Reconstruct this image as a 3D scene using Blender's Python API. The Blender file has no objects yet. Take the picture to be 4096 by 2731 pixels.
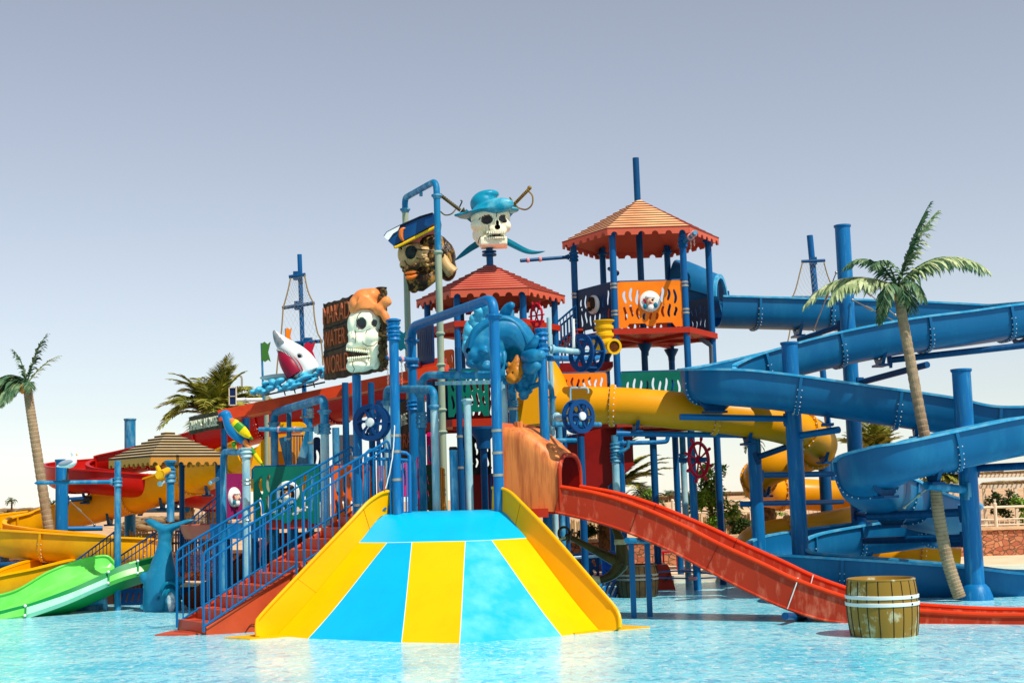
import bpy, bmesh, math, random
from mathutils import Vector, Matrix, Quaternion
from mathutils.geometry import delaunay_2d_cdt
random.seed(7)
R = math.radians
SC = bpy.context.scene
COL = SC.collection
# ---------------------------------------------------------------- camera
FPX = 5590.0; HC = 1.8
PIT = math.atan(0.1118); ROLL = R(1.75)
_r0 = Vector((1, 0, 0)); _f = Vector((0, math.cos(PIT), math.sin(PIT))); _u0 = Vector((0, -math.sin(PIT), math.cos(PIT)))
CR = _r0*math.cos(ROLL) - _u0*math.sin(ROLL)
CU = _u0*math.cos(ROLL) + _r0*math.sin(ROLL)
cam = bpy.data.objects.new('camera', bpy.data.cameras.new('camera')); COL.objects.link(cam)
cam.data.sensor_width = 36; cam.data.lens = FPX*36/4096; cam.data.clip_end = 6000; cam.data.clip_start = 0.1
cam.matrix_world = Matrix(((CR.x, CU.x, -_f.x, 0), (CR.y, CU.y, -_f.y, 0), (CR.z, CU.z, -_f.z, HC), (0, 0, 0, 1)))
SC.camera = cam
def at(px, py, Y):
    d = CR*((px-2048)/FPX) - CU*((py-1365.5)/FPX) + _f
    return Vector((0, 0, HC)) + d*(Y/d.y)
def on(px, py, z=0.0):
    d = CR*((px-2048)/FPX) - CU*((py-1365.5)/FPX) + _f
    return Vector((0, 0, HC)) + d*((z-HC)/d.z)
# ---------------------------------------------------------------- sky, sun, exposure
SUN = Vector((0.50, -0.50, 1.0)).normalized()
w = bpy.data.worlds.new('World'); SC.world = w; w.use_nodes = True
nt = w.node_tree; nt.nodes.clear()
o_ = nt.nodes.new('ShaderNodeOutputWorld'); b_ = nt.nodes.new('ShaderNodeBackground'); s_ = nt.nodes.new('ShaderNodeTexSky')
s_.sky_type = 'NISHITA'; s_.sun_disc = False; s_.sun_elevation = math.asin(SUN.z)
s_.sun_rotation = math.atan2(SUN.x, SUN.y); s_.air_density = 1.0; s_.dust_density = 0.15; s_.ozone_density = 2.0; s_.altitude = 0
h_ = nt.nodes.new('ShaderNodeHueSaturation'); h_.inputs['Saturation'].default_value = 0.52; h_.inputs['Hue'].default_value = 0.507
nt.links.new(s_.outputs[0], h_.inputs['Color']); nt.links.new(h_.outputs[0], b_.inputs[0]); nt.links.new(b_.outputs[0], o_.inputs[0])
b_.inputs[1].default_value = 0.115
sl = bpy.data.lights.new('sun', 'SUN'); sl.energy = 4.6; sl.angle = R(0.5); sl.color = (1.0, 0.95, 0.86)
so = bpy.data.objects.new('sun', sl); COL.objects.link(so); so.location = (20, -20, 40)
so.rotation_euler = SUN.to_track_quat('Z', 'Y').to_euler()
SC.view_settings.view_transform = 'Standard'; SC.view_settings.look = 'None'; SC.view_settings.gamma = 1; SC.view_settings.exposure = 0.16
SC.cycles.max_bounces = 6
# ---------------------------------------------------------------- materials
def lin(c):
    c = c/255.0
    return c/12.92 if c <= .04045 else ((c+.055)/1.055)**2.4
def rgb(t): return (lin(t[0]), lin(t[1]), lin(t[2]), 1)
MATS = {}
def mat(name, col, rough=.4, col2=None, scale=3.0, amt=.5, lo=.45, hi=.6, stretch=(1, 1, 1), bump=0.0, bscale=30, spec=.2, coat=0, metal=0, var=.12, det=4):
    if name in MATS: return MATS[name]
    m = bpy.data.materials.new(name); m.use_nodes = True; t = m.node_tree; N = t.nodes; L = t.links
    p = N['Principled BSDF']; tc = N.new('ShaderNodeTexCoord'); mp = N.new('ShaderNodeMapping'); mp.inputs['Scale'].default_value = stretch
    L.new(tc.outputs['Object'], mp.inputs[0])
    n1 = N.new('ShaderNodeTexNoise'); n1.inputs['Scale'].default_value = scale*.6; n1.inputs['Detail'].default_value = 3; L.new(mp.outputs[0], n1.inputs['Vector'])
    mx = N.new('ShaderNodeMix'); mx.data_type = 'RGBA'; c = rgb(col)
    mx.inputs['A'].default_value = tuple(x*(1-var) for x in c[:3])+(1,); mx.inputs['B'].default_value = tuple(min(1, x*(1+var)) for x in c[:3])+(1,)
    L.new(n1.outputs['Fac'], mx.inputs['Factor']); outc = mx.outputs['Result']
    if col2:
        n2 = N.new('ShaderNodeTexNoise'); n2.inputs['Scale'].default_value = scale; n2.inputs['Detail'].default_value = det; n2.inputs['Roughness'].default_value = .62; L.new(mp.outputs[0], n2.inputs['Vector'])
        mr = N.new('ShaderNodeMapRange'); mr.inputs['From Min'].default_value = lo; mr.inputs['From Max'].default_value = hi; mr.inputs['To Max'].default_value = amt
        L.new(n2.outputs['Fac'], mr.inputs['Value'])
        m2 = N.new('ShaderNodeMix'); m2.data_type = 'RGBA'; L.new(mr.outputs[0], m2.inputs['Factor']); L.new(outc, m2.inputs['A']); m2.inputs['B'].default_value = rgb(col2)
        outc = m2.outputs['Result']
    L.new(outc, p.inputs['Base Color'])
    rr = N.new('ShaderNodeMapRange'); rr.inputs['To Min'].default_value = max(.03, rough*.8); rr.inputs['To Max'].default_value = min(1, rough*1.25); L.new(n1.outputs['Fac'], rr.inputs['Value']); L.new(rr.outputs[0], p.inputs['Roughness'])
    p.inputs['Specular IOR Level'].default_value = spec; p.inputs['Metallic'].default_value = metal
    if coat: p.inputs['Coat Weight'].default_value = coat; p.inputs['Coat Roughness'].default_value = .15
    if bump:
        nb = N.new('ShaderNodeTexNoise'); nb.inputs['Scale'].default_value = bscale; nb.inputs['Detail'].default_value = 4; L.new(mp.outputs[0], nb.inputs['Vector'])
        bp = N.new('ShaderNodeBump'); bp.inputs['Strength'].default_value = bump; bp.inputs['Distance'].default_value = .02; L.new(nb.outputs['Fac'], bp.inputs['Height']); L.new(bp.outputs[0], p.inputs['Normal'])
    MATS[name] = m; return m
VS = (6, 6, .7)
BLUE = mat('blue_paint', (0, 104, 162), .42, (70, 150, 182), 2.6, .6, .52, .70, VS, spec=.25)
BLUE_W = mat('worn_blue_paint', (6, 112, 156), .45, (120, 172, 190), 2.0, .7, .47, .66, (2.2, 2.2, .8), bump=.05)
PALE = mat('faded_pale_blue_paint', (120, 175, 195), .5, (185, 205, 200), 2.5, .8, .4, .6, (2.4, 2.4, .7), bump=.05)
CREAM = mat('faded_cream_green_pipe', (160, 165, 135), .5, (120, 150, 140), 2.0, .8, .45, .65, (5, 5, .5))
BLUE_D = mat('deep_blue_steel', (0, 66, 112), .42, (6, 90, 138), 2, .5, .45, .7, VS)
FLUME = mat('blue_fibreglass', (0, 96, 144), .42, (26, 122, 162), 2.4, .55, .5, .72, (1.4, 1.4, .5), spec=.3)
FLUME_RIM = mat('pale_blue_rim', (45, 155, 200), .4, (110, 180, 205), 5, .7, .45, .6)
NAVY = mat('navy_plastic', (0, 42, 84), .4)
RBLUE = mat('bright_blue_steel', (0, 100, 156), .35)
YEL = mat('yellow_fibreglass', (250, 184, 0), .35, (244, 176, 0), 1.5, .6, spec=.15, var=.04)
YELW = mat('yellow_side_wall', (248, 176, 0), .35, (240, 168, 0), 2, .6, spec=.15, var=.05)
CYAN = mat('cyan_fibreglass', (0, 176, 218), .3, (0, 164, 208), 1.3, .6, .45, .65, spec=.2, var=.05)
CYANW = mat('worn_cyan_fibreglass', (30, 174, 218), .35, (100, 196, 228), 2.2, .75, .4, .66, (1, 1, 1), spec=.35, var=.05)
TYEL = mat('golden_tube_fibreglass', (222, 146, 0), .36, (230, 164, 46), 1.4, .4, .5, .75, spec=.2)
LYEL = mat('left_flume_yellow', (226, 160, 0), .4, (206, 140, 0), 2, .5)
RED = mat('red_slide_fibreglass', (172, 50, 24), .38, (216, 118, 88), 6, .7, .5, .66, (1.2, 1.2, .4), bump=.03, det=6)
RRIM = mat('bright_red_rim', (220, 60, 18), .35, (206, 48, 14), 3, .5)
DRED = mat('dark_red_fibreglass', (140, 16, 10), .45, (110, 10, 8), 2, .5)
SCAR = mat('scarlet_fibreglass', (176, 20, 11), .35, (186, 20, 10), 2, .5)
BEAM = mat('orange_red_steel', (176, 44, 20), .45, (170, 40, 22), 6, .5, .5, .7)
HOOD = mat('orange_hood_fibreglass', (224, 134, 70), .42, (156, 70, 38), 2.6, .85, .44, .66, (3.5, 3.5, .35), bump=.04, det=8)
STEP = mat('orange_step_plastic', (196, 76, 40), .45, (172, 56, 30), 4, .5, .45, .7)
ROOFR = mat('salmon_red_roof', (226, 104, 80), .4, (240, 140, 106), 2, .5, spec=.6)
ROOFP = mat('glare_salmon_roof', (250, 178, 120), .36, (254, 216, 152), 1.2, .7, .4, .6, spec=.6)  # sun glare on the roof slopes is mixed into this pale colour
FRNG = mat('terracotta_valance', (205, 92, 66), .5)
ROOFG = mat('straw_yellow_roof', (212, 190, 142), .5, (200, 166, 104), 3, .5)
FRNGG = mat('grey_green_valance', (150, 170, 140), .5)
FRNGO = mat('ochre_valance', (196, 136, 56), .5)
DGRN = mat('dark_green_plastic', (0, 104, 84), .42, (0, 88, 72), 3, .4)
ORNG = mat('orange_plastic', (246, 128, 10), .4, (238, 112, 8), 3, .5)
DORN = mat('burnt_orange_plastic', (226, 92, 20), .4)
PINK = mat('magenta_plastic', (214, 10, 98), .4)
PURP = mat('purple_plastic', (142, 34, 92), .42)
PKRG = mat('pink_ring_plastic', (226, 150, 150), .5)
CHAIN = mat('chain_steel', (190, 170, 150), .45, metal=.4)
WHITE = mat('white_paint', (236, 236, 230), .4, (205, 205, 190), 3, .5)
STEELM = mat('galvanised_steel', (170, 165, 150), .35, metal=.7)
BONE = mat('bone_paint', (240, 232, 200), .45, (206, 196, 160), 4, .6, .5, .75, bump=.08)
BONEG = mat('greenish_bone_paint', (244, 238, 208), .4, (214, 212, 184), 4, .5, .5, .75, bump=.06)
SOCK = mat('grey_socket_paint', (84, 78, 76), .6)
BLACK = mat('black_paint', (14, 13, 14), .5)
HATB = mat('turquoise_hat_paint', (14, 138, 168), .32, (130, 205, 215), 3, .6, .5, .7)
TEAL = mat('teal_paint', (0, 112, 140), .35, (40, 150, 165), 3, .5, .5, .7)
GOLD = mat('gold_brown_paint', (140, 110, 46), .4, (90, 66, 30), 10, .7)
BRZ = mat('bronze_paint', (84, 76, 36), .35, (40, 40, 24), 5, .6)
SKIN = mat('tan_face_paint', (196, 160, 106), .42, (110, 74, 40), 5, .8, .5, .68, bump=.1, bscale=12)
HAIR = mat('dark_brown_hair_paint', (50, 34, 16), .28, (176, 128, 60), 5, .8, .52, .62, (2, 2, 1), bump=.6, bscale=16)
LIP = mat('orange_lip_paint', (214, 110, 36), .35)
HATN = mat('navy_hat_paint', (4, 62, 112), .25, (10, 80, 130), 3, .5)
TRIM = mat('yellow_trim_paint', (236, 186, 20), .4)
WOODB = mat('bark_board', (84, 60, 40), .7, (40, 28, 20), 7, .8, .45, .6, (1, 1, .25), bump=.7, bscale=20)
LETR = mat('rust_letter_paint', (178, 92, 56), .55)
LETG = mat('pale_letter_paint', (214, 212, 184), .55)
BAND = mat('orange_bandana_paint', (236, 142, 76), .4, (222, 112, 52), 4, .5, bump=.15, bscale=9)
GREYS = mat('grey_shark_paint', (150, 154, 156), .4, (90, 96, 100), 4, .6)
SHKW = mat('white_shark_paint', (226, 228, 224), .35)
MOUTH = mat('maroon_mouth_paint', (140, 14, 46), .4, (190, 70, 90), 4, .4, .6, .75)
WAVEB = mat('light_blue_wave_paint', (80, 182, 212), .3, (24, 124, 172), 5, .5, .5, .7)
FISHB = mat('sea_blue_fish_paint', (14, 112, 156), .38, (70, 150, 178), 3.2, .6, .5, .7, bump=.12, bscale=12)
FISHG = mat('orange_goldfish_paint', (196, 120, 30), .4, (120, 60, 20), 8, .7)
VALV = mat('yellow_valve_plastic', (232, 172, 8), .35)
CRIM = mat('crimson_paint', (190, 12, 44), .3)
BARR = mat('olive_barrel_paint', (138, 106, 38), .3, (190, 186, 150), 4.5, .75, .56, .64, (1, 1, .8), bump=.1, det=5)
BARRD = mat('dark_barrel_paint', (78, 60, 32), .4, (48, 36, 20), 6, .6)
HOOP = mat('white_hoop', (214, 218, 214), .4)
HOOPD = mat('grey_hoop', (110, 110, 104), .4)
GSL = mat('green_slide_fibreglass', (104, 208, 84), .3, (140, 224, 124), 2, .6, .4, .65)
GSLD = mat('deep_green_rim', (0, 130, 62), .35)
GSLP = mat('pale_green_panel', (160, 224, 186), .4, (110, 214, 150), 3, .5)
TRNK = mat('grey_tan_palm_trunk', (160, 136, 106), .75, (128, 104, 76), 8, .6, bump=.4, bscale=40)
TRNB = mat('brown_palm_trunk', (112, 78, 42), .85, (62, 42, 24), 14, .8, bump=1, bscale=25)
FRNP = mat('plastic_palm_leaf', (146, 162, 110), .45, (206, 208, 160), 6, .7, .46, .62)
FRND = mat('dark_palm_leaf', (70, 104, 72), .45, (140, 156, 108), 6, .6)
FRNR = mat('date_palm_leaf', (166, 160, 66), .55, (92, 102, 38), 3, .8, .4, .6)
LEAF = mat('bright_green_leaf', (126, 164, 44), .5, (60, 100, 26), 4, .8, .4, .6)
LEAFD = mat('dark_green_leaf', (56, 76, 24), .6, (30, 46, 18), 4, .8, .4, .6)
TWIG = mat('brown_branch', (92, 66, 40), .8)
SAND = None
BAMB = mat('bamboo_cane', (196, 164, 108), .8, (140, 108, 66), 6, .8, .4, .6, (12, 12, .3))
CRMP = mat('cream_painted_steel', (222, 204, 176), .5)
THAT = mat('dry_thatch', (150, 122, 82), .9, (98, 76, 50), 12, .8)
ROPE = mat('pale_rope', (216, 206, 160), .8, bump=.6, bscale=60)
ROPEB = mat('blue_rope', (20, 110, 160), .6)
GULL = mat('gull_white_paint', (236, 238, 236), .4)
GULLG = mat('gull_grey_paint', (150, 158, 168), .5)
NETM = mat('net_cord', (196, 184, 156), .8)
NETE = mat('tan_net_rope', (150, 126, 84), .8)
PVC = mat('grey_drain_pipe', (92, 104, 116), .4)
SAIL = mat('solar_cell_blue', (6, 36, 84), .2)
# ---------------------------------------------------------------- mesh helper
def basis(d, up=Vector((0, 0, 1))):
    d = Vector(d).normalized()
    if abs(d.dot(up)) > .98: up = Vector((0, 1, 0))
    x = d.cross(up).normalized(); y = x.cross(d).normalized()
    return x, y, d
def crom(P, n=8, closed=False):
    P = [Vector(p) for p in P]; out = []; N = len(P)
    rng = range(N if closed else N-1)
    for i in rng:
        if closed: a, b, c, d = P[(i-1) % N], P[i], P[(i+1) % N], P[(i+2) % N]
        else: a, b, c, d = P[max(i-1, 0)], P[i], P[i+1], P[min(i+2, N-1)]
        for k in range(n):
            t = k/n
            out.append(.5*((2*b)+(c-a)*t+(2*a-5*b+4*c-d)*t*t+(3*b-a-3*c+d)*t**3))
    if not closed: out.append(P[-1])
    return out
class G:
    def __init__(s): s.v = []; s.f = []; s.m = []
    def add(s, v, f, mi=0):
        k = len(s.v); s.v += [tuple(x) for x in v]
        for q in f: s.f.append(tuple(i+k for i in q)); s.m.append(mi)
        return s
    def box(s, c, sz, ax=None, mi=0):
        c = Vector(c); X, Y, Z = ax if ax else (Vector((1, 0, 0)), Vector((0, 1, 0)), Vector((0, 0, 1)))
        a, b, d = sz[0]/2, sz[1]/2, sz[2]/2
        v = [c+X*x*a+Y*y*b+Z*z*d for z in (-1, 1) for y in (-1, 1) for x in (-1, 1)]
        return s.add(v, [(0, 2, 3, 1), (4, 5, 7, 6), (0, 1, 5, 4), (2, 6, 7, 3), (0, 4, 6, 2), (1, 3, 7, 5)], mi)
    def beam(s, a, b, wd, ht, up=Vector((0, 0, 1)), mi=0):
        a = Vector(a); b = Vector(b); x, y, d = basis(b-a, up)
        return s.box((a+b)/2, (wd, ht, (b-a).length), (x, y, d), mi)
    def tube(s, pts, r, n=12, cap=True, closed=False, mi=0):
        pts = [Vector(p) for p in pts]; N = len(pts)
        rs = r if isinstance(r, (list, tuple)) else [r]*N
        T = []
        for i in range(N):
            if closed: t = pts[(i+1) % N]-pts[(i-1) % N]
            else: t = pts[min(i+1, N-1)]-pts[max(i-1, 0)]
            T.append(t.normalized() if t.length > 1e-9 else Vector((0, 0, 1)))
        x, y, _ = basis(T[0]); V = []
        for i in range(N):
            if i:
                q = T[i-1].rotation_difference(T[i]); x = q @ x
                x = (x - T[i]*x.dot(T[i])).normalized()
            y = T[i].cross(x)
            for k in range(n):
                a = 2*math.pi*k/n; V.append(pts[i]+x*math.cos(a)*rs[i]+y*math.sin(a)*rs[i])
        F = []
        for i in range(N if closed else N-1):
            j = (i+1) % N
            for k in range(n):
                k2 = (k+1) % n; F.append((i*n+k, i*n+k2, j*n+k2, j*n+k))
        if cap and not closed: F.append(tuple(range(n-1, -1, -1))); F.append(tuple((N-1)*n+k for k in range(n)))
        return s.add(V, F, mi)
    def cyl(s, a, b, r, n=16, mi=0): return s.tube([a, b], r, n, mi=mi)
    def lathe(s, prof, c, ax=(0, 0, 1), n=24, mi=0, sx=1, sy=1):
        c = Vector(c); x, y, d = basis(ax); V = []; F = []
        for (r, z) in prof:
            for k in range(n):
                a = 2*math.pi*k/n; V.append(c+x*math.cos(a)*r*sx+y*math.sin(a)*r*sy+d*z)
        for i in range(len(prof)-1):
            for k in range(n):
                k2 = (k+1) % n; F.append((i*n+k, i*n+k2, (i+1)*n+k2, (i+1)*n+k))
        F.append(tuple(range(n-1, -1, -1))); F.append(tuple((len(prof)-1)*n+k for k in range(n)))
        return s.add(V, F, mi)
    def ell(s, c, rad, ax=None, nu=16, nv=10, mi=0):
        c = Vector(c); X, Y, Z = ax if ax else (Vector((1, 0, 0)), Vector((0, 1, 0)), Vector((0, 0, 1)))
        if not isinstance(rad, (tuple, list)): rad = (rad,)*3
        V = [c+Z*rad[2]]; F = []
        for i in range(1, nv):
            ph = math.pi*i/nv
            for k in range(nu):
                a = 2*math.pi*k/nu
                V.append(c+X*rad[0]*math.sin(ph)*math.cos(a)+Y*rad[1]*math.sin(ph)*math.sin(a)+Z*rad[2]*math.cos(ph))
        V.append(c-Z*rad[2]); L = len(V)-1
        for k in range(nu):
            k2 = (k+1) % nu; F.append((0, 1+k, 1+k2)); F.append((L, 1+(nv-2)*nu+k2, 1+(nv-2)*nu+k))
            for i in range(nv-2): F.append((1+i*nu+k, 1+(i+1)*nu+k, 1+(i+1)*nu+k2, 1+i*nu+k2))
        return s.add(V, F, mi)
    def sweep(s, sec, pts, cap=True, mi=0, up=Vector((0, 0, 1)), bank=None, closed_sec=True, scale=None):
        pts = [Vector(p) for p in pts]; N = len(pts); n = len(sec); V = []; F = []
        for i in range(N):
            t = (pts[min(i+1, N-1)]-pts[max(i-1, 0)]).normalized()
            x = t.cross(up).normalized(); y = x.cross(t).normalized()
            if bank:
                a = bank(i/(N-1)) if callable(bank) else bank; q = Quaternion(t, a); x = q @ x; y = q @ y
            k = scale(i/(N-1)) if scale else 1
            for (a, b) in sec: V.append(pts[i]+x*a*k+y*b*k)
        for i in range(N-1):
            for k in range(n if closed_sec else n-1):
                k2 = (k+1) % n; F.append((i*n+k, i*n+k2, (i+1)*n+k2, (i+1)*n+k))
        if cap and closed_sec: F.append(tuple(range(n-1, -1, -1))); F.append(tuple((N-1)*n+k for k in range(n)))
        return s.add(V, F, mi)
    def plate(s, outer, holes, thick, o, ux, uy, mi=0, side_mi=None, curve=None):
        o = Vector(o); ux = Vector(ux); uy = Vector(uy); nz = ux.cross(uy).normalized()
        loops = [outer]+list(holes); pts = []; edges = []
        for lp in loops:
            k = len(pts); pts += [Vector((p[0], p[1])) for p in lp]; edges += [(k+i, k+(i+1) % len(lp)) for i in range(len(lp))]
        r = delaunay_2d_cdt(pts, edges, [], 0, 1e-6); vs, tris = r[0], r[2]
        def inside(q, lp):
            c = False; j = len(lp)-1
            for i in range(len(lp)):
                a = lp[i]; b = lp[j]
                if (a[1] > q[1]) != (b[1] > q[1]) and q[0] < (b[0]-a[0])*(q[1]-a[1])/(b[1]-a[1])+a[0]: c = not c
                j = i
            return c
        keep = []
        for t in tris:
            cx = sum(vs[i].x for i in t)/len(t); cy = sum(vs[i].y for i in t)/len(t)
            if inside((cx, cy), outer) and not any(inside((cx, cy), h) for h in holes): keep.append(tuple(t))
        n = len(vs); V = [o+ux*p.x+uy*p.y+nz*thick/2 for p in vs]+[o+ux*p.x+uy*p.y-nz*thick/2 for p in vs]
        F = list(keep)+[tuple(n+i for i in reversed(t)) for t in keep]; s.add(V, F, mi)
        cnt = {}
        for t in keep:
            for i in range(len(t)):
                e = (t[i], t[(i+1) % len(t)]); cnt[e] = 1
        S = [(a, n+a, n+b, b) for (a, b) in cnt if (b, a) not in cnt]
        s.add(V, S, mi if side_mi is None else side_mi)
        return s
    def build(s, name, mats, parent=None, sharp=35, smooth=True, origin=True):
        me = bpy.data.meshes.new(name)
        mats = mats if isinstance(mats, (list, tuple)) else [mats]
        off = Vector((0, 0, 0))
        if origin and s.v:
            xs = [v[0] for v in s.v]; ys = [v[1] for v in s.v]; zs = [v[2] for v in s.v]
            off = Vector(((min(xs)+max(xs))/2, (min(ys)+max(ys))/2, min(zs)))
        me.from_pydata([(v[0]-off.x, v[1]-off.y, v[2]-off.z) for v in s.v], [], s.f)
        for m in mats: me.materials.append(m)
        me.polygons.foreach_set('material_index', s.m)
        me.update()
        bm = bmesh.new(); bm.from_mesh(me); bmesh.ops.remove_doubles(bm, verts=bm.verts, dist=1e-5); bmesh.ops.recalc_face_normals(bm, faces=bm.faces); bm.to_mesh(me); bm.free()
        if smooth:
            me.polygons.foreach_set('use_smooth', [True]*len(me.polygons)); me.set_sharp_from_angle(angle=R(sharp))
        ob = bpy.data.objects.new(name, me); COL.objects.link(ob); ob.location = off
        if parent: link(ob, parent)
        return ob
def wmat(o): return (wmat(o.parent) @ o.matrix_parent_inverse @ o.matrix_basis) if o.parent else o.matrix_basis.copy()
def link(ob, parent):
    ob.parent = parent; ob.matrix_parent_inverse = wmat(parent).inverted()
def tag(o, label, cat, group=None, kind=None):
    o['label'] = label; o['category'] = cat
    if group: o['group'] = group
    if kind: o['kind'] = kind
    return o
def thing(name, label, cat, loc=(0, 0, 0), group=None):
    o = bpy.data.objects.new(name, None); COL.objects.link(o); o.location = loc; o.empty_display_size = .2
    return tag(o, label, cat, group)
def lab(o, label): o['label'] = label; return o
def copytree(root, mv, label, group=None, rot=0):
    def cp(o, par):
        c = o.copy(); COL.objects.link(c)
        if par: c.parent = par
        for ch in o.children: cp(ch, c)
        return c
    r = cp(root, None); r.location = root.location+Vector(mv); r.rotation_euler.z += rot; r['label'] = label
    if group: r['group'] = group
    return r
def text(body, h, ext, o, ux, uy, m, parent, name='lettering', width=None):
    cu = bpy.data.curves.new('t', 'FONT'); cu.body = body; cu.size = 1; cu.extrude = .02; cu.offset = -.004
    cu.space_line = .95; ob = bpy.data.objects.new('t', cu); COL.objects.link(ob)
    dg = bpy.context.evaluated_depsgraph_get(); dg.update(); me = bpy.data.meshes.new_from_object(ob.evaluated_get(dg))
    bpy.data.objects.remove(ob); xs = [v.co.x for v in me.vertices]; ys = [v.co.y for v in me.vertices]
    x0, x1, y0, y1 = min(xs), max(xs), min(ys), max(ys); sy = h/(y1-y0); sx = (width/(x1-x0)) if width else sy
    ux = Vector(ux).normalized(); uy = Vector(uy).normalized(); nz = ux.cross(uy).normalized(); g = G()
    g.add([Vector(o)+ux*(v.co.x-x0)*sx+uy*(v.co.y-y0)*sy+nz*(v.co.z/.02)*ext for v in me.vertices], [tuple(p.vertices) for p in me.polygons])
    bpy.data.meshes.remove(me)
    return g.build(name, m, parent, smooth=False)
def sculpt(name, g, mats, parent=None, voxel=.03, smooth=6, cuts=(), paint=None):
    """fuse the pieces of g into one continuous skin; cuts = [(centre, radii, axes, push_dir, mat_index)]"""
    me = bpy.data.meshes.new('tmp'); me.from_pydata(g.v, [], g.f); ob = bpy.data.objects.new('tmp', me); COL.objects.link(ob)
    m = ob.modifiers.new('r', 'REMESH'); m.mode = 'VOXEL'; m.voxel_size = voxel
    m2 = ob.modifiers.new('s', 'SMOOTH'); m2.iterations = smooth; m2.factor = .5
    dg = bpy.context.evaluated_depsgraph_get(); dg.update(); em = bpy.data.meshes.new_from_object(ob.evaluated_get(dg)); bpy.data.objects.remove(ob)
    V = [v.co.copy() for v in em.vertices]; F = [tuple(p.vertices) for p in em.polygons]; flag = [0]*len(V)
    for (c, rad, ax, push, mi) in cuts:
        c = Vector(c); X, Y, Z = ax if ax else (Vector((1, 0, 0)), Vector((0, 1, 0)), Vector((0, 0, 1))); push = Vector(push).normalized()
        pl = Vector((push.dot(X)/rad[0], push.dot(Y)/rad[1], push.dot(Z)/rad[2]))
        for i, v in enumerate(V):
            d = v-c; q = Vector((d.dot(X)/rad[0], d.dot(Y)/rad[1], d.dot(Z)/rad[2]))
            if q.length < 1:
                A = pl.dot(pl); B = q.dot(pl); C = q.dot(q)-1; t = (-B+math.sqrt(max(0, B*B-A*C)))/A
                V[i] = v+push*t; flag[i] = mi
    h = G(); h.v = [tuple(v) for v in V]
    for f in F:
        mi = 0
        fl = [flag[i] for i in f]
        if sum(1 for q in fl if q) >= 3: mi = max(fl)
        elif paint:
            c = sum((V[i] for i in f), Vector())/len(f); mi = paint(c)
        h.f.append(f); h.m.append(mi)
    return h.build(name, mats, parent, sharp=60)
def circ(cx, cy, r, n=24, ry=None, a0=0): return [(cx+r*math.cos(a0+2*math.pi*k/n), cy+(ry or r)*math.sin(a0+2*math.pi*k/n)) for k in range(n)]
def rrect(x0, y0, x1, y1, r, n=4):
    P = []
    for (cx, cy, a) in ((x1-r, y1-r, 0), (x0+r, y1-r, 90), (x0+r, y0+r, 180), (x1-r, y0+r, 270)):
        for k in range(n+1):
            t = R(a+90*k/n); P.append((cx+r*math.cos(t), cy+r*math.sin(t)))
    return P
def slot(cx, y0, y1, wd, amp, ph=0, lam=1.3, n=9):
    L = []; Rr = []
    for k in range(n):
        t = k/(n-1); y = y0+(y1-y0)*t; x = cx+amp*math.sin(ph+t*math.pi*lam)
        q = wd/2*min(1, math.sqrt(max(.12, 1-(2*t-1)**6)))
        L.append((x-q, y)); Rr.append((x+q, y))
    return Rr+L[::-1]
# ================================================================ SETTING
def struct(o): o['kind'] = 'structure'; return o
def nodes_mat(name):
    m = bpy.data.materials.new(name); m.use_nodes = True; return m, m.node_tree, m.node_tree.nodes['Principled BSDF']
# water
m, t, p = nodes_mat('pool_water'); N = t.nodes; L = t.links
tc = N.new('ShaderNodeTexCoord'); mp = N.new('ShaderNodeMapping'); mp.inputs['Scale'].default_value = (1, 1, 1); L.new(tc.outputs['Object'], mp.inputs[0])
def noise(sc, det=4, rough=.55, src=None, dist=0):
    n = N.new('ShaderNodeTexNoise'); n.inputs['Scale'].default_value = sc; n.inputs['Detail'].default_value = det; n.inputs['Roughness'].default_value = rough; n.inputs['Distortion'].default_value = dist
    L.new((src or mp).outputs[0], n.inputs['Vector']); return n
na = noise(.5, 3); wm_ = N.new('ShaderNodeMapping'); wm_.inputs['Scale'].default_value = (1, .55, 1); L.new(tc.outputs['Object'], wm_.inputs[0]); nb = noise(9, 6, .75, wm_, .8); nc = noise(7, 5, .7, wm_, .6)
def cmix(a, b, f):
    x = N.new('ShaderNodeMix'); x.data_type = 'RGBA'
    for k, s in (('A', a), ('B', b)):
        if isinstance(s, tuple): x.inputs[k].default_value = s
        else: L.new(s, x.inputs[k])
    L.new(f, x.inputs['Factor']); return x.outputs['Result']
def mrange(s, a, b, c=0, d=1):
    r = N.new('ShaderNodeMapRange'); r.inputs['From Min'].default_value = a; r.inputs['From Max'].default_value = b; r.inputs['To Min'].default_value = c; r.inputs['To Max'].default_value = d; L.new(s, r.inputs['Value']); return r.outputs[0]
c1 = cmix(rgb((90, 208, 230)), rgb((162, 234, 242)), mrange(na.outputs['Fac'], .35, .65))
c2 = cmix(c1, rgb((222, 240, 240)), mrange(nb.outputs['Fac'], .5, .64, 0, .85))  # white flecks paint ripple highlights and caustics into the base colour
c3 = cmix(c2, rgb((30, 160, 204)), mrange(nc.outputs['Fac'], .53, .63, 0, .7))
L.new(c3, p.inputs['Base Color']); p.inputs['Roughness'].default_value = .09; p.inputs['IOR'].default_value = 1.33
w1 = N.new('ShaderNodeMapping'); w1.inputs['Scale'].default_value = (1, 1.5, 1); L.new(tc.outputs['Object'], w1.inputs[0])
n1 = noise(9, 5, .6, w1, .8); n2 = noise(2.2, 3, .5, w1)
ad = N.new('ShaderNodeMath'); ad.operation = 'ADD'; L.new(n1.outputs['Fac'], ad.inputs[0]); L.new(n2.outputs['Fac'], ad.inputs[1])
bp = N.new('ShaderNodeBump'); bp.inputs['Strength'].default_value = .7; bp.inputs['Distance'].default_value = .04; L.new(ad.outputs[0], bp.inputs['Height']); L.new(bp.outputs[0], p.inputs['Normal'])
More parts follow.
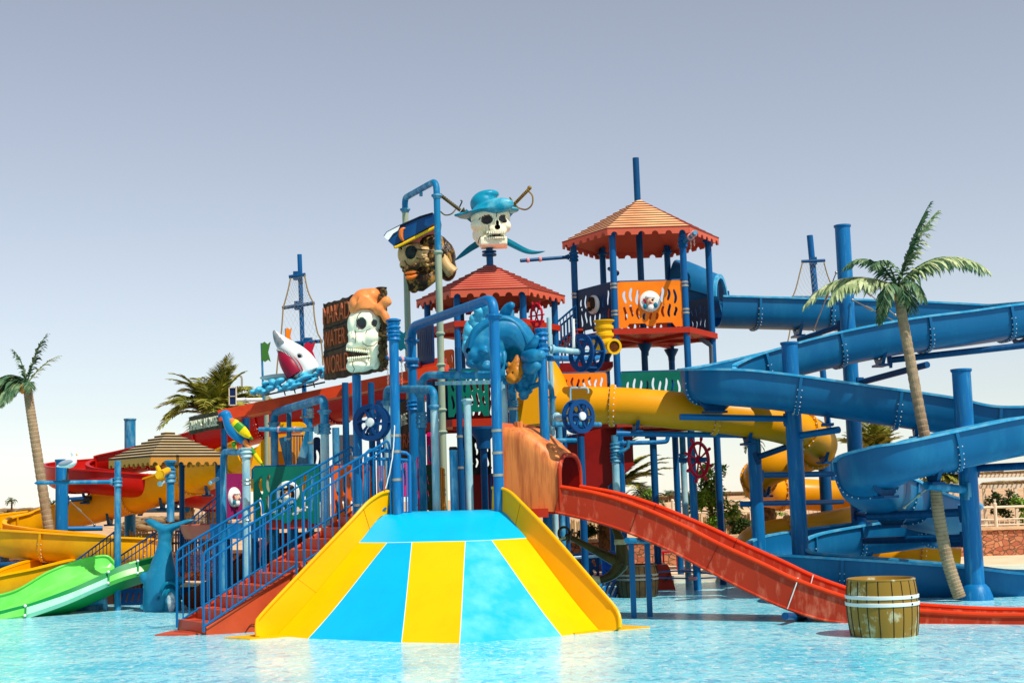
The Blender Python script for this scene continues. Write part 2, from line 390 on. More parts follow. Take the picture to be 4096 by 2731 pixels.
WATER = m
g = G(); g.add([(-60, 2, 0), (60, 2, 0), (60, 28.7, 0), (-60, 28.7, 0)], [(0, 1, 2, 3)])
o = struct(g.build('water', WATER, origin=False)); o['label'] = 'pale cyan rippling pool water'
# ground
m, t, p = nodes_mat('sand_ground'); N = t.nodes; L = t.links
tc = N.new('ShaderNodeTexCoord'); mp = N.new('ShaderNodeMapping'); L.new(tc.outputs['Object'], mp.inputs[0])
na = noise(.35, 6, .6); nb = noise(6, 5, .6)
c1 = cmix(rgb((206, 168, 124)), rgb((176, 132, 92)), mrange(na.outputs['Fac'], .4, .62)); c2 = cmix(c1, rgb((222, 190, 150)), mrange(nb.outputs['Fac'], .5, .7, 0, .6))
L.new(c2, p.inputs['Base Color']); p.inputs['Roughness'].default_value = .95
bp = N.new('ShaderNodeBump'); bp.inputs['Strength'].default_value = .5; bp.inputs['Distance'].default_value = .1; L.new(nb.outputs['Fac'], bp.inputs['Height']); L.new(bp.outputs[0], p.inputs['Normal'])
SAND = m
g = G(); nx, ny = 90, 46; V = []; F = []
for j in range(ny):
    Y = 28.9+ (j*.45 if j < 20 else 9+ (j-20)**2.6*.9)
    for i in range(nx):
        X = (i/(nx-1)-.5)*2*(60+Y*1.2)
        z = .1
        if Y > 35: z = .1+min(1, (Y-35)/14)*(1.0+.35*math.sin(X*.16+1)+.2*math.sin(X*.53+Y*.3))
        if Y > 60: z -= min(1, (Y-60)/40)*.5
        V.append((X, Y, z))
for j in range(ny-1):
    for i in range(nx-1): F.append((j*nx+i, j*nx+i+1, (j+1)*nx+i+1, (j+1)*nx+i))
g.add(V, F); o = struct(g.build('ground', SAND, origin=False)); o['label'] = 'dry sandy ground beyond the pool'
DECK = mat('pale_pool_deck', (226, 196, 160), .8, (206, 172, 136), 1.5, .6, bump=.2, bscale=20)
g = G(); g.box((0, 30.75, -.05), (120, 4.1, .36)); o = struct(g.build('pavement', DECK)); o['label'] = 'pale paved deck along the far pool edge'
g = G(); g.box((0, 28.62, -.1), (120, .16, .5)); o = struct(g.build('kerb', mat('kerb_stone', (232, 214, 188), .7))); o['label'] = 'pale stone edge of the pool'
# rocky ridge far left
ROCK = mat('tan_rock', (150, 122, 86), .95, (104, 84, 58), 1.5, .8, .4, .6, bump=1, bscale=6)
def ridge(px0, px1, pyt, Y, name, label, seed):
    random.seed(seed); g = G(); n = int((px1-px0)/5); s_ = Y/FPX
    for i in range(n):
        px = px0+(px1-px0)*i/n+random.uniform(-6, 6); e = min(1, (i+1)/n*6, (n-i)/n*6); py = pyt+22*(1-e)-.0305*(px-px0); a = at(px, py, Y+random.uniform(-2, 2))
        for k in range(3):
            r = random.uniform(8, 22)*s_; c = Vector((a.x+random.uniform(-1, 1)*r, a.y-k*r*.8, a.z-r*(.55+.8*k)))
            x = Vector((math.cos(random.uniform(-.5, .5)), 0, math.sin(random.uniform(-.3, .3)))).normalized(); g.ell(c, (r*random.uniform(1.2, 2.2), r, r*random.uniform(.4, .7)), (x, Vector((0, 1, 0)), x.cross(Vector((0, 1, 0)))), 7, 5)
    o = struct(g.build(name, ROCK, sharp=20)); o['label'] = label
ridge(-40, 330, 2036, 82, 'hill', 'low tan rocky ridge behind the yellow slide', 3)
ridge(500, 900, 2070, 52, 'hill', 'broken brown rocks beyond the whale fountain', 4)
ridge(3500, 4200, 2012, 110, 'hill', 'distant flat rise behind the white railings', 6)
# stone wall (crazy paving)
m, t, p = nodes_mat('crazy_paving_wall'); N = t.nodes; L = t.links
tc = N.new('ShaderNodeTexCoord'); mp = N.new('ShaderNodeMapping'); mp.inputs['Scale'].default_value = (1, 1, 1.3); L.new(tc.outputs['Object'], mp.inputs[0])
nd = noise(3, 3)
av = N.new('ShaderNodeVectorMath'); av.operation = 'MULTIPLY_ADD'; L.new(nd.outputs['Color'], av.inputs[0]); av.inputs[1].default_value = (.12, .12, .12); L.new(mp.outputs[0], av.inputs[2])
v1 = N.new('ShaderNodeTexVoronoi'); v1.feature = 'DISTANCE_TO_EDGE'; v1.inputs['Scale'].default_value = 7.5; L.new(av.outputs[0], v1.inputs['Vector'])
v2 = N.new('ShaderNodeTexVoronoi'); v2.inputs['Scale'].default_value = 7.5; L.new(av.outputs[0], v2.inputs['Vector'])
cr = N.new('ShaderNodeValToRGB'); cr.color_ramp.elements[0].color = rgb((168, 90, 62)); cr.color_ramp.elements[1].color = rgb((206, 142, 102))
e = cr.color_ramp.elements.new(.5); e.color = rgb((204, 138, 96)); e = cr.color_ramp.elements.new(.75); e.color = rgb((170, 92, 62))
sx = N.new('ShaderNodeSeparateColor'); L.new(v2.outputs['Color'], sx.inputs[0]); L.new(sx.outputs[0], cr.inputs['Fac'])
gr = mrange(v1.outputs['Distance'], .02, .06)
L.new(cmix(rgb((120, 92, 62)), cr.outputs['Color'], gr), p.inputs['Base Color']); p.inputs['Roughness'].default_value = .9
bp = N.new('ShaderNodeBump'); bp.inputs['Strength'].default_value = 1; bp.inputs['Distance'].default_value = .04; L.new(gr, bp.inputs['Height']); L.new(bp.outputs[0], p.inputs['Normal'])
STONE = m
COPE = mat('wall_coping', (214, 178, 138), .8, (186, 146, 108), 4, .6)
g = G(); g.box((0, 33.0, .1+.31), (110, .4, .62)); ow = tag(g.build('stone_wall', STONE), 'low garden wall of reddish crazy-paved stones behind the pool deck', 'wall')
g = G(); g.box((0, 33.0, .1+.655), (110.4, .5, .065)); g.build('coping', COPE, ow)
# bamboo fences
def bamboo(pxa, pxb, Y, pyt, label, grp='bamboo screens in the garden'):
    random.seed(int(pxa)); a = at(pxa, pyt, Y); b = at(pxb, pyt-.0305*(pxb-pxa), Y); g = G(); x = a.x; z1 = a.z
    root = thing('bamboo_fence', label, 'fence', ((a.x+b.x)/2, Y, .1), grp)
    while x < b.x:
        h = z1+random.uniform(-.07, .05); rr = random.uniform(.012, .022); g.tube([(x, Y+random.uniform(-.02, .02), .05), (x+random.uniform(-.02, .02), Y, h)], rr, 5); x += rr*2+random.uniform(0, .008)
    g.build('cane_panel', BAMB, root); g = G()
    for k in range(2): g.beam((a.x, Y-.04, .4+k*(z1-.7)), (b.x, Y-.04, .4+k*(z1-.7)), .03, .05)
    g.build('rail', TWIG, root)
bamboo(2150, 2440, 34.2, 2085, 'tan bamboo cane fence behind the anchor')
bamboo(2660, 3010, 35.0, 2064, 'tan bamboo cane fence behind the small leafy tree')
bamboo(520, 860, 33.8, 2126, 'tan bamboo cane fence behind the whale fountain')
# cream railings
def railing(pxa, pxb, Y, pyt, label, posts=5, zb=.75, grp='cream metal railings on the garden wall', thick=.03):
    a = at(pxa, pyt, Y); b = at(pxb, pyt-.0305*(pxb-pxa), Y); root = thing('railing', label, 'railing', ((a.x+b.x)/2, Y, zb), grp)
    n = max(2, posts); z1 = a.z
    for i in range(n):
        x = a.x+(b.x-a.x)*i/(n-1); g = G(); g.tube([(x, Y, zb-.6), (x, Y, z1+.06)], thick*1.4, 8); g.ell((x, Y, z1+.07), thick*1.6, nu=8, nv=6); g.build('post', CRMP, root)
    g = G(); g.tube([(a.x, Y, z1), (b.x, Y, z1)], thick, 8); g.build('top_rail', CRMP, root)
    g = G(); g.tube([(a.x, Y, z1-.28), (b.x, Y, z1-.28)], thick*.6, 6); g.tube([(a.x, Y, zb+.08), (b.x, Y, zb+.08)], thick*.6, 6)
    x = a.x+.1
    while x < b.x-.05: g.tube([(x, Y, zb+.08), (x, Y, z1-.28)], .009, 5); x += .115
    g.build('baluster_panel', CRMP, root)
railing(3840, 4400, 33.05, 2032, 'cream railing on top of the stone wall at the far right', 5)
railing(2690, 3330, 38, 2012, 'cream railing beyond the small tree and shrubs', 5, .9)
def frame(pxs, pyt, Y, label, wd, dp=1.6, thatch=False):
    a = at(pxs, pyt, Y); root = thing('pergola', label, 'pergola', (a.x+wd/2, Y, .5)); z1 = a.z
    for (x, y) in ((a.x, Y), (a.x+wd, Y), (a.x, Y+dp), (a.x+wd, Y+dp), (a.x+wd*.5, Y)):
        g = G(); g.box((x, y, (z1+.3)/2), (.07, .07, z1-.3)); g.build('post', CRMP if not thatch else TWIG, root)
    for y in (Y, Y+dp): g = G(); g.box((a.x+wd/2, y, z1), (wd+.2, .09, .09)); g.build('beam', CRMP if not thatch else TWIG, root)
    random.seed(int(pxs)); g = G()
    for k in range(int(wd/.12)+1): g.tube([(a.x+k*.12, Y-.1, z1+.06), (a.x+k*.12+random.uniform(-.04, .04), Y+dp+.1, z1+.06+random.uniform(0, .03))], .02, 5)
    for k in range(40): x = a.x+random.uniform(-.2, wd); g.tube([(x, Y+random.uniform(0, dp), z1+.1), (x+random.uniform(.4, .9), Y+random.uniform(0, dp), z1+.1+random.uniform(0, .04))], .015, 4)
    g.build('thatch_roof', THAT, root)
frame(3880, 1905, 40, 'cream pergola with flat dry thatch roof behind the railing at the right', 3.2)
frame(3975, 1945, 36.5, 'cream steel frame standing before the thatched pergola at the right', 1.1, .8)
frame(2700, 1985, 58, 'distant brown thatched shade above the leafy tree', 6.5, 2, True)
frame(2470, 2000, 64, 'distant brown thatched shade behind the right tower posts', 3.2, 2, True)
# street lamp
a = at(968, 1600, 45); g = G(); P = [(a.x, 45, .5), (a.x, 45, at(968, 1515, 45).z)]+[at(x, y, 45) for x, y in ((965, 1506), (957, 1502), (946, 1503))]
g.tube(P, .035, 6); root = thing('street_lamp', 'thin grey street lamp rising behind the date palm', 'lamp', (a.x, 45, .5)); g.build('pole', STEELM, root)
g = G(); g.ell(at(940, 1505, 45), (.13, .07, .05), nu=8, nv=6); g.build('lamp_head', STEELM, root)
# ---------------------------------------------------------------- vegetation
def frond(g, P0, d, ln, droop, nl, ll, rt=.02, mi=0, up0=.6, hang=.5, lw=.055, mir=1):
    P0 = Vector(P0); d = Vector(d).normalized(); n = 14; pts = []; p = P0.copy(); v = d*1.0
    for i in range(n+1):
        pts.append(p.copy()); p = p+v*(ln/n); v = (v+Vector((0, 0, -droop/n))*(1+1.5*i/n)).normalized()
    g.tube(pts, [rt*(1-.8*i/n) for i in range(n+1)], 5, mi=mi)
    for k in range(nl):
        t = .12+.88*k/(nl-1)+random.uniform(-.01, .01); t = min(.995, t); q = t*n; i = int(q); b = pts[i].lerp(pts[min(i+1, n)], q-i)
        tg = (pts[min(i+1, n)]-pts[i]).normalized() if i < n else (pts[n]-pts[n-1]).normalized()
        sd = tg.cross(Vector((0, 0, 1)))
        if sd.length < .1: sd = Vector((1, 0, 0))
        sd.normalize(); L_ = ll*math.sin(math.pi*min(1, .18+t*.78))**.6*random.uniform(.75, 1.1)
        for s in (-1, 1):
            dr = (sd*s*.75+tg*.65+Vector((0, 0, up0*.4-hang*random.uniform(.5, 1.2)))).normalized()
            e = b+dr*L_*.55; e2 = e+(dr+Vector((0, 0, -hang*.9))).normalized()*L_*.45
            wv = dr.cross(Vector((0, 0, 1)))
            wv = (wv if wv.length > .05 else sd).normalized()*L_*lw
            wv.rotate(Quaternion(dr, random.uniform(-.7, .7)))
            g.add([b-wv*.6, b+wv*.6, e+wv, e-wv, e2], [(0, 1, 2, 3), (3, 2, 4)], mi)
def palm_crown(C, n, ln, Y, elev=(-.2, 1.0), nl=34, ll=.35, droop=1.3, seed=1, azr=(0, 2*math.pi)):
    random.seed(seed); g = G()
    for k in range(n):
        az = azr[0]+(azr[1]-azr[0])*(k+random.uniform(-.25, .25))/n; el = random.uniform(*elev); d = (math.cos(az)*math.cos(el), math.sin(az)*math.cos(el), math.sin(el))
        frond(g, C, d, ln*random.uniform(.8, 1.1), droop*random.uniform(.7, 1.2), nl, ll, .022, 0, .6, .25)
    return g
def date_palm(px, pyc, Y, label, n=34, ln=2.4, base_z=.1, seed=1, pxb=None, tr=.2, elev=(-.2, 1.35), grp='date palms in the garden', nl=34, ll=.42, droop=1.1):
    c = at(px, pyc, Y); xb = at(pxb, pyc, Y).x if pxb else c.x
    root = thing('date_palm', label, 'palm tree', (xb, Y, base_z), grp)
    g = G(); H = c.z-base_z; pts = [Vector((xb+(c.x-xb)*t, Y, base_z+H*t)) for t in [i/24 for i in range(25)]]
    g.tube(pts, [tr*(1.15-.25*i/24+(.05 if i % 2 else -.03)) for i in range(25)], 12)
    random.seed(seed+5)
    for i in range(int(H*22)):
        t = random.random(); a = random.uniform(0, 6.28); b = pts[0].lerp(pts[-1], t); d = Vector((math.cos(a), math.sin(a), 0)); q = b+d*tr*.95
        g.add([q-Vector((0, 0, .06)), q+d.cross(Vector((0, 0, 1)))*.05, q+d*.05+Vector((0, 0, .09)), q-d.cross(Vector((0, 0, 1)))*.05], [(0, 1, 2), (0, 2, 3)])
    g.build('trunk', TRNB, root)
    palm_crown(c, n, ln, Y, elev, nl, ll, droop, seed).build('crown', FRNR, root, smooth=False)
    return root
date_palm(862, 1672, 38, 'large olive date palm behind the dark wooden name board', 44, 1.75, .5, 3, tr=.24, elev=(.25, 1.5), droop=1.1, nl=50, ll=.5)
date_palm(752, 1985, 36, 'shorter date palm seen under the striped pavilion roof', 22, 1.5, .3, 5, tr=.16, elev=(.5, 1.45), nl=20)
date_palm(2425, 1990, 31.6, 'green date palm growing between the right tower posts', 44, 1.75, .1, 7, tr=.2, elev=(.55, 1.5), droop=.75, nl=46)
date_palm(3490, 1820, 37, 'date palm crown seen beneath the middle blue flume', 32, 1.1, .3, 9, tr=.2, elev=(.7, 1.5), droop=.6)
date_palm(3075, 2010, 35, 'date palm trunk standing behind the blue support poles', 12, .7, .2, 11, tr=.17, elev=(.7, 1.4))
date_palm(3770, 1915, 34.4, 'small date palm behind the thick right blue pole', 18, .6, .2, 12, tr=.12, elev=(.2, 1.3))
def tiny_palm(px, py, Y, label, s=1.0, mt=None):
    c = at(px, py, Y); root = thing('distant_palm', label, 'palm tree', (c.x, Y, .3), 'small palms on the horizon'); random.seed(int(px))
    g = G(); g.tube([(c.x, Y, .3), (c.x+.05, Y, c.z)], [.16*s, .12*s], 7); g.build('trunk', TRNB, root)
    palm_crown(c, 16, 1.1*s, Y, (-.3, 1.3), 12, .4*s, 1.8, int(px)).build('crown', mt or LEAFD, root, smooth=False)
tiny_palm(44, 2003, 80, 'lone distant palm on the rocky ridge at the far left', .42)
tiny_palm(207, 2020, 84, 'tiny palm just right of the leaning artificial trunk', .8)
tiny_palm(2563, 1968, 66, 'distant palm left of the small leafy tree, beside a green shrub', 1.0)
tiny_palm(2662, 1978, 70, 'thin distant palm rising above the thatched shade', .8)
tiny_palm(2703, 1982, 72, 'smallest distant palm beside the cream tower post', .6)
tiny_palm(2600, 2010, 45, 'low palm behind the red slide rim', .7)
tiny_palm(2930, 2050, 37, 'spiky young palm above the round dark shrub', .6)
tiny_palm(3010, 1770, 60, 'palm top showing beside the yellow spiral tube', .6)
def leafy(name, label, cat, c, rad, n, lf, m, trunk=None, seed=1, grp=None, clumps=14):
    random.seed(seed); c = Vector(c); root = thing(name, label, cat, (c.x, c.y, .1), grp); g = G()
    if trunk:
        for k in range(9):
            e = c+Vector((random.uniform(-.8, .8)*rad[0], random.uniform(-.6, .6)*rad[1], random.uniform(-.5, .8)*rad[2]))
            b = Vector((c.x, c.y, .1)); mdl = b.lerp(Vector((c.x, c.y, c.z-rad[2]*.5)), 1)
            g.tube(crom([b+Vector((random.uniform(-.03, .03), 0, 0)), mdl, mdl.lerp(e, .6)+Vector((0, 0, .08)), e], 5), [trunk*(1-.055*i) for i in range(16)], 6)
        g.build('trunk', TWIG, root)
    g = G(); cl = [(Vector((random.gauss(0, .42), random.gauss(0, .4), random.gauss(0, .42))), random.uniform(.2, .38)) for _ in range(clumps)]
    for k in range(n):
        o, rr = random.choice(cl); d = o+Vector((random.gauss(0, 1), random.gauss(0, 1), random.gauss(0, 1))).normalized()*rr*random.random()**.4
        if d.length > 1.1: d = d.normalized()*random.uniform(.7, 1.1)
        q = c+Vector((d.x*rad[0], d.y*rad[1], d.z*rad[2])); a = Vector((random.gauss(0, 1), random.gauss(0, 1), random.gauss(-.4, .6))).normalized(); b = a.cross(Vector((random.gauss(0, 1), random.gauss(0, 1), 1))).normalized()
        l = lf*random.uniform(.6, 1.3); g.add([q, q+a*l*.5+b*l*.2, q+a*l, q+a*l*.5-b*l*.2], [(0, 1, 2, 3)])
    g.build('crown', m, root, smooth=False)
leafy('small_tree', 'slender tree with loose bright green hanging leaves behind the crimson wheel', 'tree', at(2845, 2000, 31), (.62, .5, .78), 2600, .12, LEAF, .028, 21, clumps=20)
leafy('shrub', 'round dark shrub beneath the spiky young palm', 'shrub', at(2950, 2110, 33.8), (.36, .3, .22), 1200, .09, LEAFD, None, 22, 'garden shrubs')
leafy('shrub', 'dark shrub beside the date palm trunk behind the anchor', 'shrub', at(2350, 2125, 31.4), (.22, .2, .22), 900, .09, LEAFD, None, 23, 'garden shrubs')
leafy('shrub', 'pale green shrub near the blue support poles', 'shrub', at(3075, 2050, 36.4), (.4, .3, .2), 800, .08, LEAF, None, 24, 'garden shrubs')
leafy('shrub', 'green shrub behind the cream railing at the right', 'shrub', at(4010, 2010, 36), (.4, .35, .38), 1200, .1, LEAFD, None, 25, 'garden shrubs')
leafy('shrub', 'second green shrub behind the cream railing at the frame edge', 'shrub', at(4090, 2030, 35.2), (.28, .3, .36), 900, .1, LEAF, None, 26, 'garden shrubs')
leafy('shrub', 'low green plants before the bamboo beside the anchor', 'shrub', at(2280, 2210, 33.6), (.3, .2, .18), 700, .08, LEAF, None, 27, 'garden shrubs')
leafy('shrub', 'green plants on the sand beyond the left flume', 'shrub', at(560, 2150, 35), (.35, .2, .1), 500, .08, LEAF, None, 28, 'garden shrubs')
leafy('shrub', 'bright bush behind the red slide rim', 'shrub', at(2590, 1985, 60), (.35, .35, .55), 700, .14, LEAF, None, 29, 'garden shrubs')
leafy('shrub', 'low plant under the small leafy tree', 'shrub', at(2800, 2140, 33.7), (.3, .25, .2), 800, .08, LEAFD, None, 30, 'garden shrubs')
# artificial palms
def fake_palm(pts, Y, rad, label, fr, seed, nuts=2, cm=None):
    P = crom([at(x, y, Y) for x, y in pts], 12); n = len(P); rs = [rad*(1.12-.22*i/n) for i in range(n)]
    pts2 = []; r2 = []; L0 = 0
    Q = crom([at(x, y, Y) for x, y in pts], 46); n = len(Q)
    for i, q in enumerate(Q):
        f = (i % 4)/4; pts2.append(q); r2.append(rad*(1.12-.25*i/n)*(1+.07*f if i % 4 else .97))
    root = thing('artificial_palm', label, 'palm tree', Q[0], 'artificial palms standing in the pool')
    g = G(); g.tube(pts2, r2, 16); g.build('trunk', TRNK, root, sharp=20)
    C = Q[-1]; random.seed(seed); g = G()
    for (dx, dy, dz, ln, dr, nl, ll, mi, hg) in fr: frond(g, C, (dx, dy, dz), ln*.94, dr, nl, ll*1.25, .02, mi, .45, hg*1.25, .095)
    g.build('crown', [FRNP, FRND], root, smooth=False)
    for k in range(nuts):
        g = G(); g.ell(C+Vector((-.05+.11*k, -.13, -.12)), (.06, .06, .11), nu=10, nv=8); g.build('coconut', mat('orange_coconut', (206, 140, 60), .5), root)
fr = [(-.9, -.3, .42, 1.5, 1.0, 46, .3, 0, .8), (-.9, .2, .5, 1.75, 1.05, 50, .28, 0, .75), (-.45, 0, .95, 1.15, 1.5, 36, .26, 1, .5), (-.25, -.2, 1, .9, 1.9, 30, .25, 1, .6),
      (.35, 0, 1, 1.6, .35, 46, .26, 1, .6), (.42, .1, 1, 1.62, .5, 46, .26, 0, .6), (.7, -.1, .72, 1.75, 1.15, 52, .27, 0, .8), (.68, .15, .75, 1.85, 1.15, 52, .25, 1, .75), (.5, -.6, .5, .7, 2, 26, .25, 1, .7), (-.5, -.6, .4, .85, 2.1, 28, .26, 1, .8),
      (-.6, -.4, .1, .75, 2.2, 26, .24, 1, .7), (-.4, .4, -.4, .7, .8, 24, .24, 1, .6), (.5, .5, .1, .7, 1.6, 24, .24, 1, .6), (0, -.8, .3, .6, 2, 22, .22, 1, .7), (.25, -.7, -.1, .5, 1.4, 20, .22, 1, .7)]
fake_palm([(3838, 2388), (3790, 2240), (3755, 2060), (3735, 1900), (3690, 1700), (3630, 1380), (3588, 1150)], 21.95, .088, 'leaning artificial palm with ringed trunk beside the thick right blue pole', fr, 31)
fr2 = [(-.9, -.2, .4, 1.5, 1.2, 46, .34, 1, .8), (-.9, .2, .25, 1.3, 1.3, 40, .34, 1, .8), (-.8, -.5, .0, 1.0, 1.3, 34, .3, 1, .9), (-.5, -.4, -.1, .8, 1, 30, .3, 1, .8), (.25, 0, 1, 1.25, .6, 34, .26, 1, .5), (.55, 0, .75, 1.0, .5, 16, .2, 0, .4), (-.2, 0, 1, .9, .9, 24, .22, 1, .6), (-.5, .3, .6, .9, 1.5, 30, .28, 1, .7), (.3, -.5, .3, .5, 1.8, 20, .22, 1, .6), (-.7, .1, .7, 1.1, 1.6, 36, .3, 1, .7)]
fake_palm([(232, 2400), (222, 2290), (190, 2080), (150, 1820), (122, 1640), (108, 1535)], 30.1, .104, 'leaning artificial palm behind the yellow flume at the left', fr2, 33, 1)
# ================================================================ DOME SLIDE
def lerp2(L, t):
    n = len(L)-1; q = t*n; i = min(int(q), n-1); return L[i].lerp(L[i+1], q-i)
def surf(g, rows, thick=.03, nrm=None, mi=0):
    """rows: list of lists of points -> solid sheet with thickness along its own normals"""
    m_, n_ = len(rows), len(rows[0]); nn = []
    for j in range(m_):
        rr = []
        for i in range(n_):
            a = rows[j][min(i+1, n_-1)]-rows[j][max(i-1, 0)]; b = rows[min(j+1, m_-1)][i]-rows[max(j-1, 0)][i]; v = a.cross(b)
            v = v.normalized() if v.length > 1e-9 else Vector((0, 0, 1))
            if nrm and v.dot(Vector(nrm)) < 0: v = -v
            rr.append(v)
        nn.append(rr)
    V = [p for r in rows for p in r]+[rows[j][i]-nn[j][i]*thick for j in range(m_) for i in range(n_)]; K = m_*n_; F = []
    for j in range(m_-1):
        for i in range(n_-1):
            a = j*n_+i; F.append((a, a+1, a+n_+1, a+n_)); F.append((K+a, K+a+n_, K+a+n_+1, K+a+1))
    for i in range(n_-1): F.append((i, K+i, K+i+1, i+1)); a = (m_-1)*n_+i; F.append((a, a+1, K+a+1, K+a))
    for j in range(m_-1): a = j*n_; F.append((a, a+n_, K+a+n_, K+a)); a += n_-1; F.append((a, K+a, K+a+n_, a+n_))
    g.add(V, F, mi)
dome = thing('multi_lane_slide', 'wide cyan and yellow striped slide ramp with raised yellow side walls', 'slide', (-.7, 19.5, 0))
# px, py, Y along the water line / fold / top
BOT = [(1105, 2535, 19.75), (1232, 2536, 19.2), (1606, 2552, 18.3), (1838, 2562, 17.95), (2246, 2530, 18.5), (2399, 2503, 19.05)]
FLD = [(1436, 2168, 20.45), (1549, 2168, 20.15), (1648, 2166, 19.95), (1861, 2162, 19.75), (1966, 2158, 19.9), (2105, 2150, 20.15)]
bw = [at(*q) for q in BOT]; bw = [Vector((v.x, v.y, 0)) for v in bw]; fw = [at(*q) for q in FLD]
zf = sum(v.z for v in fw)/6; fw = [at(q[0], q[1], q[2]) for q in FLD]
def lane(i, name, m, gap=.006):
    a0, a1, b0, b1 = bw[i], bw[i+1], fw[i], fw[i+1]; rows = []; S = 14
    for s in range(-2, S+1):
        t = s/S; fl = 0
        if t < 0: tt = t; p0 = a0+(a0-b0).normalized()*(-t)*1.2; p1 = a1+(a1-b1).normalized()*(-t)*1.2
        else: p0 = a0.lerp(b0, t); p1 = a1.lerp(b1, t)
        sag = -.05*math.sin(math.pi*max(0, t))*(1-t)
        r = []
        for k in range(9):
            u = gap/(p1-p0).length+(1-2*gap/(p1-p0).length)*k/8
            q = p0.lerp(p1, u); q.z += sag; r.append(q)
        rows.append(r)
    g = G(); surf(g, rows, .03, (0, -1, 1)); ob = g.build(name, m, dome); return ob
lab(lane(0, 'lane_panel', YEL), 'yellow lane panel at the left'); lab(lane(1, 'lane_panel', CYAN), 'clean cyan lane panel'); lab(lane(2, 'lane_panel', YEL), 'middle yellow lane panel'); lab(lane(3, 'lane_panel', CYANW), 'worn pale cyan lane panel'); lab(lane(4, 'lane_panel', YEL), 'yellow lane panel at the right')
SEAM = mat('pale_seam_sealant', (226, 220, 190), .6)
g = G()
for i in range(1, 5): g.tube([bw[i]+Vector((0, 0, -.008)), bw[i].lerp(fw[i], .25)+Vector((0, 0, -.008-.05*math.sin(math.pi*.25)*.75)), bw[i].lerp(fw[i], .5)+Vector((0, 0, -.008-.025)), bw[i].lerp(fw[i], .75)+Vector((0, 0, -.008-.05*math.sin(math.pi*.75)*.25)), fw[i]+Vector((0, 0, -.008))], .008, 6)
g.tube([v+Vector((0, 0, -.006)) for v in fw], .007, 6); g.build('seam', SEAM, dome)
# cap: from the fold to the flat top
TOPL = at(1590, 2046, 21.1); TOPR = at(1990, 2034, 20.8)
capL = [(1436, 2168, 20.45), (1470, 2127, 20.62), (1505, 2083, 20.8), (1535, 2058, 20.95), (1588, 2047, 21.1)]
capR = [(2105, 2150, 20.15), (2072, 2110, 20.3), (2038, 2068, 20.5), (2015, 2046, 20.65), (1990, 2037, 20.8)]
rows = []
for j in range(5):
    a = at(*capL[j]); b = at(*capR[j]); r = []
    for k in range(21):
        u = k/20; q = a.lerp(b, u)
        fm = lerp2(fw, u)
        if j == 0: q = lerp2([fw[0], fw[1], fw[2], fw[3], fw[4], fw[5]], u)
        else:
            yb = (1-j/4)*.28*math.sin(math.pi*u); d = q-Vector((0, 0, HC)); q = Vector((0, 0, HC))+d*((q.y-yb)/q.y)
        r.append(q)
    rows.append(r)
rows.append([p+Vector((0, .5, .0)) for p in rows[-1]])
g = G(); surf(g, rows, .03, (0, -1, 1)); lab(g.build('top_cap', CYAN, dome), 'cyan cap above the lanes')
# side walls
def wall(inner, outer, name, m, lbl, side):
    n = 40; I = crom(inner, 10); O = crom([at(*q) for q in outer], 10)
    def res(P):
        L = [0]
        for a, b in zip(P, P[1:]): L.append(L[-1]+(b-a).length)
        out = []; j = 0
        for k in range(n+1):
            s = L[-1]*k/n
            while j < len(L)-2 and L[j+1] < s: j += 1
            out.append(P[j].lerp(P[j+1], (s-L[j])/max(1e-6, L[j+1]-L[j])))
        return out
    I = res(I); O = res(O); rows = [[I[k].lerp(O[k], u/5) for k in range(n+1)] for u in range(6)]
    g = G(); surf(g, rows, .045, (-side, 0, 1)); ob = g.build(name, m, dome); lab(ob, lbl)
    g = G(); g.tube(O, .026, 8); g.build('rounded_edge', m, ob)
    g = G()
    for k in ((31,) if side > 0 else (13, 31)): d_ = (I[k+1]-I[k-1]).normalized(); nn_ = d_.cross(O[k]-I[k]).normalized(); nn_ = nn_ if nn_.z > 0 else -nn_; g.tube([I[k].lerp(O[k], u)+nn_*.002 for u in (0, .5, 1)], .004, 5)
    g.build('joint_line', mat('ochre_joint', (176, 116, 0), .6), ob); return ob
wall([bw[0].lerp(fw[0], t)+Vector((0, 0, -.015-.05*math.sin(math.pi*t)*(1-t))) for t in (-.05, .2, .4, .6, .8, 1)]+[at(*q) for q in capL[1:]],
     [(1030, 2545, 19.5), (1026, 2500, 19.55), (1042, 2462, 19.6), (1200, 2294, 19.95), (1400, 2086, 20.4), (1462, 2018, 20.6), (1498, 1989, 20.75), (1536, 1968, 20.9), (1587, 1962, 21.05)], 'side_wall', YELW, 'sunlit yellow side wall on the left', -1)
wall([bw[5].lerp(fw[5], t)+Vector((0, 0, -.015-.05*math.sin(math.pi*t)*(1-t))) for t in (-.05, .2, .4, .6, .8, 1)]+[at(*q) for q in capR[1:]]+[at(1967, 2036, 20.85)],
     [(2480, 2508, 18.9), (2477, 2462, 18.95), (2455, 2422, 19.05), (2413, 2373, 19.15), (2200, 2128, 19.85), (2081, 2006, 20.3), (2043, 1970, 20.5), (2009, 1954, 20.7), (1969, 1950, 20.85)], 'side_wall', YELW, 'yellow side wall on the right', 1)
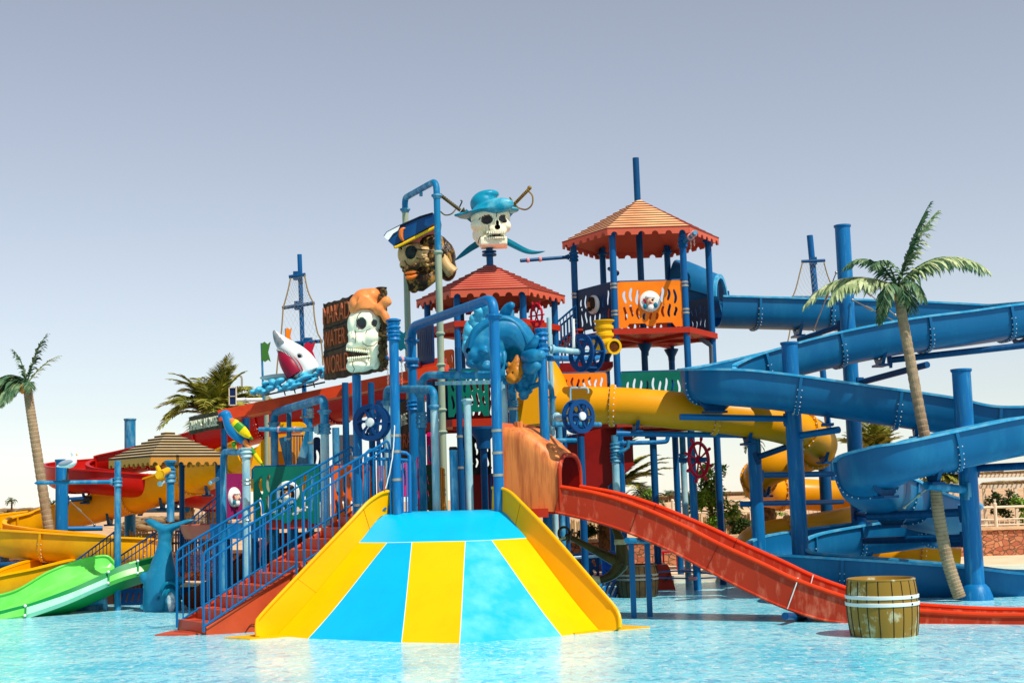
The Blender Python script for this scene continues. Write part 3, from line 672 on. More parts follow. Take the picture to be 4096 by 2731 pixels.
# thin base flange just above the water
g = G(); Wf = [at(x, y, Y) for x, y, Y in ((900, 2556, 19.0), (1030, 2549, 19.3), (1110, 2544, 19.5), (1240, 2546, 19.0))]
g.plate([tuple(on(*q)[:2]) for q in ((895, 2552), (1030, 2538), (1110, 2530), (1235, 2533), (1200, 2541), (1100, 2550), (1000, 2557))][::-1], [], .02, (0, 0, .006), (1, 0, 0), (0, 1, 0)); g.build('base_flange', YELW, dome)
g = G(); g.plate([tuple(on(*q)[:2]) for q in ((2260, 2528), (2390, 2505), (2475, 2500), (2600, 2509), (2520, 2516), (2400, 2526), (2300, 2536))][::-1], [], .02, (0, 0, .006), (1, 0, 0), (0, 1, 0)); g.build('base_flange', YELW, dome)
# ================================================================ STAIRCASE
N0 = at(822, 2525, 20.2); N0.z = 0; N1 = at(1560, 2062, 21.25); F0 = at(712, 2507, 21.15); F0.z = 0; F1 = N1+(F0-N0)
st = thing('staircase', 'orange plastic staircase with blue railings climbing up beside the striped slide', 'stairs', (N0+F0)/2)
dr = (N1-N0); sd = (F0-N0); NS = 10
for k in range(NS):
    a = N0+dr*(k/NS); b = N0+dr*((k+1)/NS); a2 = a+sd; b2 = b+sd; z = b.z
    g = G(); lo = [Vector((p.x, p.y, a.z-.03)) for p in (a, a2)]; hi = [Vector((p.x, p.y, z)) for p in (a, a2)]; bk = [Vector((p.x, p.y, z)) for p in (b, b2)]
    th = .03
    g.add([lo[0], lo[1], hi[1], hi[0], bk[0], bk[1], bk[1]-Vector((0, 0, th)), bk[0]-Vector((0, 0, th)), hi[1]+(bk[1]-hi[1])*.12-Vector((0, 0, th)), hi[0]+(bk[0]-hi[0])*.12-Vector((0, 0, th)), lo[1]+(bk[1]-hi[1])*.12, lo[0]+(bk[0]-hi[0])*.12],
          [(0, 1, 2, 3), (3, 2, 5, 4), (4, 5, 6, 7), (7, 6, 8, 9), (9, 8, 10, 11), (11, 10, 1, 0), (0, 3, 9, 11), (3, 4, 7, 9), (1, 10, 8, 2), (2, 8, 6, 5)])
    g.build('step', STEP, st, smooth=False)
def stringer(A, B, out, nm):
    n = 24; rows = []
    up0 = .10; off = out.normalized()*.03
    g = G(); V = []
    poly = [(0, -.1), (0, .05)]
    T = [A+(B-A)*(k/n) for k in range(n+1)]
    rows = [[p+Vector((0, 0, .09))+off for p in T], [p+Vector((0, 0, -.25))+off for p in T], [Vector((p.x, p.y, min(p.z-.35, max(-.15, p.z-.9))))+off*1.5 for p in T]]
    surf(g, rows, .035, out); ob = g.build('stringer', STEP, st)
    g = G(); g.tube([p+Vector((0, 0, .095))+off for p in T], .024, 8); g.build('rounded_edge', STEP, ob)
    return ob
s1 = stringer(N0, N1, N0-F0, 'near'); stringer(F0, F1, F0-N0, 'far')
g = G(); P = []
for k in range(30):
    t = .1+.35*k/29; p = N0+dr*t; P.append(p+(N0-F0).normalized()*.052+Vector((0, 0, -.30+.05*math.sin(k*.75)+.0*k)))
g.tube(P, .007, 5); g.build('wavy_groove', mat('groove_shadow_line', (84, 30, 16), .7), s1)
g = G(); g.plate([(0, 0), (.5, -.12), (1.05, .35), (.9, .75), (.1, .55)], [], .02, N0+Vector((-.75, .1, .008)), (1, 0, 0), (0, 1, 0)); g.build('base_flange', STEP, st)
def rail(p0b, p0t, p1t, p1b, p1bot, Ya, Yb, nb, label=None, r=.019):
    """pixel corners: bottom post foot, top-left bend, top-right bend, lower bar ends"""
    def Q(x, y): t = (x-p0b[0])/(p1t[0]-p0b[0]); return at(x, y, Ya+(Yb-Ya)*t)
    rail_ = G(); A = Q(*p0b); Bt = Q(*p0t); Ct = Q(*p1t); D = Q(*p1b)
    Bt.x = A.x; Bt.y = A.y; D.x = Ct.x+.035; D.y = Ct.y
    up = Vector((0, 0, 1)); sl = (Ct-Bt).normalized()
    pts = [A]+crom([Bt-up*.10, Bt-up*.02+sl*.02, Bt+sl*.10], 4)+crom([Ct-sl*.12, Ct, Vector((D.x, D.y, Ct.z-.10))], 4)+[D]
    rail_.tube(pts, r, 10); ob = rail_.build('railing', RBLUE, st)
    if label: lab(ob, label)
    # mid bar and bottom bar
    low0 = Q(*p1bot[0]); low1 = Q(*p1bot[1]); g = G(); m0 = Bt-up*.16; m1 = Ct-up*.1
    g.tube([m0, m1], r*.75, 8); g.tube([low0, low1], r*.85, 8); g.build('bar', RBLUE, ob)
    g = G()
    for k in range(1, nb):
        t = k/nb; x = A.lerp(D, t); top = Bt.lerp(Ct, t); lo = low0.lerp(low1, t)
        if t > .97: continue
        g.tube([Vector((top.x, top.y, lo.z)), Vector((top.x, top.y, top.z-.01))], .0105, 7)
    g.build('baluster_panel', RBLUE, ob)
rail((815, 2527), (815, 2208), (1172, 1993), (1190, 2308), ((817, 2503), (1187, 2257)), 20.15, 20.55, 16, 'lower railing on the near side')
rail((1217, 2279), (1217, 1962), (1548, 1764), (1561, 2075), ((1217, 2245), (1545, 2030)), 20.6, 20.95, 12, 'upper railing on the near side')
rail((708, 2508), (708, 2200), (1042, 2000), (1062, 2290), ((714, 2486), (1068, 2254)), 21.1, 21.5, 14, 'lower railing on the far side')
rail((1083, 2240), (1083, 1974), (1405, 1787), (1422, 2080), ((1083, 2215), (1422, 2010)), 21.55, 21.95, 13, 'upper railing on the far side')
for (x0, y0, x1, y1) in ((1048, 2062, 1106, 2040), (1172, 2056, 1228, 2026)):
    g = G(); g.tube([at(x0, y0, 21), at(x1, y1, 20.8)], .018, 8); g.build('spray_arm', WHITE, st)
# gate rail behind the stair head
gr = thing('safety_gate', 'blue barred gate between the stair head and the tall blue pole', 'gate', on(1500, 2300))
g = G(); Y = 21.0; P = [at(1462, 2090, Y), at(1462, 1815, Y), at(1478, 1800, Y), at(1560, 1803, Y), at(1625, 1811, Y), at(1638, 1822, Y), at(1640, 2060, Y)]
g.tube(P, .028, 10); g.tube([at(1462, 1832, Y), at(1638, 1840, Y)], .024, 8); g.build('frame', BLUE, gr)
g = G()
for x in (1474, 1492, 1512, 1530, 1552, 1570, 1610, 1624): g.tube([at(x, 1838, Y), at(x+2, 2075, Y)], .014, 7)
g.build('bar_panel', BLUE, gr)
# ================================================================ POSTS AND PIPES
def post_px(px, pyref, Y, pyt, zb=-.15):
    a = at(px, pyref, Y); t = at(px, pyt, Y); return Vector((a.x, Y, zb)), Vector((a.x, Y, t.z))
def clampat(g, c, r, h=.1, ax=(0, 0, 1)):
    g.lathe([(r*1.18, -h), (r*1.5, -h*.85), (r*1.18, -h*.35), (r*1.6, 0), (r*1.18, h*.35), (r*1.5, h*.85), (r*1.18, h)], c, ax, 14)
    x, y, d = basis(ax)
    for k in range(4):
        for s in (-.6, .6): g.ell(Vector(c)+x*math.cos(k*1.57+.4)*r*1.4+y*math.sin(k*1.57+.4)*r*1.4+d*h*s, r*.17, nu=6, nv=4)
def flangeat(g, c, r, ax=(0, 0, 1), h=.02): g.lathe([(r*1.02, -h*3), (r*1.2, -h*2.6), (r*1.25, -h), (r*1.65, -h*.8), (r*1.65, h*.6), (r*1.1, h), (r*1.02, h*1.2)], c, ax, 18)
def pipe(name, label, m, pts, r, grp=None, flanges=(), clamps=(), bend=.25, top=False, parent=None, cm=None, bottom_mat=None):
    """pts: world points; corners rounded"""
    P = [Vector(p) for p in pts]; out = [P[0]]
    for i in range(1, len(P)-1):
        a = (P[i-1]-P[i]); b = (P[i+1]-P[i]); d = min(bend, a.length*.45, b.length*.45); A = P[i]+a.normalized()*d; B = P[i]+b.normalized()*d
        for k in range(9): t = k/8; out.append(A*(1-t)**2+P[i]*2*t*(1-t)+B*t*t)
    out.append(P[-1])
    root = parent or thing(name, label, 'water pipe', (P[0].x, P[0].y, 0), grp)
    if parent is None and name == 'post': root['category'] = 'post'
    g = G(); g.tube(out, r, 20); g.build('pipe', m, root)
    for c, ax in flanges: g = G(); flangeat(g, c, r, ax); g.build('flange', cm or m, root)
    for c, ax in clamps: g = G(); clampat(g, c, r, .085, ax); g.build('clamp', cm or m, root)
    if top: g = G(); g.lathe([(r*1.6, -.012), (r*1.6, .012), (r*.9, .03)], P[0] if top == 1 else P[-1], (0, 0, 1), 20); g.build('cap', m, root)
    return root
def V_(px, pyref, Y, py): a = at(px, pyref, Y); return Vector((a.x, Y, at(px, py, Y).z))
Z = (0, 0, 1)
# tall blue pole at the left corner of the platform
a, b = post_px(1582, 1700, 20.95, 1282)
p = pipe('post', 'tall bright blue pole at the upper left corner of the striped slide', BLUE, [a, b], .072, None, (), [(V_(1582, 1700, 20.95, 1310), Z), (V_(1582, 1700, 20.95, 1340), Z)], top=2)
for y in (1742, 1806, 1918): g = G(); g.lathe([(.078, -.02), (.08, 0), (.078, .02)], V_(1582, 1700, 20.95, y), Z, 20); g.build('steel_band', STEELM, p)
g = G(); W_ = [at(1578, y, 20.86) for y in range(1700, 1960, 12)]; g.tube([q+Vector((random.uniform(-.004, .004)-.0003*i*i, 0, 0)) for i, q in enumerate(W_)], .009, 5); g.build('white_hose', WHITE, p)
hp = pipe('water_pipe', 'short blue pipe with pink rings and hanging chains beside the board skull', BLUE, [at(1535, 1430, 21.2), at(1668, 1440, 22.6)], .036, None)
def rings_chains(root, spec, r, chain=True, ln=.42):
    for (c, d) in spec:
        g = G(); g.lathe([(r*1.15, -.025), (r*1.5, 0), (r*1.15, .025)], c, d, 14); g.build('pink_ring', PKRG, root)
        if chain:
            g = G(); z = c.z-r*1.4; k = 0
            while z > c.z-ln:
                q = Vector((c.x, c.y, z)); ax = (1, 0, 0) if k % 2 else (0, 1, 0)
                x, y, _ = basis(ax); g.tube([q+x*math.cos(t)*.012+y*math.sin(t)*.02 for t in [i*6.283/8 for i in range(8)]], .004, 4, closed=True); z -= .032; k += 1
            g.build('chain', CHAIN, root)
rings_chains(hp, [(at(1550, 1431, 21.35), (1, 1, 0)), (at(1606, 1436, 21.9), (1, 1, 0))], .036)
# the fish gantry
A = V_(1985, 1600, 20.75, 2100); B = V_(1985, 1600, 20.75, 1192); Cc = V_(1652, 1600, 23.6, 1308); D = V_(1652, 1600, 23.6, 2120); D.z = -.15; A.z = 1.4
fg = pipe('water_pipe_frame', 'tall bright blue pipe frame arching over the blue fish in front of the middle tower', BLUE, [A, B, Cc, D], .078, 'arched water pipe frames', [(V_(1985, 1600, 20.75, 1262), Z), (V_(1652, 1600, 23.6, 1362), Z)], [(V_(1652, 1600, 23.6, 1450), Z), (V_(1652, 1600, 23.6, 1622), Z)], .24)
for y in (1722, 1811, 1900): g = G(); g.lathe([(.084, -.02), (.087, 0), (.084, .02)], V_(1985, 1600, 20.75, y), Z, 20); g.build('steel_band', STEELM, fg)
# pirate-head frame
A = V_(1750, 900, 23.3, 2100); A.z = -.15; B = V_(1750, 900, 23.3, 722); Cc = V_(1622, 900, 24.7, 792); D = V_(1622, 900, 24.7, 2100); D.z = -.15
hf = pipe('water_pipe_frame', 'tallest faded pipe frame holding the bearded pirate head', BLUE_W, [V_(1750, 900, 23.3, 1010), B, Cc, V_(1622, 900, 24.7, 850)], .056, 'arched water pipe frames', [(V_(1750, 900, 23.3, 782), Z), (V_(1622, 900, 24.7, 838), Z)], (), .2)
g = G(); g.cyl(A, V_(1750, 900, 23.3, 1010), .058, 18); g.build('leg', CREAM, hf); g = G(); g.cyl(D, V_(1622, 900, 24.7, 850), .056, 18); g.build('leg', CREAM, hf)
for y in (1010, 1335): g = G(); g.lathe([(.06, -.03), (.08, -.01), (.08, .01), (.06, .03)], V_(1750, 900, 23.3, y), Z, 18); g.build('pipe_collar', CREAM, hf)
for y in (1640, 1728, 1460): g = G(); g.lathe([(.06, -.03), (.085, 0), (.06, .03)], V_(1750, 900, 23.3, y), Z, 18); g.build('pipe_collar', CREAM, hf)
g = G(); g.cyl(at(1684, 770, 24.0), at(1684, 785, 24.0), .03, 10); g.build('nozzle', BLUE_W, hf)
# left low frame
A = V_(1300, 1800, 22.4, 2300); A.z = -.15; B = V_(1300, 1800, 22.4, 1592); Cc = V_(1098, 1800, 25.2, 1650); D = V_(1098, 1800, 25.2, 2300); D.z = -.15
lf = pipe('water_pipe_frame', 'worn pale blue pipe frame arching under the long red beam', BLUE_W, [V_(1300, 1800, 22.4, 1700), B, Cc, D], .07, 'arched water pipe frames', [(V_(1300, 1800, 22.4, 1644), Z), (V_(1098, 1800, 25.2, 1693), Z)], [(V_(1300, 1800, 22.4, 1715), Z)], .2)
g = G(); g.cyl(A, V_(1300, 1800, 22.4, 1700), .068, 18); g.build('leg', PALE, lf)
g = G(); g.cyl(at(1036, 1716, 22.6), at(1276, 1717, 22.4), .034, 12); h = g.build('spray_pipe', BLUE_W, lf)
rings_chains(lf, [(at(1115, 1717, 22.55), (1, 0, 0)), (at(1179, 1717, 22.5), (1, 0, 0))], .036, False)
g = G(); flangeat(g, at(1272, 1717, 22.4), .05, (1, 0, 0)); g.build('flange', PALE, lf)
# low centre frame
A = V_(1741, 1800, 21.7, 2100); A.z = -.15; B = V_(1741, 1800, 21.7, 1556); Cc = V_(1551, 1800, 23.0, 1556); D = V_(1551, 1800, 23.0, 2100); D.z = -.15
pipe('water_pipe_frame', 'small pale pipe frame standing among the centre posts', BLUE_W, [V_(1741, 1800, 21.7, 1640), B, Cc, V_(1551, 1800, 23.0, 1620)], .062, 'arched water pipe frames', [(V_(1741, 1800, 21.7, 1624), Z), (V_(1551, 1800, 23.0, 1607), Z)], (), .2)
cf = bpy.data.objects['water_pipe_frame.003']
g = G(); g.cyl(A, V_(1741, 1800, 21.7, 1638), .062, 18); g.build('leg', PALE, cf); g = G(); g.cyl(D, V_(1551, 1800, 23.0, 1618), .056, 18); g.build('leg', PALE, cf)
# perforated spray bar frame
A = V_(1688, 1800, 22.2, 2100); A.z = -.15
sb = pipe('water_pipe_frame', 'blue pipe frame with a perforated pale spray strip running below the fish', BLUE_W, [A, V_(1688, 1800, 22.2, 1500), at(1978, 1500, 20.95)], .062, 'arched water pipe frames', [(V_(1688, 1800, 22.2, 1575), Z)], [(V_(1688, 1800, 22.2, 1668), Z), (V_(1688, 1800, 22.2, 1690), Z)], .28)
g = G(); o = at(1742, 1533, 21.98); u = (at(1965, 1528, 20.98)-o); L_ = u.length; u.normalize()
g.plate([(0, -.03), (L_, -.03), (L_, .03), (0, .03)], [circ(.06+i*.12, 0, .012, 8) for i in range(int(L_/.12))], .02, o, u, (0, 0, 1)); g.build('spray_strip', PALE, sb)
# simple interior posts
def ipost(px, Y, pyt, r, m, label, cap=False, grp='posts behind the striped slide', bands=()):
    a, b = post_px(px, 1850, Y, pyt); p = pipe('post', label, m, [a, b], r, grp, top=2 if cap else False)
    for y in bands: g = G(); g.lathe([(r*1.1, -.02), (r*1.14, 0), (r*1.1, .02)], V_(px, 1850, Y, y), Z, 18); g.build('steel_band', STEELM, p)
    return p
p = ipost(1875, 21.6, 1597, .058, PALE, 'pale open-topped pipe standing in front of the green panel'); g = G(); flangeat(g, V_(1875, 1850, 21.6, 1600), .058); g.build('flange', PALE, p)
p = ipost(1814, 21.4, 1796, .062, BLUE_W, 'short capped blue pipe standing behind the cyan slide top'); g = G(); g.lathe([(.06, -.03), (.066, 0), (.055, .03)], V_(1814, 1850, 21.4, 1794), Z, 18); g.build('black_cap', BLACK, p)
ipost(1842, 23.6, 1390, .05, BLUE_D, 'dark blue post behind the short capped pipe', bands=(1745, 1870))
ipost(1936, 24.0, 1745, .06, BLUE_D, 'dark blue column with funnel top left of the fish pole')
p = ipost(2022, 21.8, 1500, .06, PALE, 'pale post below the goldfish beside the orange hood')
p = ipost(2058, 22.2, 1520, .066, BLUE_W, 'worn blue post between the fish tail and the orange hood', bands=(1560, 1635)); g = G(); clampat(g, V_(2058, 1850, 22.2, 1613), .06, .05); g.build('clamp', BLUE_W, p)
p = ipost(1432, 21.9, 1500, .07, BLUE, 'thick blue post holding up the brown name board with the skull', bands=(1830, 2020))
ipost(1345, 24.2, 1710, .062, BLUE_W, 'short blue post left of the black navy column')
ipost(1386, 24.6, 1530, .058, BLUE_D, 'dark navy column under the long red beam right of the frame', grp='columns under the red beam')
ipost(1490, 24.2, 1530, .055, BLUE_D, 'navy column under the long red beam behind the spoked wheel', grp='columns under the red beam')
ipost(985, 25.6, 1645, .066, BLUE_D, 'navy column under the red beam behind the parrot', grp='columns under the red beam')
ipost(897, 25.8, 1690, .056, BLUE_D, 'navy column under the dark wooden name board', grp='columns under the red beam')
p = ipost(1068, 26.2, 1560, .045, CREAM, 'weathered cream post under the shark waves'); p = ipost(1158, 25.4, 1640, .045, BLUE_W, 'slim blue post behind the pink ringed pipe', bands=(1755,))
p = ipost(1243, 25.0, 1616, .048, BLUE_W, 'slim worn post with a clamp left of the pale frame', bands=(1770,)); g = G(); clampat(g, V_(1243, 1850, 25.0, 1652), .05, .09); g.build('clamp', PALE, p)
g = G(); g.tube([V_(1212, 1850, 24.9, 1640), V_(1212, 1850, 24.9, 1665), V_(1236, 1850, 24.9, 1668)], .014, 6); g.ell(V_(1210, 1850, 24.9, 1668), .035, nu=8, nv=6); g.build('tap', STEELM, p)
p = ipost(2183, 21.3, 1312, .073, BLUE, 'blue pole right of the fish carrying the spoked wheels', grp=None); 
for y in (1338, 1400): g = G(); clampat(g, V_(2183, 1850, 21.3, y), .073, .1); g.build('clamp', BLUE, p)
ipost(2215, 22.8, 1270, .04, PALE, 'thin pale capped post right of the fish pole'); ipost(2065, 23.6, 1240, .045, BLUE_W, 'short pale topped post behind the fish back')
p = ipost(2212, 23.0, 1700, .05, CREAM, 'pale cream post under the orange hood'); ipost(2242, 23.6, 1700, .045, BLUE_W, 'slim pale blue post beneath the red slide mouth')
ipost(2262, 24.5, 1700, .04, BLUE_D, 'dark slim post beneath the red slide mouth')
pipe('water_pipe', 'curved blue pipe joining the fish tail to the blue pole', BLUE_W, [at(2120, 1550, 21.6), at(2185, 1523, 21.35), at(2208, 1560, 21.9), at(2212, 1700, 22)], .04, None, [(at(2209, 1588, 22), Z)], bend=.12)
# parrot post
A, B = post_px(985, 1850, 23.2, 1838); pp = pipe('water_pipe_frame', 'pale post with an elbow pipe on which the parrot perches', PALE, [A, V_(985, 1850, 23.2, 1800)], .066, 'arched water pipe frames', (), [(V_(985, 1850, 23.2, 1810), Z)])
for y in (1920, 1936, 2080): g = G(); g.lathe([(.07, -.015), (.078, 0), (.07, .015)], V_(985, 1850, 23.2, y), Z, 18); g.build('steel_band', STEELM, pp)
g = G(); A = at(975, 1808, 23.2); B = V_(893, 1850, 23.9, 1806); D = V_(893, 1850, 23.9, 2100); D.z = -.15; P = [A]; 
for k in range(9): t = k/8; P.append((B+(A-B).normalized()*.12)*(1-t)**2+B*2*t*(1-t)+(B-Vector((0, 0, .12)))*t*t)
P.append(D); g.tube(P, .052, 16); g.build('elbow_pipe', BLUE_W, pp)
g = G(); g.tube([at(840, 1932, 23.6), at(872, 1912, 23.8)], .032, 10); g.build('nozzle', PALE, pp)
# left beak pipe post
A, B = post_px(471, 2000, 25.6, 1842); lp = pipe('post', 'slim blue post at the corner of the striped pavilion, with a long side pipe', BLUE_W, [A, B], .058, None, (), [(V_(471, 2000, 25.6, 1927), Z)])
g = G(); g.tube([at(452, 1926, 25.6), at(150, 1930, 25.2), at(138, 1932, 25.2)], [.038, .036, .01], 12); g.build('side_pipe', BLUE_W, lp); g = G(); flangeat(g, at(449, 1926, 25.6), .04, (1, 0, 0)); g.build('flange', BLUE_W, lp)
# thick poles at the left
def thick(px, pyref, Y, pyt, label, r, m=BLUE, foot=False, grp='thick blue slide support poles', top=True):
    a, b = post_px(px, pyref, Y, pyt); root = thing('support_pole', label, 'pole', (a.x, Y, 0), grp); g = G(); g.cyl(a, b, r, 28); g.build('shaft', m, root)
    if top: g = G(); g.lathe([(r*1.03, -.05), (r*1.14, -.03), (r*1.14, .0), (r*.9, .004)], b, Z, 28); g.build('top_flange', m, root); g = G(); g.add([b+Vector((-.05, -r*1.05, -.045)), b+Vector((.05, -r*1.05, -.045)), b+Vector((0, -r*1.06, -.12))], [(0, 1, 2)])
    if foot: g = G(); g.lathe([(r*1.9, -.15), (r*1.75, .06), (r*1.45, .18), (r*1.1, .24), (r*.9, .25)], (a.x, Y, 0), Z, 28); g.build('foot', m, root)
    return root
def arm(root, a, b, r=.06, m=BLUE_D, yoke=None):
    g = G(); a = Vector(a); b = Vector(b); g.cyl(a, b, r, 14); ob = g.build('arm', m, root); g = G(); d = (b-a).normalized()
    g.beam(b-d*.03, b+d*.05, r*2.6, r*3.4); g.beam(b-d*.03+Vector((0, 0, -r*1.6)), b+d*.02+Vector((0, 0, -r*1.6)), r*2, r*1.6); g.build('bracket', m, ob); return ob
def tie(root, a, b):
    g = G(); a = Vector(a); b = Vector(b); g.cyl(a, b, .012, 6); g.cyl(a.lerp(b, .3), a.lerp(b, .45), .028, 8); g.ell(a, .03, nu=8, nv=6); g.ell(b, .03, nu=8, nv=6); g.build('tie_rod', STEELM, root)
P1 = thick(247, 2000, 30.2, 1837, 'thick blue pole behind the seagull at the left', .132)
P2 = thick(520, 1750, 34, 1674, 'tall thick blue pole rising above the striped pavilion roof', .132, BLUE_W)
arm(P1, at(410, 2112, 30.6), at(262, 2114, 30.3), .055, RBLUE); tie(P1, at(280, 2003, 30.2), at(378, 2098, 30.5))
arm(P2, at(750, 2038, 31.5), at(560, 2040, 33.5), .055, RBLUE)
arm(P1, at(-40, 2262, 28.4), at(215, 2247, 29.8), .06, BLUE_D)
# ================================================================ FLUMES AND TUBES
def usec(w, h, t=.03, rim=.05, e=.62, n=18, wl=0):
    """closed U outline: inner then outer; origin at rim centre"""
    O = []; I = []
    for k in range(n+1):
        a = math.pi*k/n; c = math.cos(a); s = math.sin(a)
        x = math.copysign(abs(c)**e, c); y = s**e
        O.append((x*w/2, -y*h)); I.append((x*(w/2-t), -y*(h-t)))
    return [(w/2+rim, .0), (w/2+rim, -.035)]+O[1:-1]+[(-w/2-rim, -.035), (-w/2-rim, 0), (-w/2+t, 0)]+I[::-1][1:-1]+[(w/2-t, 0)]
def usec_o(w, h, d, n=18, e=.62, t=.02):
    O = []; I = []
    for k in range(n+1):
        a = math.pi*k/n; c = math.cos(a); s = math.sin(a); x = math.copysign(abs(c)**e, c); y = s**e
        O.append((x*(w/2+d), -.03-y*(h+d-.03))); I.append((x*(w/2-.002), -.03-y*(h-.032)))
    return O+I[::-1]
def plen(P):
    L = [0]
    for a, b in zip(P, P[1:]): L.append(L[-1]+(b-a).length)
    return L
def flume(root, P, w, h, m, mrim, joints=1.5, bank=None, rim=.05, start=.4, mj=None, e=.62):
    g = G(); g.sweep(usec(w, h, .03, .0, e), P, bank=bank); g.build('chute', m, root, sharp=50)
    for s in (-1, 1):
        g = G(); g.sweep([(s*(w/2+rim), -.03), (s*(w/2+rim), .008), (s*(w/2-.04), .008), (s*(w/2-.04), -.03)], P, bank=bank); g.build('rim', mrim, root, sharp=50)
    L = plen(P); s = start; N = len(P); js = []
    while s < L[-1]:
        i = min(range(N-1), key=lambda k: abs(L[k]-s)); i = max(1, min(N-2, i)); js.append(i); t = (P[i+1]-P[i-1]).normalized(); a = P[i]-t*.025; b = P[i]+t*.025; bk = (bank(i/(N-1)) if callable(bank) else bank) or 0
        g = G(); g.sweep(usec_o(w, h, .045, e=e), [a, P[i], b], bank=bk)
        x = t.cross(Vector((0, 0, 1))).normalized(); y = x.cross(t).normalized()
        if bk: q = Quaternion(t, bk); x = q @ x; y = q @ y
        for k in range(1, 16):
            an = math.pi*k/16; c = math.cos(an); sn = math.sin(an); px_ = math.copysign(abs(c)**e, c)*(w/2+.03); py_ = -.03-sn**e*(h)
            for d_ in (-.034, .034): g.ell(P[i]+x*px_+y*py_+t*d_, .0115, nu=6, nv=4, mi=1)
        g.build('joint_flange', [mj or m, HOOP], root); s += joints
    return js
def tubeslide(root, P, r, m, joints=1.5, start=.4):
    g = G(); L = plen(P); g.tube(P, r, 30); g.build('tube', m, root, sharp=50); s = start; N = len(P)
    while s < L[-1]-.1:
        i = min(range(N-1), key=lambda k: abs(L[k]-s)); i = max(1, min(N-2, i)); t = (P[i+1]-P[i-1]).normalized(); g = G()
        g.lathe([(r*.98, -.035), (r+.05, -.035), (r+.05, .035), (r*.98, .035)], P[i], t, 32)
        x, y, _ = basis(t)
        for k in range(20):
            a = k*6.2832/20
            for d_ in (-.04, .04): g.ell(P[i]+x*math.cos(a)*(r+.028)+y*math.sin(a)*(r+.028)+t*d_, .015, nu=6, nv=4, mi=1)
        g.build('joint_flange', [m, HOOP], root); s += joints
def yoke(root, c, w, h, d, ht, m=BLUE_D):
    """saddle under a flume at c (rim centre), travel direction d, reaching down ht below the bottom"""
    d = Vector(d); d.z = 0; d.normalize(); x = d.cross(Vector((0, 0, 1))).normalized(); g = G()
    n = 10; arc = [(math.cos(math.pi*(.22+.56*k/n))*(w/2+.03), -math.sin(math.pi*(.22+.56*k/n))**.62*(h+.03)+.0) for k in range(n+1)]
    out = [(.16*w, -h-ht), (-.16*w, -h-ht)]
    g.plate([out[0]]+arc+[out[1]], [], .06, Vector(c), x, (0, 0, 1)); g.box(Vector(c)+Vector((0, 0, -h-ht)), (.32*w+.1, .2, .04), (x, d, Vector((0, 0, 1)))); return g.build('yoke', m, root, smooth=False)
def cpt(px, py, Y, off=0): p = at(px, py, Y); p.y += off; return p
# ---- the big blue flume on the right
bs = thing('open_flume_slide', 'long blue open flume slide looping down from the tall tower to the water', 'slide', (5.2, 24.5, 0))
W, H = .95, .60
CP = [cpt(2870, 1196, 28.9), cpt(3100, 1202, 29.0), cpt(3400, 1210, 29.1), cpt(3700, 1219, 29.1), cpt(3950, 1228, 28.9), Vector((10.6, 28.2, 5.40)), Vector((11.1, 27.2, 5.28)), Vector((10.7, 26.3, 5.14)),
      cpt(4096, 1222, 25.9), cpt(3850, 1255, 25.8), cpt(3600, 1287, 25.7), cpt(3300, 1345, 25.6), cpt(3050, 1408, 25.4)]
# U turn at left, rim near 2725,1478
CP += [cpt(2895, 1450, 25.05), cpt(2828, 1470, 24.5), cpt(2890, 1481, 24.0), cpt(3060, 1494, 23.85), cpt(3300, 1524, 23.7), cpt(3550, 1559, 23.5), cpt(3800, 1594, 23.3), cpt(4000, 1630, 23.1),
       Vector((9.1, 22.75, 3.02)), Vector((9.35, 22.2, 2.94)), Vector((9.0, 21.75, 2.88)), cpt(4096, 1664, 21.6), cpt(3850, 1712, 21.55), cpt(3620, 1763, 21.5), cpt(3560, 1782, 21.55)]
CP2 = None
CP1 = list(CP)[:-1]+[cpt(3540, 1790, 21.6), cpt(3478, 1822, 21.95), cpt(3465, 1865, 22.6), cpt(3520, 1908, 23.3), cpt(3620, 1952, 24.0)]; CP1 += []
P = crom(CP1, 10)
bank0 = None
js = flume(bs, P, W, H, FLUME, FLUME_RIM, 1.62, None, .05, .75)
# lower part : continues round at the left end and back to the lowest loop
CP2 = [cpt(3520, 1908, 23.3), cpt(3620, 1952, 24.0), cpt(3700, 1985, 24.5), cpt(3790, 2010, 25.2), cpt(3800, 2040, 26.2), cpt(3650, 2068, 26.9), cpt(3400, 2098, 26.9), cpt(3200, 2130, 26.3), cpt(3112, 2158, 25.4), cpt(3100, 2186, 24.6),
       cpt(3160, 2207, 24.0), cpt(3330, 2222, 23.6), cpt(3600, 2240, 23.3), cpt(3900, 2265, 23.1), cpt(4096, 2285, 23.0), Vector((9.4, 22.9, .36)), Vector((10.8, 22.8, .3))]
P2b = crom(CP2, 9)
flume(bs, P2b, W*1.02, H*1.0, FLUME, FLUME_RIM, 1.62, None, .05, .9)
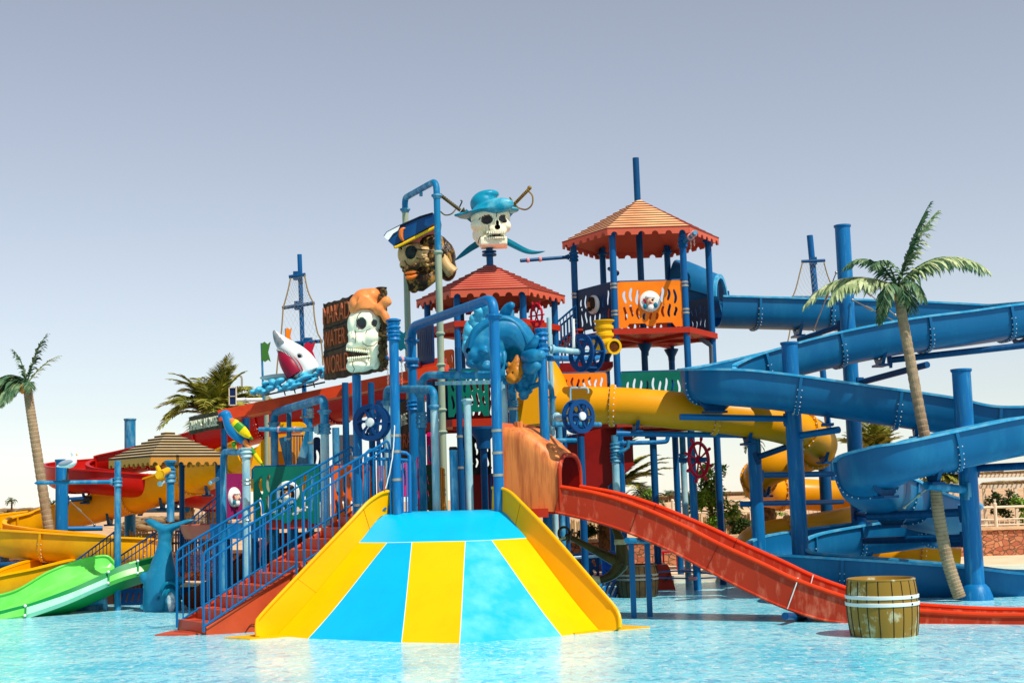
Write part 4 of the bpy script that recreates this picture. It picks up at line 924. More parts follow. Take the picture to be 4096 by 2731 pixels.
# covered start section
g = G(); A = at(2735, 1130, 28.3); 
def ring(c, t, r, n=28, sq=1): x, y, d = basis(t); return [Vector(c)+x*math.cos(a)*r+y*math.sin(a)*r*sq for a in [2*math.pi*k/n for k in range(n)]]
hood = G(); cs = [(at(2715, 1165, 29.5), .64), (at(2760, 1168, 29.35), .62), (at(2800, 1176, 29.2), .57), (at(2840, 1186, 29.05), .52), (at(2880, 1196, 28.9), .48)]
Vv = []; n = 26
for c, r in cs:
    t = Vector((1, -.42, -.02)); x = t.cross(Vector((0, 0, 1))).normalized()
    for k in range(n+1): a = math.pi*k/n; Vv.append(c+x*math.cos(a)*r+Vector((0, 0, 1))*math.sin(a)*r)
rows = [Vv[i*(n+1):(i+1)*(n+1)] for i in range(len(cs))]; surf(hood, rows, .035, None); hb = hood.build('tunnel_hood', FLUME, bs)
g = G(); t = Vector((1, -.42, -.02)).normalized(); x = t.cross(Vector((0, 0, 1))).normalized(); c = cs[-1][0]; arc = [(math.cos(a)*.52, math.sin(a)*.52) for a in [math.pi*k/24 for k in range(25)]]; arc2 = [(math.cos(a)*.43, math.sin(a)*.43) for a in [math.pi*k/24 for k in range(25)]]
g.plate(arc+arc2[::-1], [], .06, c+t*.02, x, (0, 0, 1)); g.build('tunnel_mouth_rim', FLUME_RIM, bs)
g = G(); c0 = cs[0][0]; surf(g, [[c0+x*math.cos(a)*r_+Vector((0, 0, -math.sin(a)**.62*h_)) +t*s_ for a in [math.pi*k/20 for k in range(21)]] for s_, r_, h_ in ((-.05, .64, .68), (.3, .61, .67), (.62, .54, .64), (.98, .475, .61))], .03, None); g.build('tunnel_base', FLUME, bs)
def yk(c, d, ht=.16): yoke(bs, c, W, H, d, ht)
sup = lambda i: (P[i], P[i+1]-P[i-1])
def nearest(Pl, px, py, Y): q = at(px, py, Y); i = min(range(1, len(Pl)-1), key=lambda k: (Pl[k]-q).length); return Pl[i], Pl[i+1]-Pl[i-1]
for (px, py, Y, Pl) in ((3190, 1205, 29, P), (4060, 1225, 25.9, P), (3510, 1300, 25.6, P), (2860, 1475, 24.2, P), (3300, 1530, 23.7, P), (3640, 1570, 23.5, P), (3730, 1740, 21.6, P), (3530, 1790, 21.6, P), (3560, 1950, 23.6, P2b), (3480, 2090, 26.8, P2b), (3800, 2020, 25.4, P2b)):
    c, d = nearest(Pl, px, py, Y); yoke(bs, c, W, H, d, .14)
# support poles of the blue flume
Q1 = thick(3180, 1800, 24.45, 1368, 'thick blue pole standing in front of the middle blue flume, left of centre', .142, BLUE)
Q2 = thick(3412, 1650, 27.2, 900, 'tallest thick blue pole rising above the top blue flume', .148, BLUE)
Q3 = thick(3872, 1900, 22.2, 1475, 'thick blue pole with a flared foot nearest the leaning palm', .146, BLUE, True)
Q4 = thick(3022, 1900, 25.9, 1726, 'thick blue pole under the yellow tube bend', .122, BLUE, top=False)
Q5 = thick(3302, 1950, 28.6, 1820, 'blue pole inside the yellow spiral', .122, BLUE_D, top=False)
arm(Q2, at(3195, 1360, 28.4), at(3362, 1303, 27.4), .055, BLUE_D); tie(Q2, at(3345, 1090, 27.0), at(3255, 1320, 28.2))
arm(Q2, at(3710, 1458, 25.2), at(3440, 1530, 27.1), .06, BLUE_D); tie(Q2, at(3410, 1200, 27), at(3590, 1290, 26.1)); tie(Q2, at(3410, 1120, 27.1), at(3580, 1260, 26.6))
arm(Q2, at(4200, 1370, 25.4), at(3560, 1440, 25.9), .06, BLUE_D)
arm(Q1, at(2720, 1667, 24.1), at(3145, 1674, 24.45), .055, RBLUE); arm(Q1, at(3355, 1718, 23.7), at(3195, 1742, 24.4), .06, RBLUE)
arm(Q3, at(3705, 1940, 21.55), at(3860, 1958, 22.1), .066, BLUE_W); tie(Q3, at(3710, 1952, 21.6), at(3618, 2028, 22.0)); arm(Q3, at(4150, 1860, 21.3), at(3900, 1872, 22.2), .06, BLUE_D)
arm(Q3, at(3470, 2065, 23.4), at(3850, 2048, 22.3), .066, BLUE_D); arm(Q3, at(3460, 2163, 24.6), at(3860, 2150, 22.6), .06, BLUE_D)
arm(Q4, at(3165, 1780, 25.5), at(3030, 1828, 25.8), .055, BLUE_D); arm(Q4, at(3380, 1894, 27.4), at(3040, 1899, 26.0), .055, RBLUE); arm(Q4, at(3370, 2006, 28.0), at(3035, 2012, 26.0), .05, RBLUE)
g = G(); g.cyl(at(2960, 2016, 25.9), at(3000, 2015, 25.9), .05, 12); g.build('arm_stub', RBLUE, Q4)
arm(Q2, at(3560, 2075, 25.6), at(3430, 2052, 27.1), .06, BLUE_D)
# ---- the yellow tube slide
ys = thing('tube_slide', 'golden enclosed tube slide running from the middle tower into a spiral', 'slide', (1.8, 26, 0))
YP = [cpt(2070, 1640, 25.6), cpt(2200, 1622, 25.4), cpt(2450, 1622, 25.2), cpt(2700, 1640, 25.1), cpt(2950, 1668, 25.15), cpt(3130, 1700, 25.4), cpt(3255, 1748, 26.2), cpt(3275, 1790, 27.2), cpt(3200, 1830, 28.0), cpt(3090, 1868, 28.1), cpt(3042, 1902, 28.4), cpt(3036, 1942, 29.2),
      cpt(3090, 1968, 30.0), cpt(3250, 1978, 30.2), cpt(3420, 1992, 30.0), cpt(3530, 2020, 29.4), cpt(3520, 2062, 28.6), cpt(3380, 2098, 28.0), cpt(3200, 2130, 27.6), cpt(3060, 2155, 27.7), cpt(3010, 2185, 28.4), cpt(3080, 2205, 29.2), cpt(3250, 2212, 29.6), cpt(3480, 2222, 29.4), cpt(3700, 2240, 29.0), cpt(3840, 2258, 28.8)]
tubeslide(ys, crom(YP, 8), .335, TYEL, 1.85, 1.75)
g = G(); g.tube(crom([at(2085, 1420, 25.9), at(2140, 1470, 25.7), at(2185, 1540, 25.5), at(2210, 1620, 25.4)], 6), [.36]*19, 28); g.build('entry_elbow', TYEL, ys)
g = G(); surf(g, [[at(2120, 1440, 24.95), at(2180, 1460, 24.95)], [at(2080, 1700, 24.95), at(2190, 1690, 24.95)]], .04, (0, -1, 0)); g.build('entry_plate', TYEL, ys)
for (px, py, Y) in ((2540, 1622, 25.1), (2985, 1672, 25.2), (3290, 1750, 26.3), (3060, 1890, 28.1)):
    q = at(px, py, Y); yoke(ys, q+Vector((0, 0, .0)), .67, .335, (1, .1, 0), .13, BLUE_D)
beamr = thing('support_beam', 'long blue horizontal pipe beam carrying the yellow tube slide', 'beam', at(2740, 1735, 25))
g = G(); g.cyl(at(2466, 1733, 25.0), at(2985, 1740, 25.3), .052, 14); g.build('beam', RBLUE, beamr); g = G(); g.beam(at(2955, 1735, 25.3), at(3000, 1737, 25.4), .14, .14); g.build('bracket', BLUE_D, beamr)
# ---- the red open slide with the orange hood
rs = thing('body_slide', 'red two-rimmed slide sweeping down from the orange hood into the pool at the right', 'slide', (3, 19.8, 0))
NR = [(2238, 1947, 20.85), (2391, 1975, 20.62), (2556, 2027, 20.38), (2736, 2105, 20.12), (2875, 2176, 19.9), (3050, 2256, 19.62), (3191, 2322, 19.4), (3393, 2392, 19.1), (3560, 2428, 18.85), (3678, 2443, 18.7), (3917, 2458, 18.4), (4096, 2461, 18.15), (4300, 2460, 17.9)]
near = crom([at(*q) for q in NR], 6); nP = len(near); WD = .88; DEP = []
base = crom([at(*q) for q in [(2222, 2048, 20.85), (2370, 2082, 20.62), (2518, 2130, 20.38), (2680, 2200, 20.12), (2821, 2275, 19.9), (2985, 2360, 19.62), (3148, 2433, 19.4), (3320, 2482, 19.1), (3520, 2492, 18.85), (3678, 2494, 18.7), (3917, 2498, 18.4), (4096, 2500, 18.15), (4300, 2500, 17.9)]], 6)
secs = []
for i in range(nP):
    t = (near[min(i+1, nP-1)]-near[max(i-1, 0)]); th = Vector((t.x, t.y, 0)).normalized(); x = Vector((-th.y, th.x, 0)); x = x if x.y > 0 else -x
    tn = t.normalized(); up = (tn.cross(-x)).normalized(); up = up if up.z > 0 else -up
    hgt = max(.06, (near[i]-base[i]).length); d = (base[i]-near[i]).normalized() if hgt > .06 else Vector((0, 0, -1)); d = (d - x*d.dot(x)).normalized()
    secs.append((near[i], x, up, hgt, d))
def rsurf(fn, name, m, thick=.02, nrm=(0, -1, .2), sharp=40):
    rows = []
    for s in secs: rows.append([s[0]+s[1]*a+s[4]*(b*s[3]) for a, b in fn])
    g = G(); surf(g, rows, thick, nrm); return g.build(name, m, rs, sharp=sharp)
inner = [(.03, 0), (.05, .45), (.10, .72), (.20, .82), (WD-.20, .82), (WD-.10, .72), (WD-.05, .45), (WD-.03, 0)]
rsurf(inner, 'channel', RED, .02, (0, 0, 1)); rsurf([(0, 0), (-.015, .5), (-.03, 1.0)], 'outer_side', RED, .015, (0, -1, .1)); rsurf([(WD, 0), (WD+.015, .5), (WD+.03, 1.0)], 'outer_side', RED, .015, (0, 1, .1))
for a in (0.005, WD-.005): g = G(); g.tube([s[0]+s[1]*a for s in secs], .036, 10); lab(g.build('rim', RRIM, rs), 'rounded bright orange-red rim')
g = G(); g.tube([s[0]+s[1]*(-.035)+s[4]*s[3] for s in secs], .02, 8); g.build('lower_lip', RED, rs)
g = G()
for px_ in (2557, 2877, 3190):
    i = min(range(nP), key=lambda k: abs((near[k]-at(px_, 2100, secs[k][0].y)).x)); s = secs[i]; mi = 1 if px_ == 3190 else 0; r = .009 if mi else .005
    g.tube([s[0]+s[1]*(-.006)+s[4]*(s[3]*k/6)+s[1]*(-.03*k/6-.012) for k in range(7)], r, 5, mi=mi); g.tube([s[0]+Vector((0, 0, .036))+s[1]*-.01, s[0]+s[1]*.03+Vector((0, 0, .036)), s[0]+s[1]*.07+s[4]*.06], r, 5, mi=mi)
    g.tube([s[0]+s[1]*(WD-.05)+Vector((0, 0, .03)), s[0]+s[1]*(WD-.06)+s[4]*.1, s[0]+s[1]*(WD-.1)+s[4]*(s[3]*.6)], r, 5, mi=mi)
g.build('panel_seam', [mat('dark_seam', (120, 26, 16), .6), WHITE], rs)
# hood
g = G(); M1 = secs[0][0]; X1 = secs[0][1]
mouth = []; 
def archsec(a, b, top, bot, n=22):
    """U turned over: a,b near/far base points at rim height"""
    pts = []
    for k in range(n+1):
        t = math.pi*k/n; c = -math.cos(t); s = math.sin(t); q = a.lerp(b, (1+math.copysign(abs(c)**.8, c))/2); pts.append(q+Vector((0, 0, top*s**.62)))
    return pts
mn = at(2240, 1955, 20.85); mf = mn+secs[0][1]*(WD+.02); topm = at(2285, 1812, 21.2).z-mn.z
def hsec(nearb, farb, ztop, zbot, rr):
    """rounded rectangle section from bottom near, over the top, to bottom far"""
    x = (farb-nearb); wd = x.length; x.normalize(); pr = []; h = ztop-zbot
    pl = [(0, 0)]+[(0, h*k/6) for k in range(1, 6)]
    r = rr
    arcs = [(r-r*math.cos(a), h-r+r*math.sin(a)) for a in [math.pi/2*k/8 for k in range(9)]]
    mid = [(r+(wd-2*r)*k/4, h) for k in range(1, 4)]
    arcs2 = [(wd-r+r*math.sin(a), h-r+r*math.cos(a)) for a in [math.pi/2*k/8 for k in range(9)]]
    pl2 = [(wd, h*(1-k/6)) for k in range(1, 6)]+[(wd, 0)]
    L = [q for q in pl if q[1] < h-r-.01]+arcs+mid+arcs2+[q for q in pl2 if q[1] < h-r-.01]
    P_ = [Vector((nearb.x, nearb.y, zbot))+x*a+Vector((0, 0, b)) for a, b in L]
    Lc = plen(P_); out = []; j = 0
    for k in range(33):
        s = Lc[-1]*k/32
        while j < len(Lc)-2 and Lc[j+1] < s: j += 1
        out.append(P_[j].lerp(P_[j+1], (s-Lc[j])/max(1e-6, Lc[j+1]-Lc[j])))
    return out
an = at(2018, 1960, 21.15); af = an+(mf-mn).normalized()*1.0+Vector((.1, 0, 0))
S0 = hsec(an, af, at(2022, 1708, 21.2).z, at(2022, 2035, 21.15).z, .06)
S1 = hsec(an.lerp(mn, .25), af.lerp(mf, .25), at(2078, 1710, 21.3).z, at(2078, 2038, 21.05).z, .14)
S2 = hsec(an.lerp(mn, .6), af.lerp(mf, .6), at(2160, 1752, 21.3).z, at(2150, 2042, 20.95).z, .22)
S3 = hsec(an.lerp(mn, .85), af.lerp(mf, .85), at(2225, 1792, 21.2).z, at(2210, 2046, 20.88).z, .28)
S4 = hsec(mn, mf, at(2285, 1818, 21.2).z, at(2222, 2048, 20.85).z, .31)
g = G(); rows = []
SS = [S0, S1, S2, S3, S4]
for k in range(33): rows.append(crom([s[k] for s in SS], 6))
surf(g, rows, .03, None); hd = g.build('hood', HOOD, rs, sharp=60); lab(hd, 'faded orange hood over the slide mouth')
g = G(); surf(g, [crom([s[k].lerp((s[0]+s[-1]+s[16]*2)/4, .07)+Vector((.0, 0, 0)) for s in SS], 6) for k in range(33)], .01, None); g.build('hood_shade_lining', DRED, rs, sharp=60)  # dark red inner skin, added to stand for the shade inside the hood
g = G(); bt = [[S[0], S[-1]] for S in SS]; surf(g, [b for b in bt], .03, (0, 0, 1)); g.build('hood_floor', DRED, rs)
g = G(); g.tube(S4, .032, 10); g.build('mouth_rim', RED, rs)
x = (af-an); wd = x.length; x.normalize(); z0 = at(2005, 1975, 21.1).z; z1 = at(2005, 1690, 21.1).z
g = G(); g.plate(rrect(-.07, 0, wd+.1, z1-z0, .09), [rrect(.05, -.0+.03, wd-.03, (z1-z0)-.12, .06)], .03, Vector((an.x, an.y, z0))-Vector((.02, .0, 0)), x, (0, 0, 1)); g.build('mounting_flange', mat('red_brown_flange', (206, 112, 72), .45), rs)
g = G(); q = at(2160, 2050, 21.0); g.box(q, (.24, .5, .13)); g.build('under_box', BEAM, rs)
g = G(); g.beam(at(2065, 1699, 21.2), at(2085, 1697, 21.3), .06, .10); g.build('hinge_tab', HOOD, rs)
# legs
lg = bpy.data.objects.new('x', None); bpy.data.objects.remove(lg)
for (px, Y, yb) in ((2534, 20.55, 2470), (2598, 20.3, 2465)):
    b = on(px+2, yb); g = G(); tp = at(px-10, 2160, b.y); g.box((b.x, b.y, (tp.z-.15)/2), (.078, .078, tp.z+.15)); g.build('leg', RBLUE, rs)
g = G(); g.cyl(at(2508, 2160, 20.1), at(2590, 2163, 20.9), .042, 14); g.build('cross_pipe', BLUE_W, rs)
g = G(); g.cyl(at(3140, 2462, 19.0), at(3215, 2468, 19.9), .05, 14); g.build('cross_pipe', BLUE_D, rs)
# ---- left yellow flume
yl = thing('open_flume_slide', 'golden yellow open flume slide curving round the left edge of the park', 'slide', (-9, 29.5, 0))
YL = [cpt(1010, 1765, 29.6), cpt(900, 1815, 30.2), cpt(720, 1884, 31.2), cpt(500, 1952, 31.9), cpt(290, 2006, 32.2), cpt(130, 2040, 32.1), cpt(20, 2060, 31.6), cpt(-60, 2078, 30.9), cpt(-70, 2098, 30.2), cpt(30, 2112, 29.5), cpt(230, 2126, 29.25), cpt(420, 2142, 29.3), cpt(520, 2155, 29.7), cpt(560, 2170, 30.6), cpt(520, 2185, 31.4), cpt(420, 2200, 31.6)]
flume(yl, crom(YL, 8), .95, .60, LYEL, YELW, 1.7, None, .05, .5)
YL2 = [cpt(420, 2205, 31.4), cpt(300, 2222, 30.0), cpt(190, 2240, 28.8), cpt(60, 2275, 28.0), cpt(-80, 2310, 27.6)]
flume(yl, crom(YL2, 8), .95, .55, LYEL, YELW, 1.7, None, .05, .9)
for (px, py, Y) in ((650, 1905, 31.4), (440, 1968, 32.0), (830, 1845, 30.6), (20, 2112, 29.5)): yoke(yl, at(px, py, Y), .95, .6, (1, .1, 0), .14)
# ---- left scarlet flume loop
rl = thing('open_flume_slide', 'scarlet open flume slide looping behind the striped pavilion', 'slide', (-6.5, 32, 0))
RL = [cpt(1700, 1498, 29.0), cpt(1554, 1536, 29.5), cpt(1313, 1599, 30.3), cpt(1078, 1661, 31.2), cpt(900, 1708, 32), cpt(720, 1756, 32.8), cpt(540, 1800, 33.4), cpt(380, 1830, 33.6), cpt(290, 1845, 33.1), cpt(262, 1858, 32.4), cpt(300, 1870, 31.8), cpt(430, 1882, 31.4), cpt(600, 1902, 31.6), cpt(760, 1930, 32.4), cpt(900, 1955, 33.6)]
flume(rl, crom(RL, 8), .95, .54, SCAR, SCAR, 1.9, None, .05, .5)
for (px, py, Y) in ((345, 1875, 31.7), (700, 1900, 31.8)): yoke(rl, at(px, py, Y), .95, .62, (1, .1, 0), .14)
arm(P1, at(360, 1992, 31.6), at(262, 1999, 30.4), .055, BLUE_D)
# ---- red inclined walkway beam
bm = thing('inclined_beam', 'long orange-red beam sloping down from the middle tower to the dark name board', 'beam', (-4.6, 25, 3))
A = at(1790, 1478, 24.5); B = at(888, 1664, 25.3); g = G(); g.beam(A, B, .34, .2); g.build('beam', mat('vermilion_beam', (222, 66, 24), .4, (190, 50, 20), 6, .5, .5, .7), bm, smooth=False)
g = G(); g.beam(A+Vector((0, .5, -.06)), B+Vector((0, .5, -.06)), .06, .06); g.build('back_edge', BEAM, bm, smooth=False)
# ---- green slide
gs = thing('family_slide', 'bright green family slide ending in the water at the left edge', 'slide', (-7.6, 25, 0))
def gpts(L): return crom([at(*q) for q in L], 8)
far_t = gpts([(-80, 2395, 25.9), (60, 2362, 25.95), (191, 2288, 26.1), (306, 2244, 26.3), (413, 2222, 26.4), (450, 2240, 26.45), (470, 2275, 26.5)])
far_b = gpts([(-80, 2470, 25.85), (60, 2414, 25.9), (180, 2352, 26.0), (306, 2296, 26.2), (382, 2276, 26.3), (440, 2268, 26.4), (475, 2280, 26.45)])
nr_t = gpts([(-80, 2462, 24.35), (60, 2427, 24.5), (126, 2410, 24.6), (268, 2358, 24.85), (382, 2309, 25.1), (497, 2255, 25.35), (640, 2216, 25.7)])
nr_m = gpts([(-80, 2478, 24.3), (60, 2440, 24.48), (126, 2422, 24.55), (268, 2376, 24.8), (382, 2330, 25.05), (497, 2281, 25.3), (640, 2244, 25.65)])
nr_b = gpts([(-80, 2500, 24.3), (60, 2478, 24.45), (126, 2462, 24.52), (268, 2412, 24.76), (382, 2362, 25.0), (497, 2316, 25.25), (640, 2276, 25.6)])
g = G(); surf(g, [far_b, [a.lerp(b, .5)+Vector((0, .03, 0)) for a, b in zip(far_b, far_t)], far_t], .03, (0, -1, 0)); g.build('far_wall', GSL, gs); g = G(); g.tube(far_t, .022, 8); g.build('far_rim', GSL, gs)
fl = [[nr_t[i].lerp(far_b[i], k/6)+Vector((0, 0, -.10*math.sin(math.pi*k/6)**.5)) for k in range(7)] for i in range(len(far_b))]; g = G(); surf(g, fl, .03, (0, 0, 1)); g.build('floor', GSL, gs)
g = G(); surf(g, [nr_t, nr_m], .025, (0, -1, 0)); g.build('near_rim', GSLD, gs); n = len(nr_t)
g = G(); k0 = int(n*.30); k1 = int(n*.74); lo = [nr_m[i]+Vector((0, -.02, 0)) for i in range(n)]
def seg(a, b, m, nm, l=None):
    g = G(); surf(g, [[lo[i] for i in range(a, b)], [nr_b[i]+Vector((0, -.03, .05)) for i in range(a, b)], [nr_b[i]+Vector((0, .02, -.02)) for i in range(a, b)]], .02, (0, -1, 0)); o = g.build(nm, m, gs)
    if l: lab(o, l)
seg(0, k0+1, GSL, 'side_panel'); seg(k0, k1+1, GSLP, 'side_panel', 'pale washed-out side panel'); seg(k1, n, GSL, 'side_panel')
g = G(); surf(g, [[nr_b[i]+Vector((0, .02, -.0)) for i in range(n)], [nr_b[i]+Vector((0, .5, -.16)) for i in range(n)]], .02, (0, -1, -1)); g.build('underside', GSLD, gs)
g = G()
for k in (k0, k1, int(n*.88)): g.beam(nr_t[k]+Vector((0, -.03, 0)), nr_b[k]+Vector((0, -.05, 0)), .03, .05); g.ell(nr_t[k]+Vector((0, -.06, -.02)), .03, nu=8, nv=6, mi=1); g.ell(nr_b[k]+Vector((0, -.08, .04)), .028, nu=8, nv=6, mi=1)
g.build('joint_strip', [GSLD, HOOP], gs)
g = G(); g.cyl(at(340, 2412, 25.6), at(425, 2398, 25.6), .07, 12); g.cyl(at(418, 2400, 25.6), at(422, 2440, 25.6), .05, 10); g.box(at(290, 2425, 26), (1.1, .6, .12)); g.build('foot_bracket', BLUE_W, gs)
# ================================================================ TOWERS
def hexv(c, r, rot=0, n=6): return [Vector((c.x+r*math.cos(R(rot)+2*math.pi*k/n), c.y+r*math.sin(R(rot)+2*math.pi*k/n), c.z)) for k in range(n)]
def roofing(root, C, ze, za, Rr, nrow, m, mv, n=6, rot=0, vh=.13, notches=6, nr=.065, mstep=None, mats_v=None, sh=.024):
    roof = None; g = G(); dz = (za-ze)/nrow
    for k in range(nrow):
        r1 = Rr*(1-k/nrow)+.012; r0 = Rr*(1-(k+1)/nrow)+.02; z1 = ze+dz*k; z0 = z1+dz
        A = hexv(Vector((C.x, C.y, z1)), max(r1, .06), rot, n); B = hexv(Vector((C.x, C.y, z0-sh+.002)), max(r0-.008, .05), rot, n); A2 = [v-Vector((0, 0, sh)) for v in A]
        Ai = hexv(Vector((C.x, C.y, z1-sh)), max(r1-.05, .03), rot, n)
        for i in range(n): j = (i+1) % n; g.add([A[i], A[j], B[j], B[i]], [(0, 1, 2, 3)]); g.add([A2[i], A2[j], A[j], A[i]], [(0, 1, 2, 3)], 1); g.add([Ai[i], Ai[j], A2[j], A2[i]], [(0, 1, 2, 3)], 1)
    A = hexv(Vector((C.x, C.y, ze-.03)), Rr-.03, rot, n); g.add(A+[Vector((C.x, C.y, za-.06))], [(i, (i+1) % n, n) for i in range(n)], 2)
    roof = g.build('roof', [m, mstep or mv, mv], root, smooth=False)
    g = G(); A = hexv(Vector((C.x, C.y, ze-.02)), Rr-.008, rot, n)
    for i in range(n):
        a, b = A[i], A[(i+1) % n]; L_ = (b-a).length; u = (b-a).normalized(); P = [(0, 0), (0, -vh)]; sp = L_/notches
        for k in range(notches):
            cx = sp*(k+.5)
            for q in range(9): t = math.pi*q/8; P.append((cx-nr*math.cos(t), -vh+nr*1.05*math.sin(t)))
        P += [(L_, -vh), (L_, 0)]; g.plate(P, [], .025, a, u, (0, 0, 1))
    v_ = g.build('valance', mats_v or mv, root, smooth=False)
    return roof
def deck(root, C, z, r, th, m, n=6, rot=0, ribs=True, name='deck'):
    g = G(); A = hexv(Vector((C.x, C.y, z)), r, rot, n); B = [v-Vector((0, 0, th)) for v in A]
    g.add(A+B, [tuple(range(n)), tuple(range(2*n-1, n-1, -1))]+[(i, (i+1) % n, n+(i+1) % n, n+i) for i in range(n)])
    if ribs:
        for i in range(n): g.beam(Vector((C.x, C.y, z-th-.03)), B[i]*.97+Vector((C.x, C.y, z-th))*.03-Vector((0, 0, .03)), .05, .06)
    o = g.build(name, m, root, smooth=False)
    g = G(); random.seed(2)
    for i in range(n):
        for k in (.25, .5, .75):
            for q in (.5, .8): p = B[i].lerp(B[(i+1) % n], k).lerp(Vector((C.x, C.y, z-th)), 1-q); g.ell(p, .016, nu=6, nv=4)
    if ribs: g.build('bolt_heads', mat('rust_bolt', (150, 70, 40), .6), o)
    return o
def wavy(w, h, n=8, mid=None, seed=1, two=True, wd=.035, y0=.12, y1=.9):
    random.seed(seed); H_ = []; n = max(1, min(n, int(w*.8/(wd*2.3))))
    for k in range(n):
        x = w*(.1+.8*(k+.5)/n)
        if mid and abs(x-mid[0]) < mid[2]+.04: H_.append(slot(x, h*y0, max(h*y0+.05, mid[1]-mid[2]*1.15), wd, .012, k)) if mid[1]-mid[2]*1.15-h*y0 > .08 else 0; continue
        ym = h*(.5+.04*math.sin(k*2.1))
        if two: sg_ = 1 if x < w/2 else -1; H_.append(slot(x, h*y0+h*.08*abs(math.sin(k*1.7)), ym-.03, wd, sg_*wd*.32, k*.9, 1.6)); H_.append(slot(x, ym+.03, h*y1-h*.1*abs(math.cos(k*1.9)), wd, sg_*wd*.32, k*.9+1.6, 1.6))
        else: H_.append(slot(x, h*y0+h*.06*abs(math.sin(k*1.7)), h*y1-h*.1*abs(math.cos(k*1.9)), wd, wd*.6, k*1.3, 2.4))
    return [q for q in H_ if q]
def panel(root, a, b, z0, z1, m, label=None, n=8, two=True, wd=.035, mid=None, seed=1, rail=BLUE_D, feet=True, y0=.16, thick=.03, name='play_panel'):
    a = Vector((a.x, a.y, z0)); b = Vector((b.x, b.y, z0)); u = (b-a); w_ = u.length; u.normalize(); h = z1-z0; x0 = .05; x1 = w_-.05; y_ = h
    fh = .08 if feet else 0
    if feet: outer = [(x0, 0), (x0+w_*.12, 0), (x0+w_*.16, fh), (w_*.42, fh), (w_*.45, .02), (w_*.55, .02), (w_*.58, fh), (x1-w_*.16, fh), (x1-w_*.12, 0), (x1, 0)]+[(x1, y_-.06), (x1-.018, y_-.018), (x1-.06, y_), (x0+.06, y_), (x0+.018, y_-.018), (x0, y_-.06)]
    else: outer = rrect(x0, 0, x1, y_, .05)
    hs = wavy(w_, h, n, mid, seed, two, wd, y0)
    g = G(); g.plate(outer, hs, thick, a, u, (0, 0, 1)); p = g.build(name, m, root, smooth=False)
    if label: lab(p, label)
    if rail:
        g = G(); nz = u.cross(Vector((0, 0, 1))); P = [a+u*(x0-.015)+Vector((0, 0, y_-.2)), a+u*(x0-.015)+Vector((0, 0, y_-.04)), a+u*(x0+.03)+Vector((0, 0, y_+.01)), a+u*(x1-.03)+Vector((0, 0, y_+.01)), a+u*(x1+.015)+Vector((0, 0, y_-.04)), a+u*(x1+.015)+Vector((0, 0, y_-.2))]
        g.tube(P, .016, 8); g.build('rail', rail, p)
    return p, a, u, h
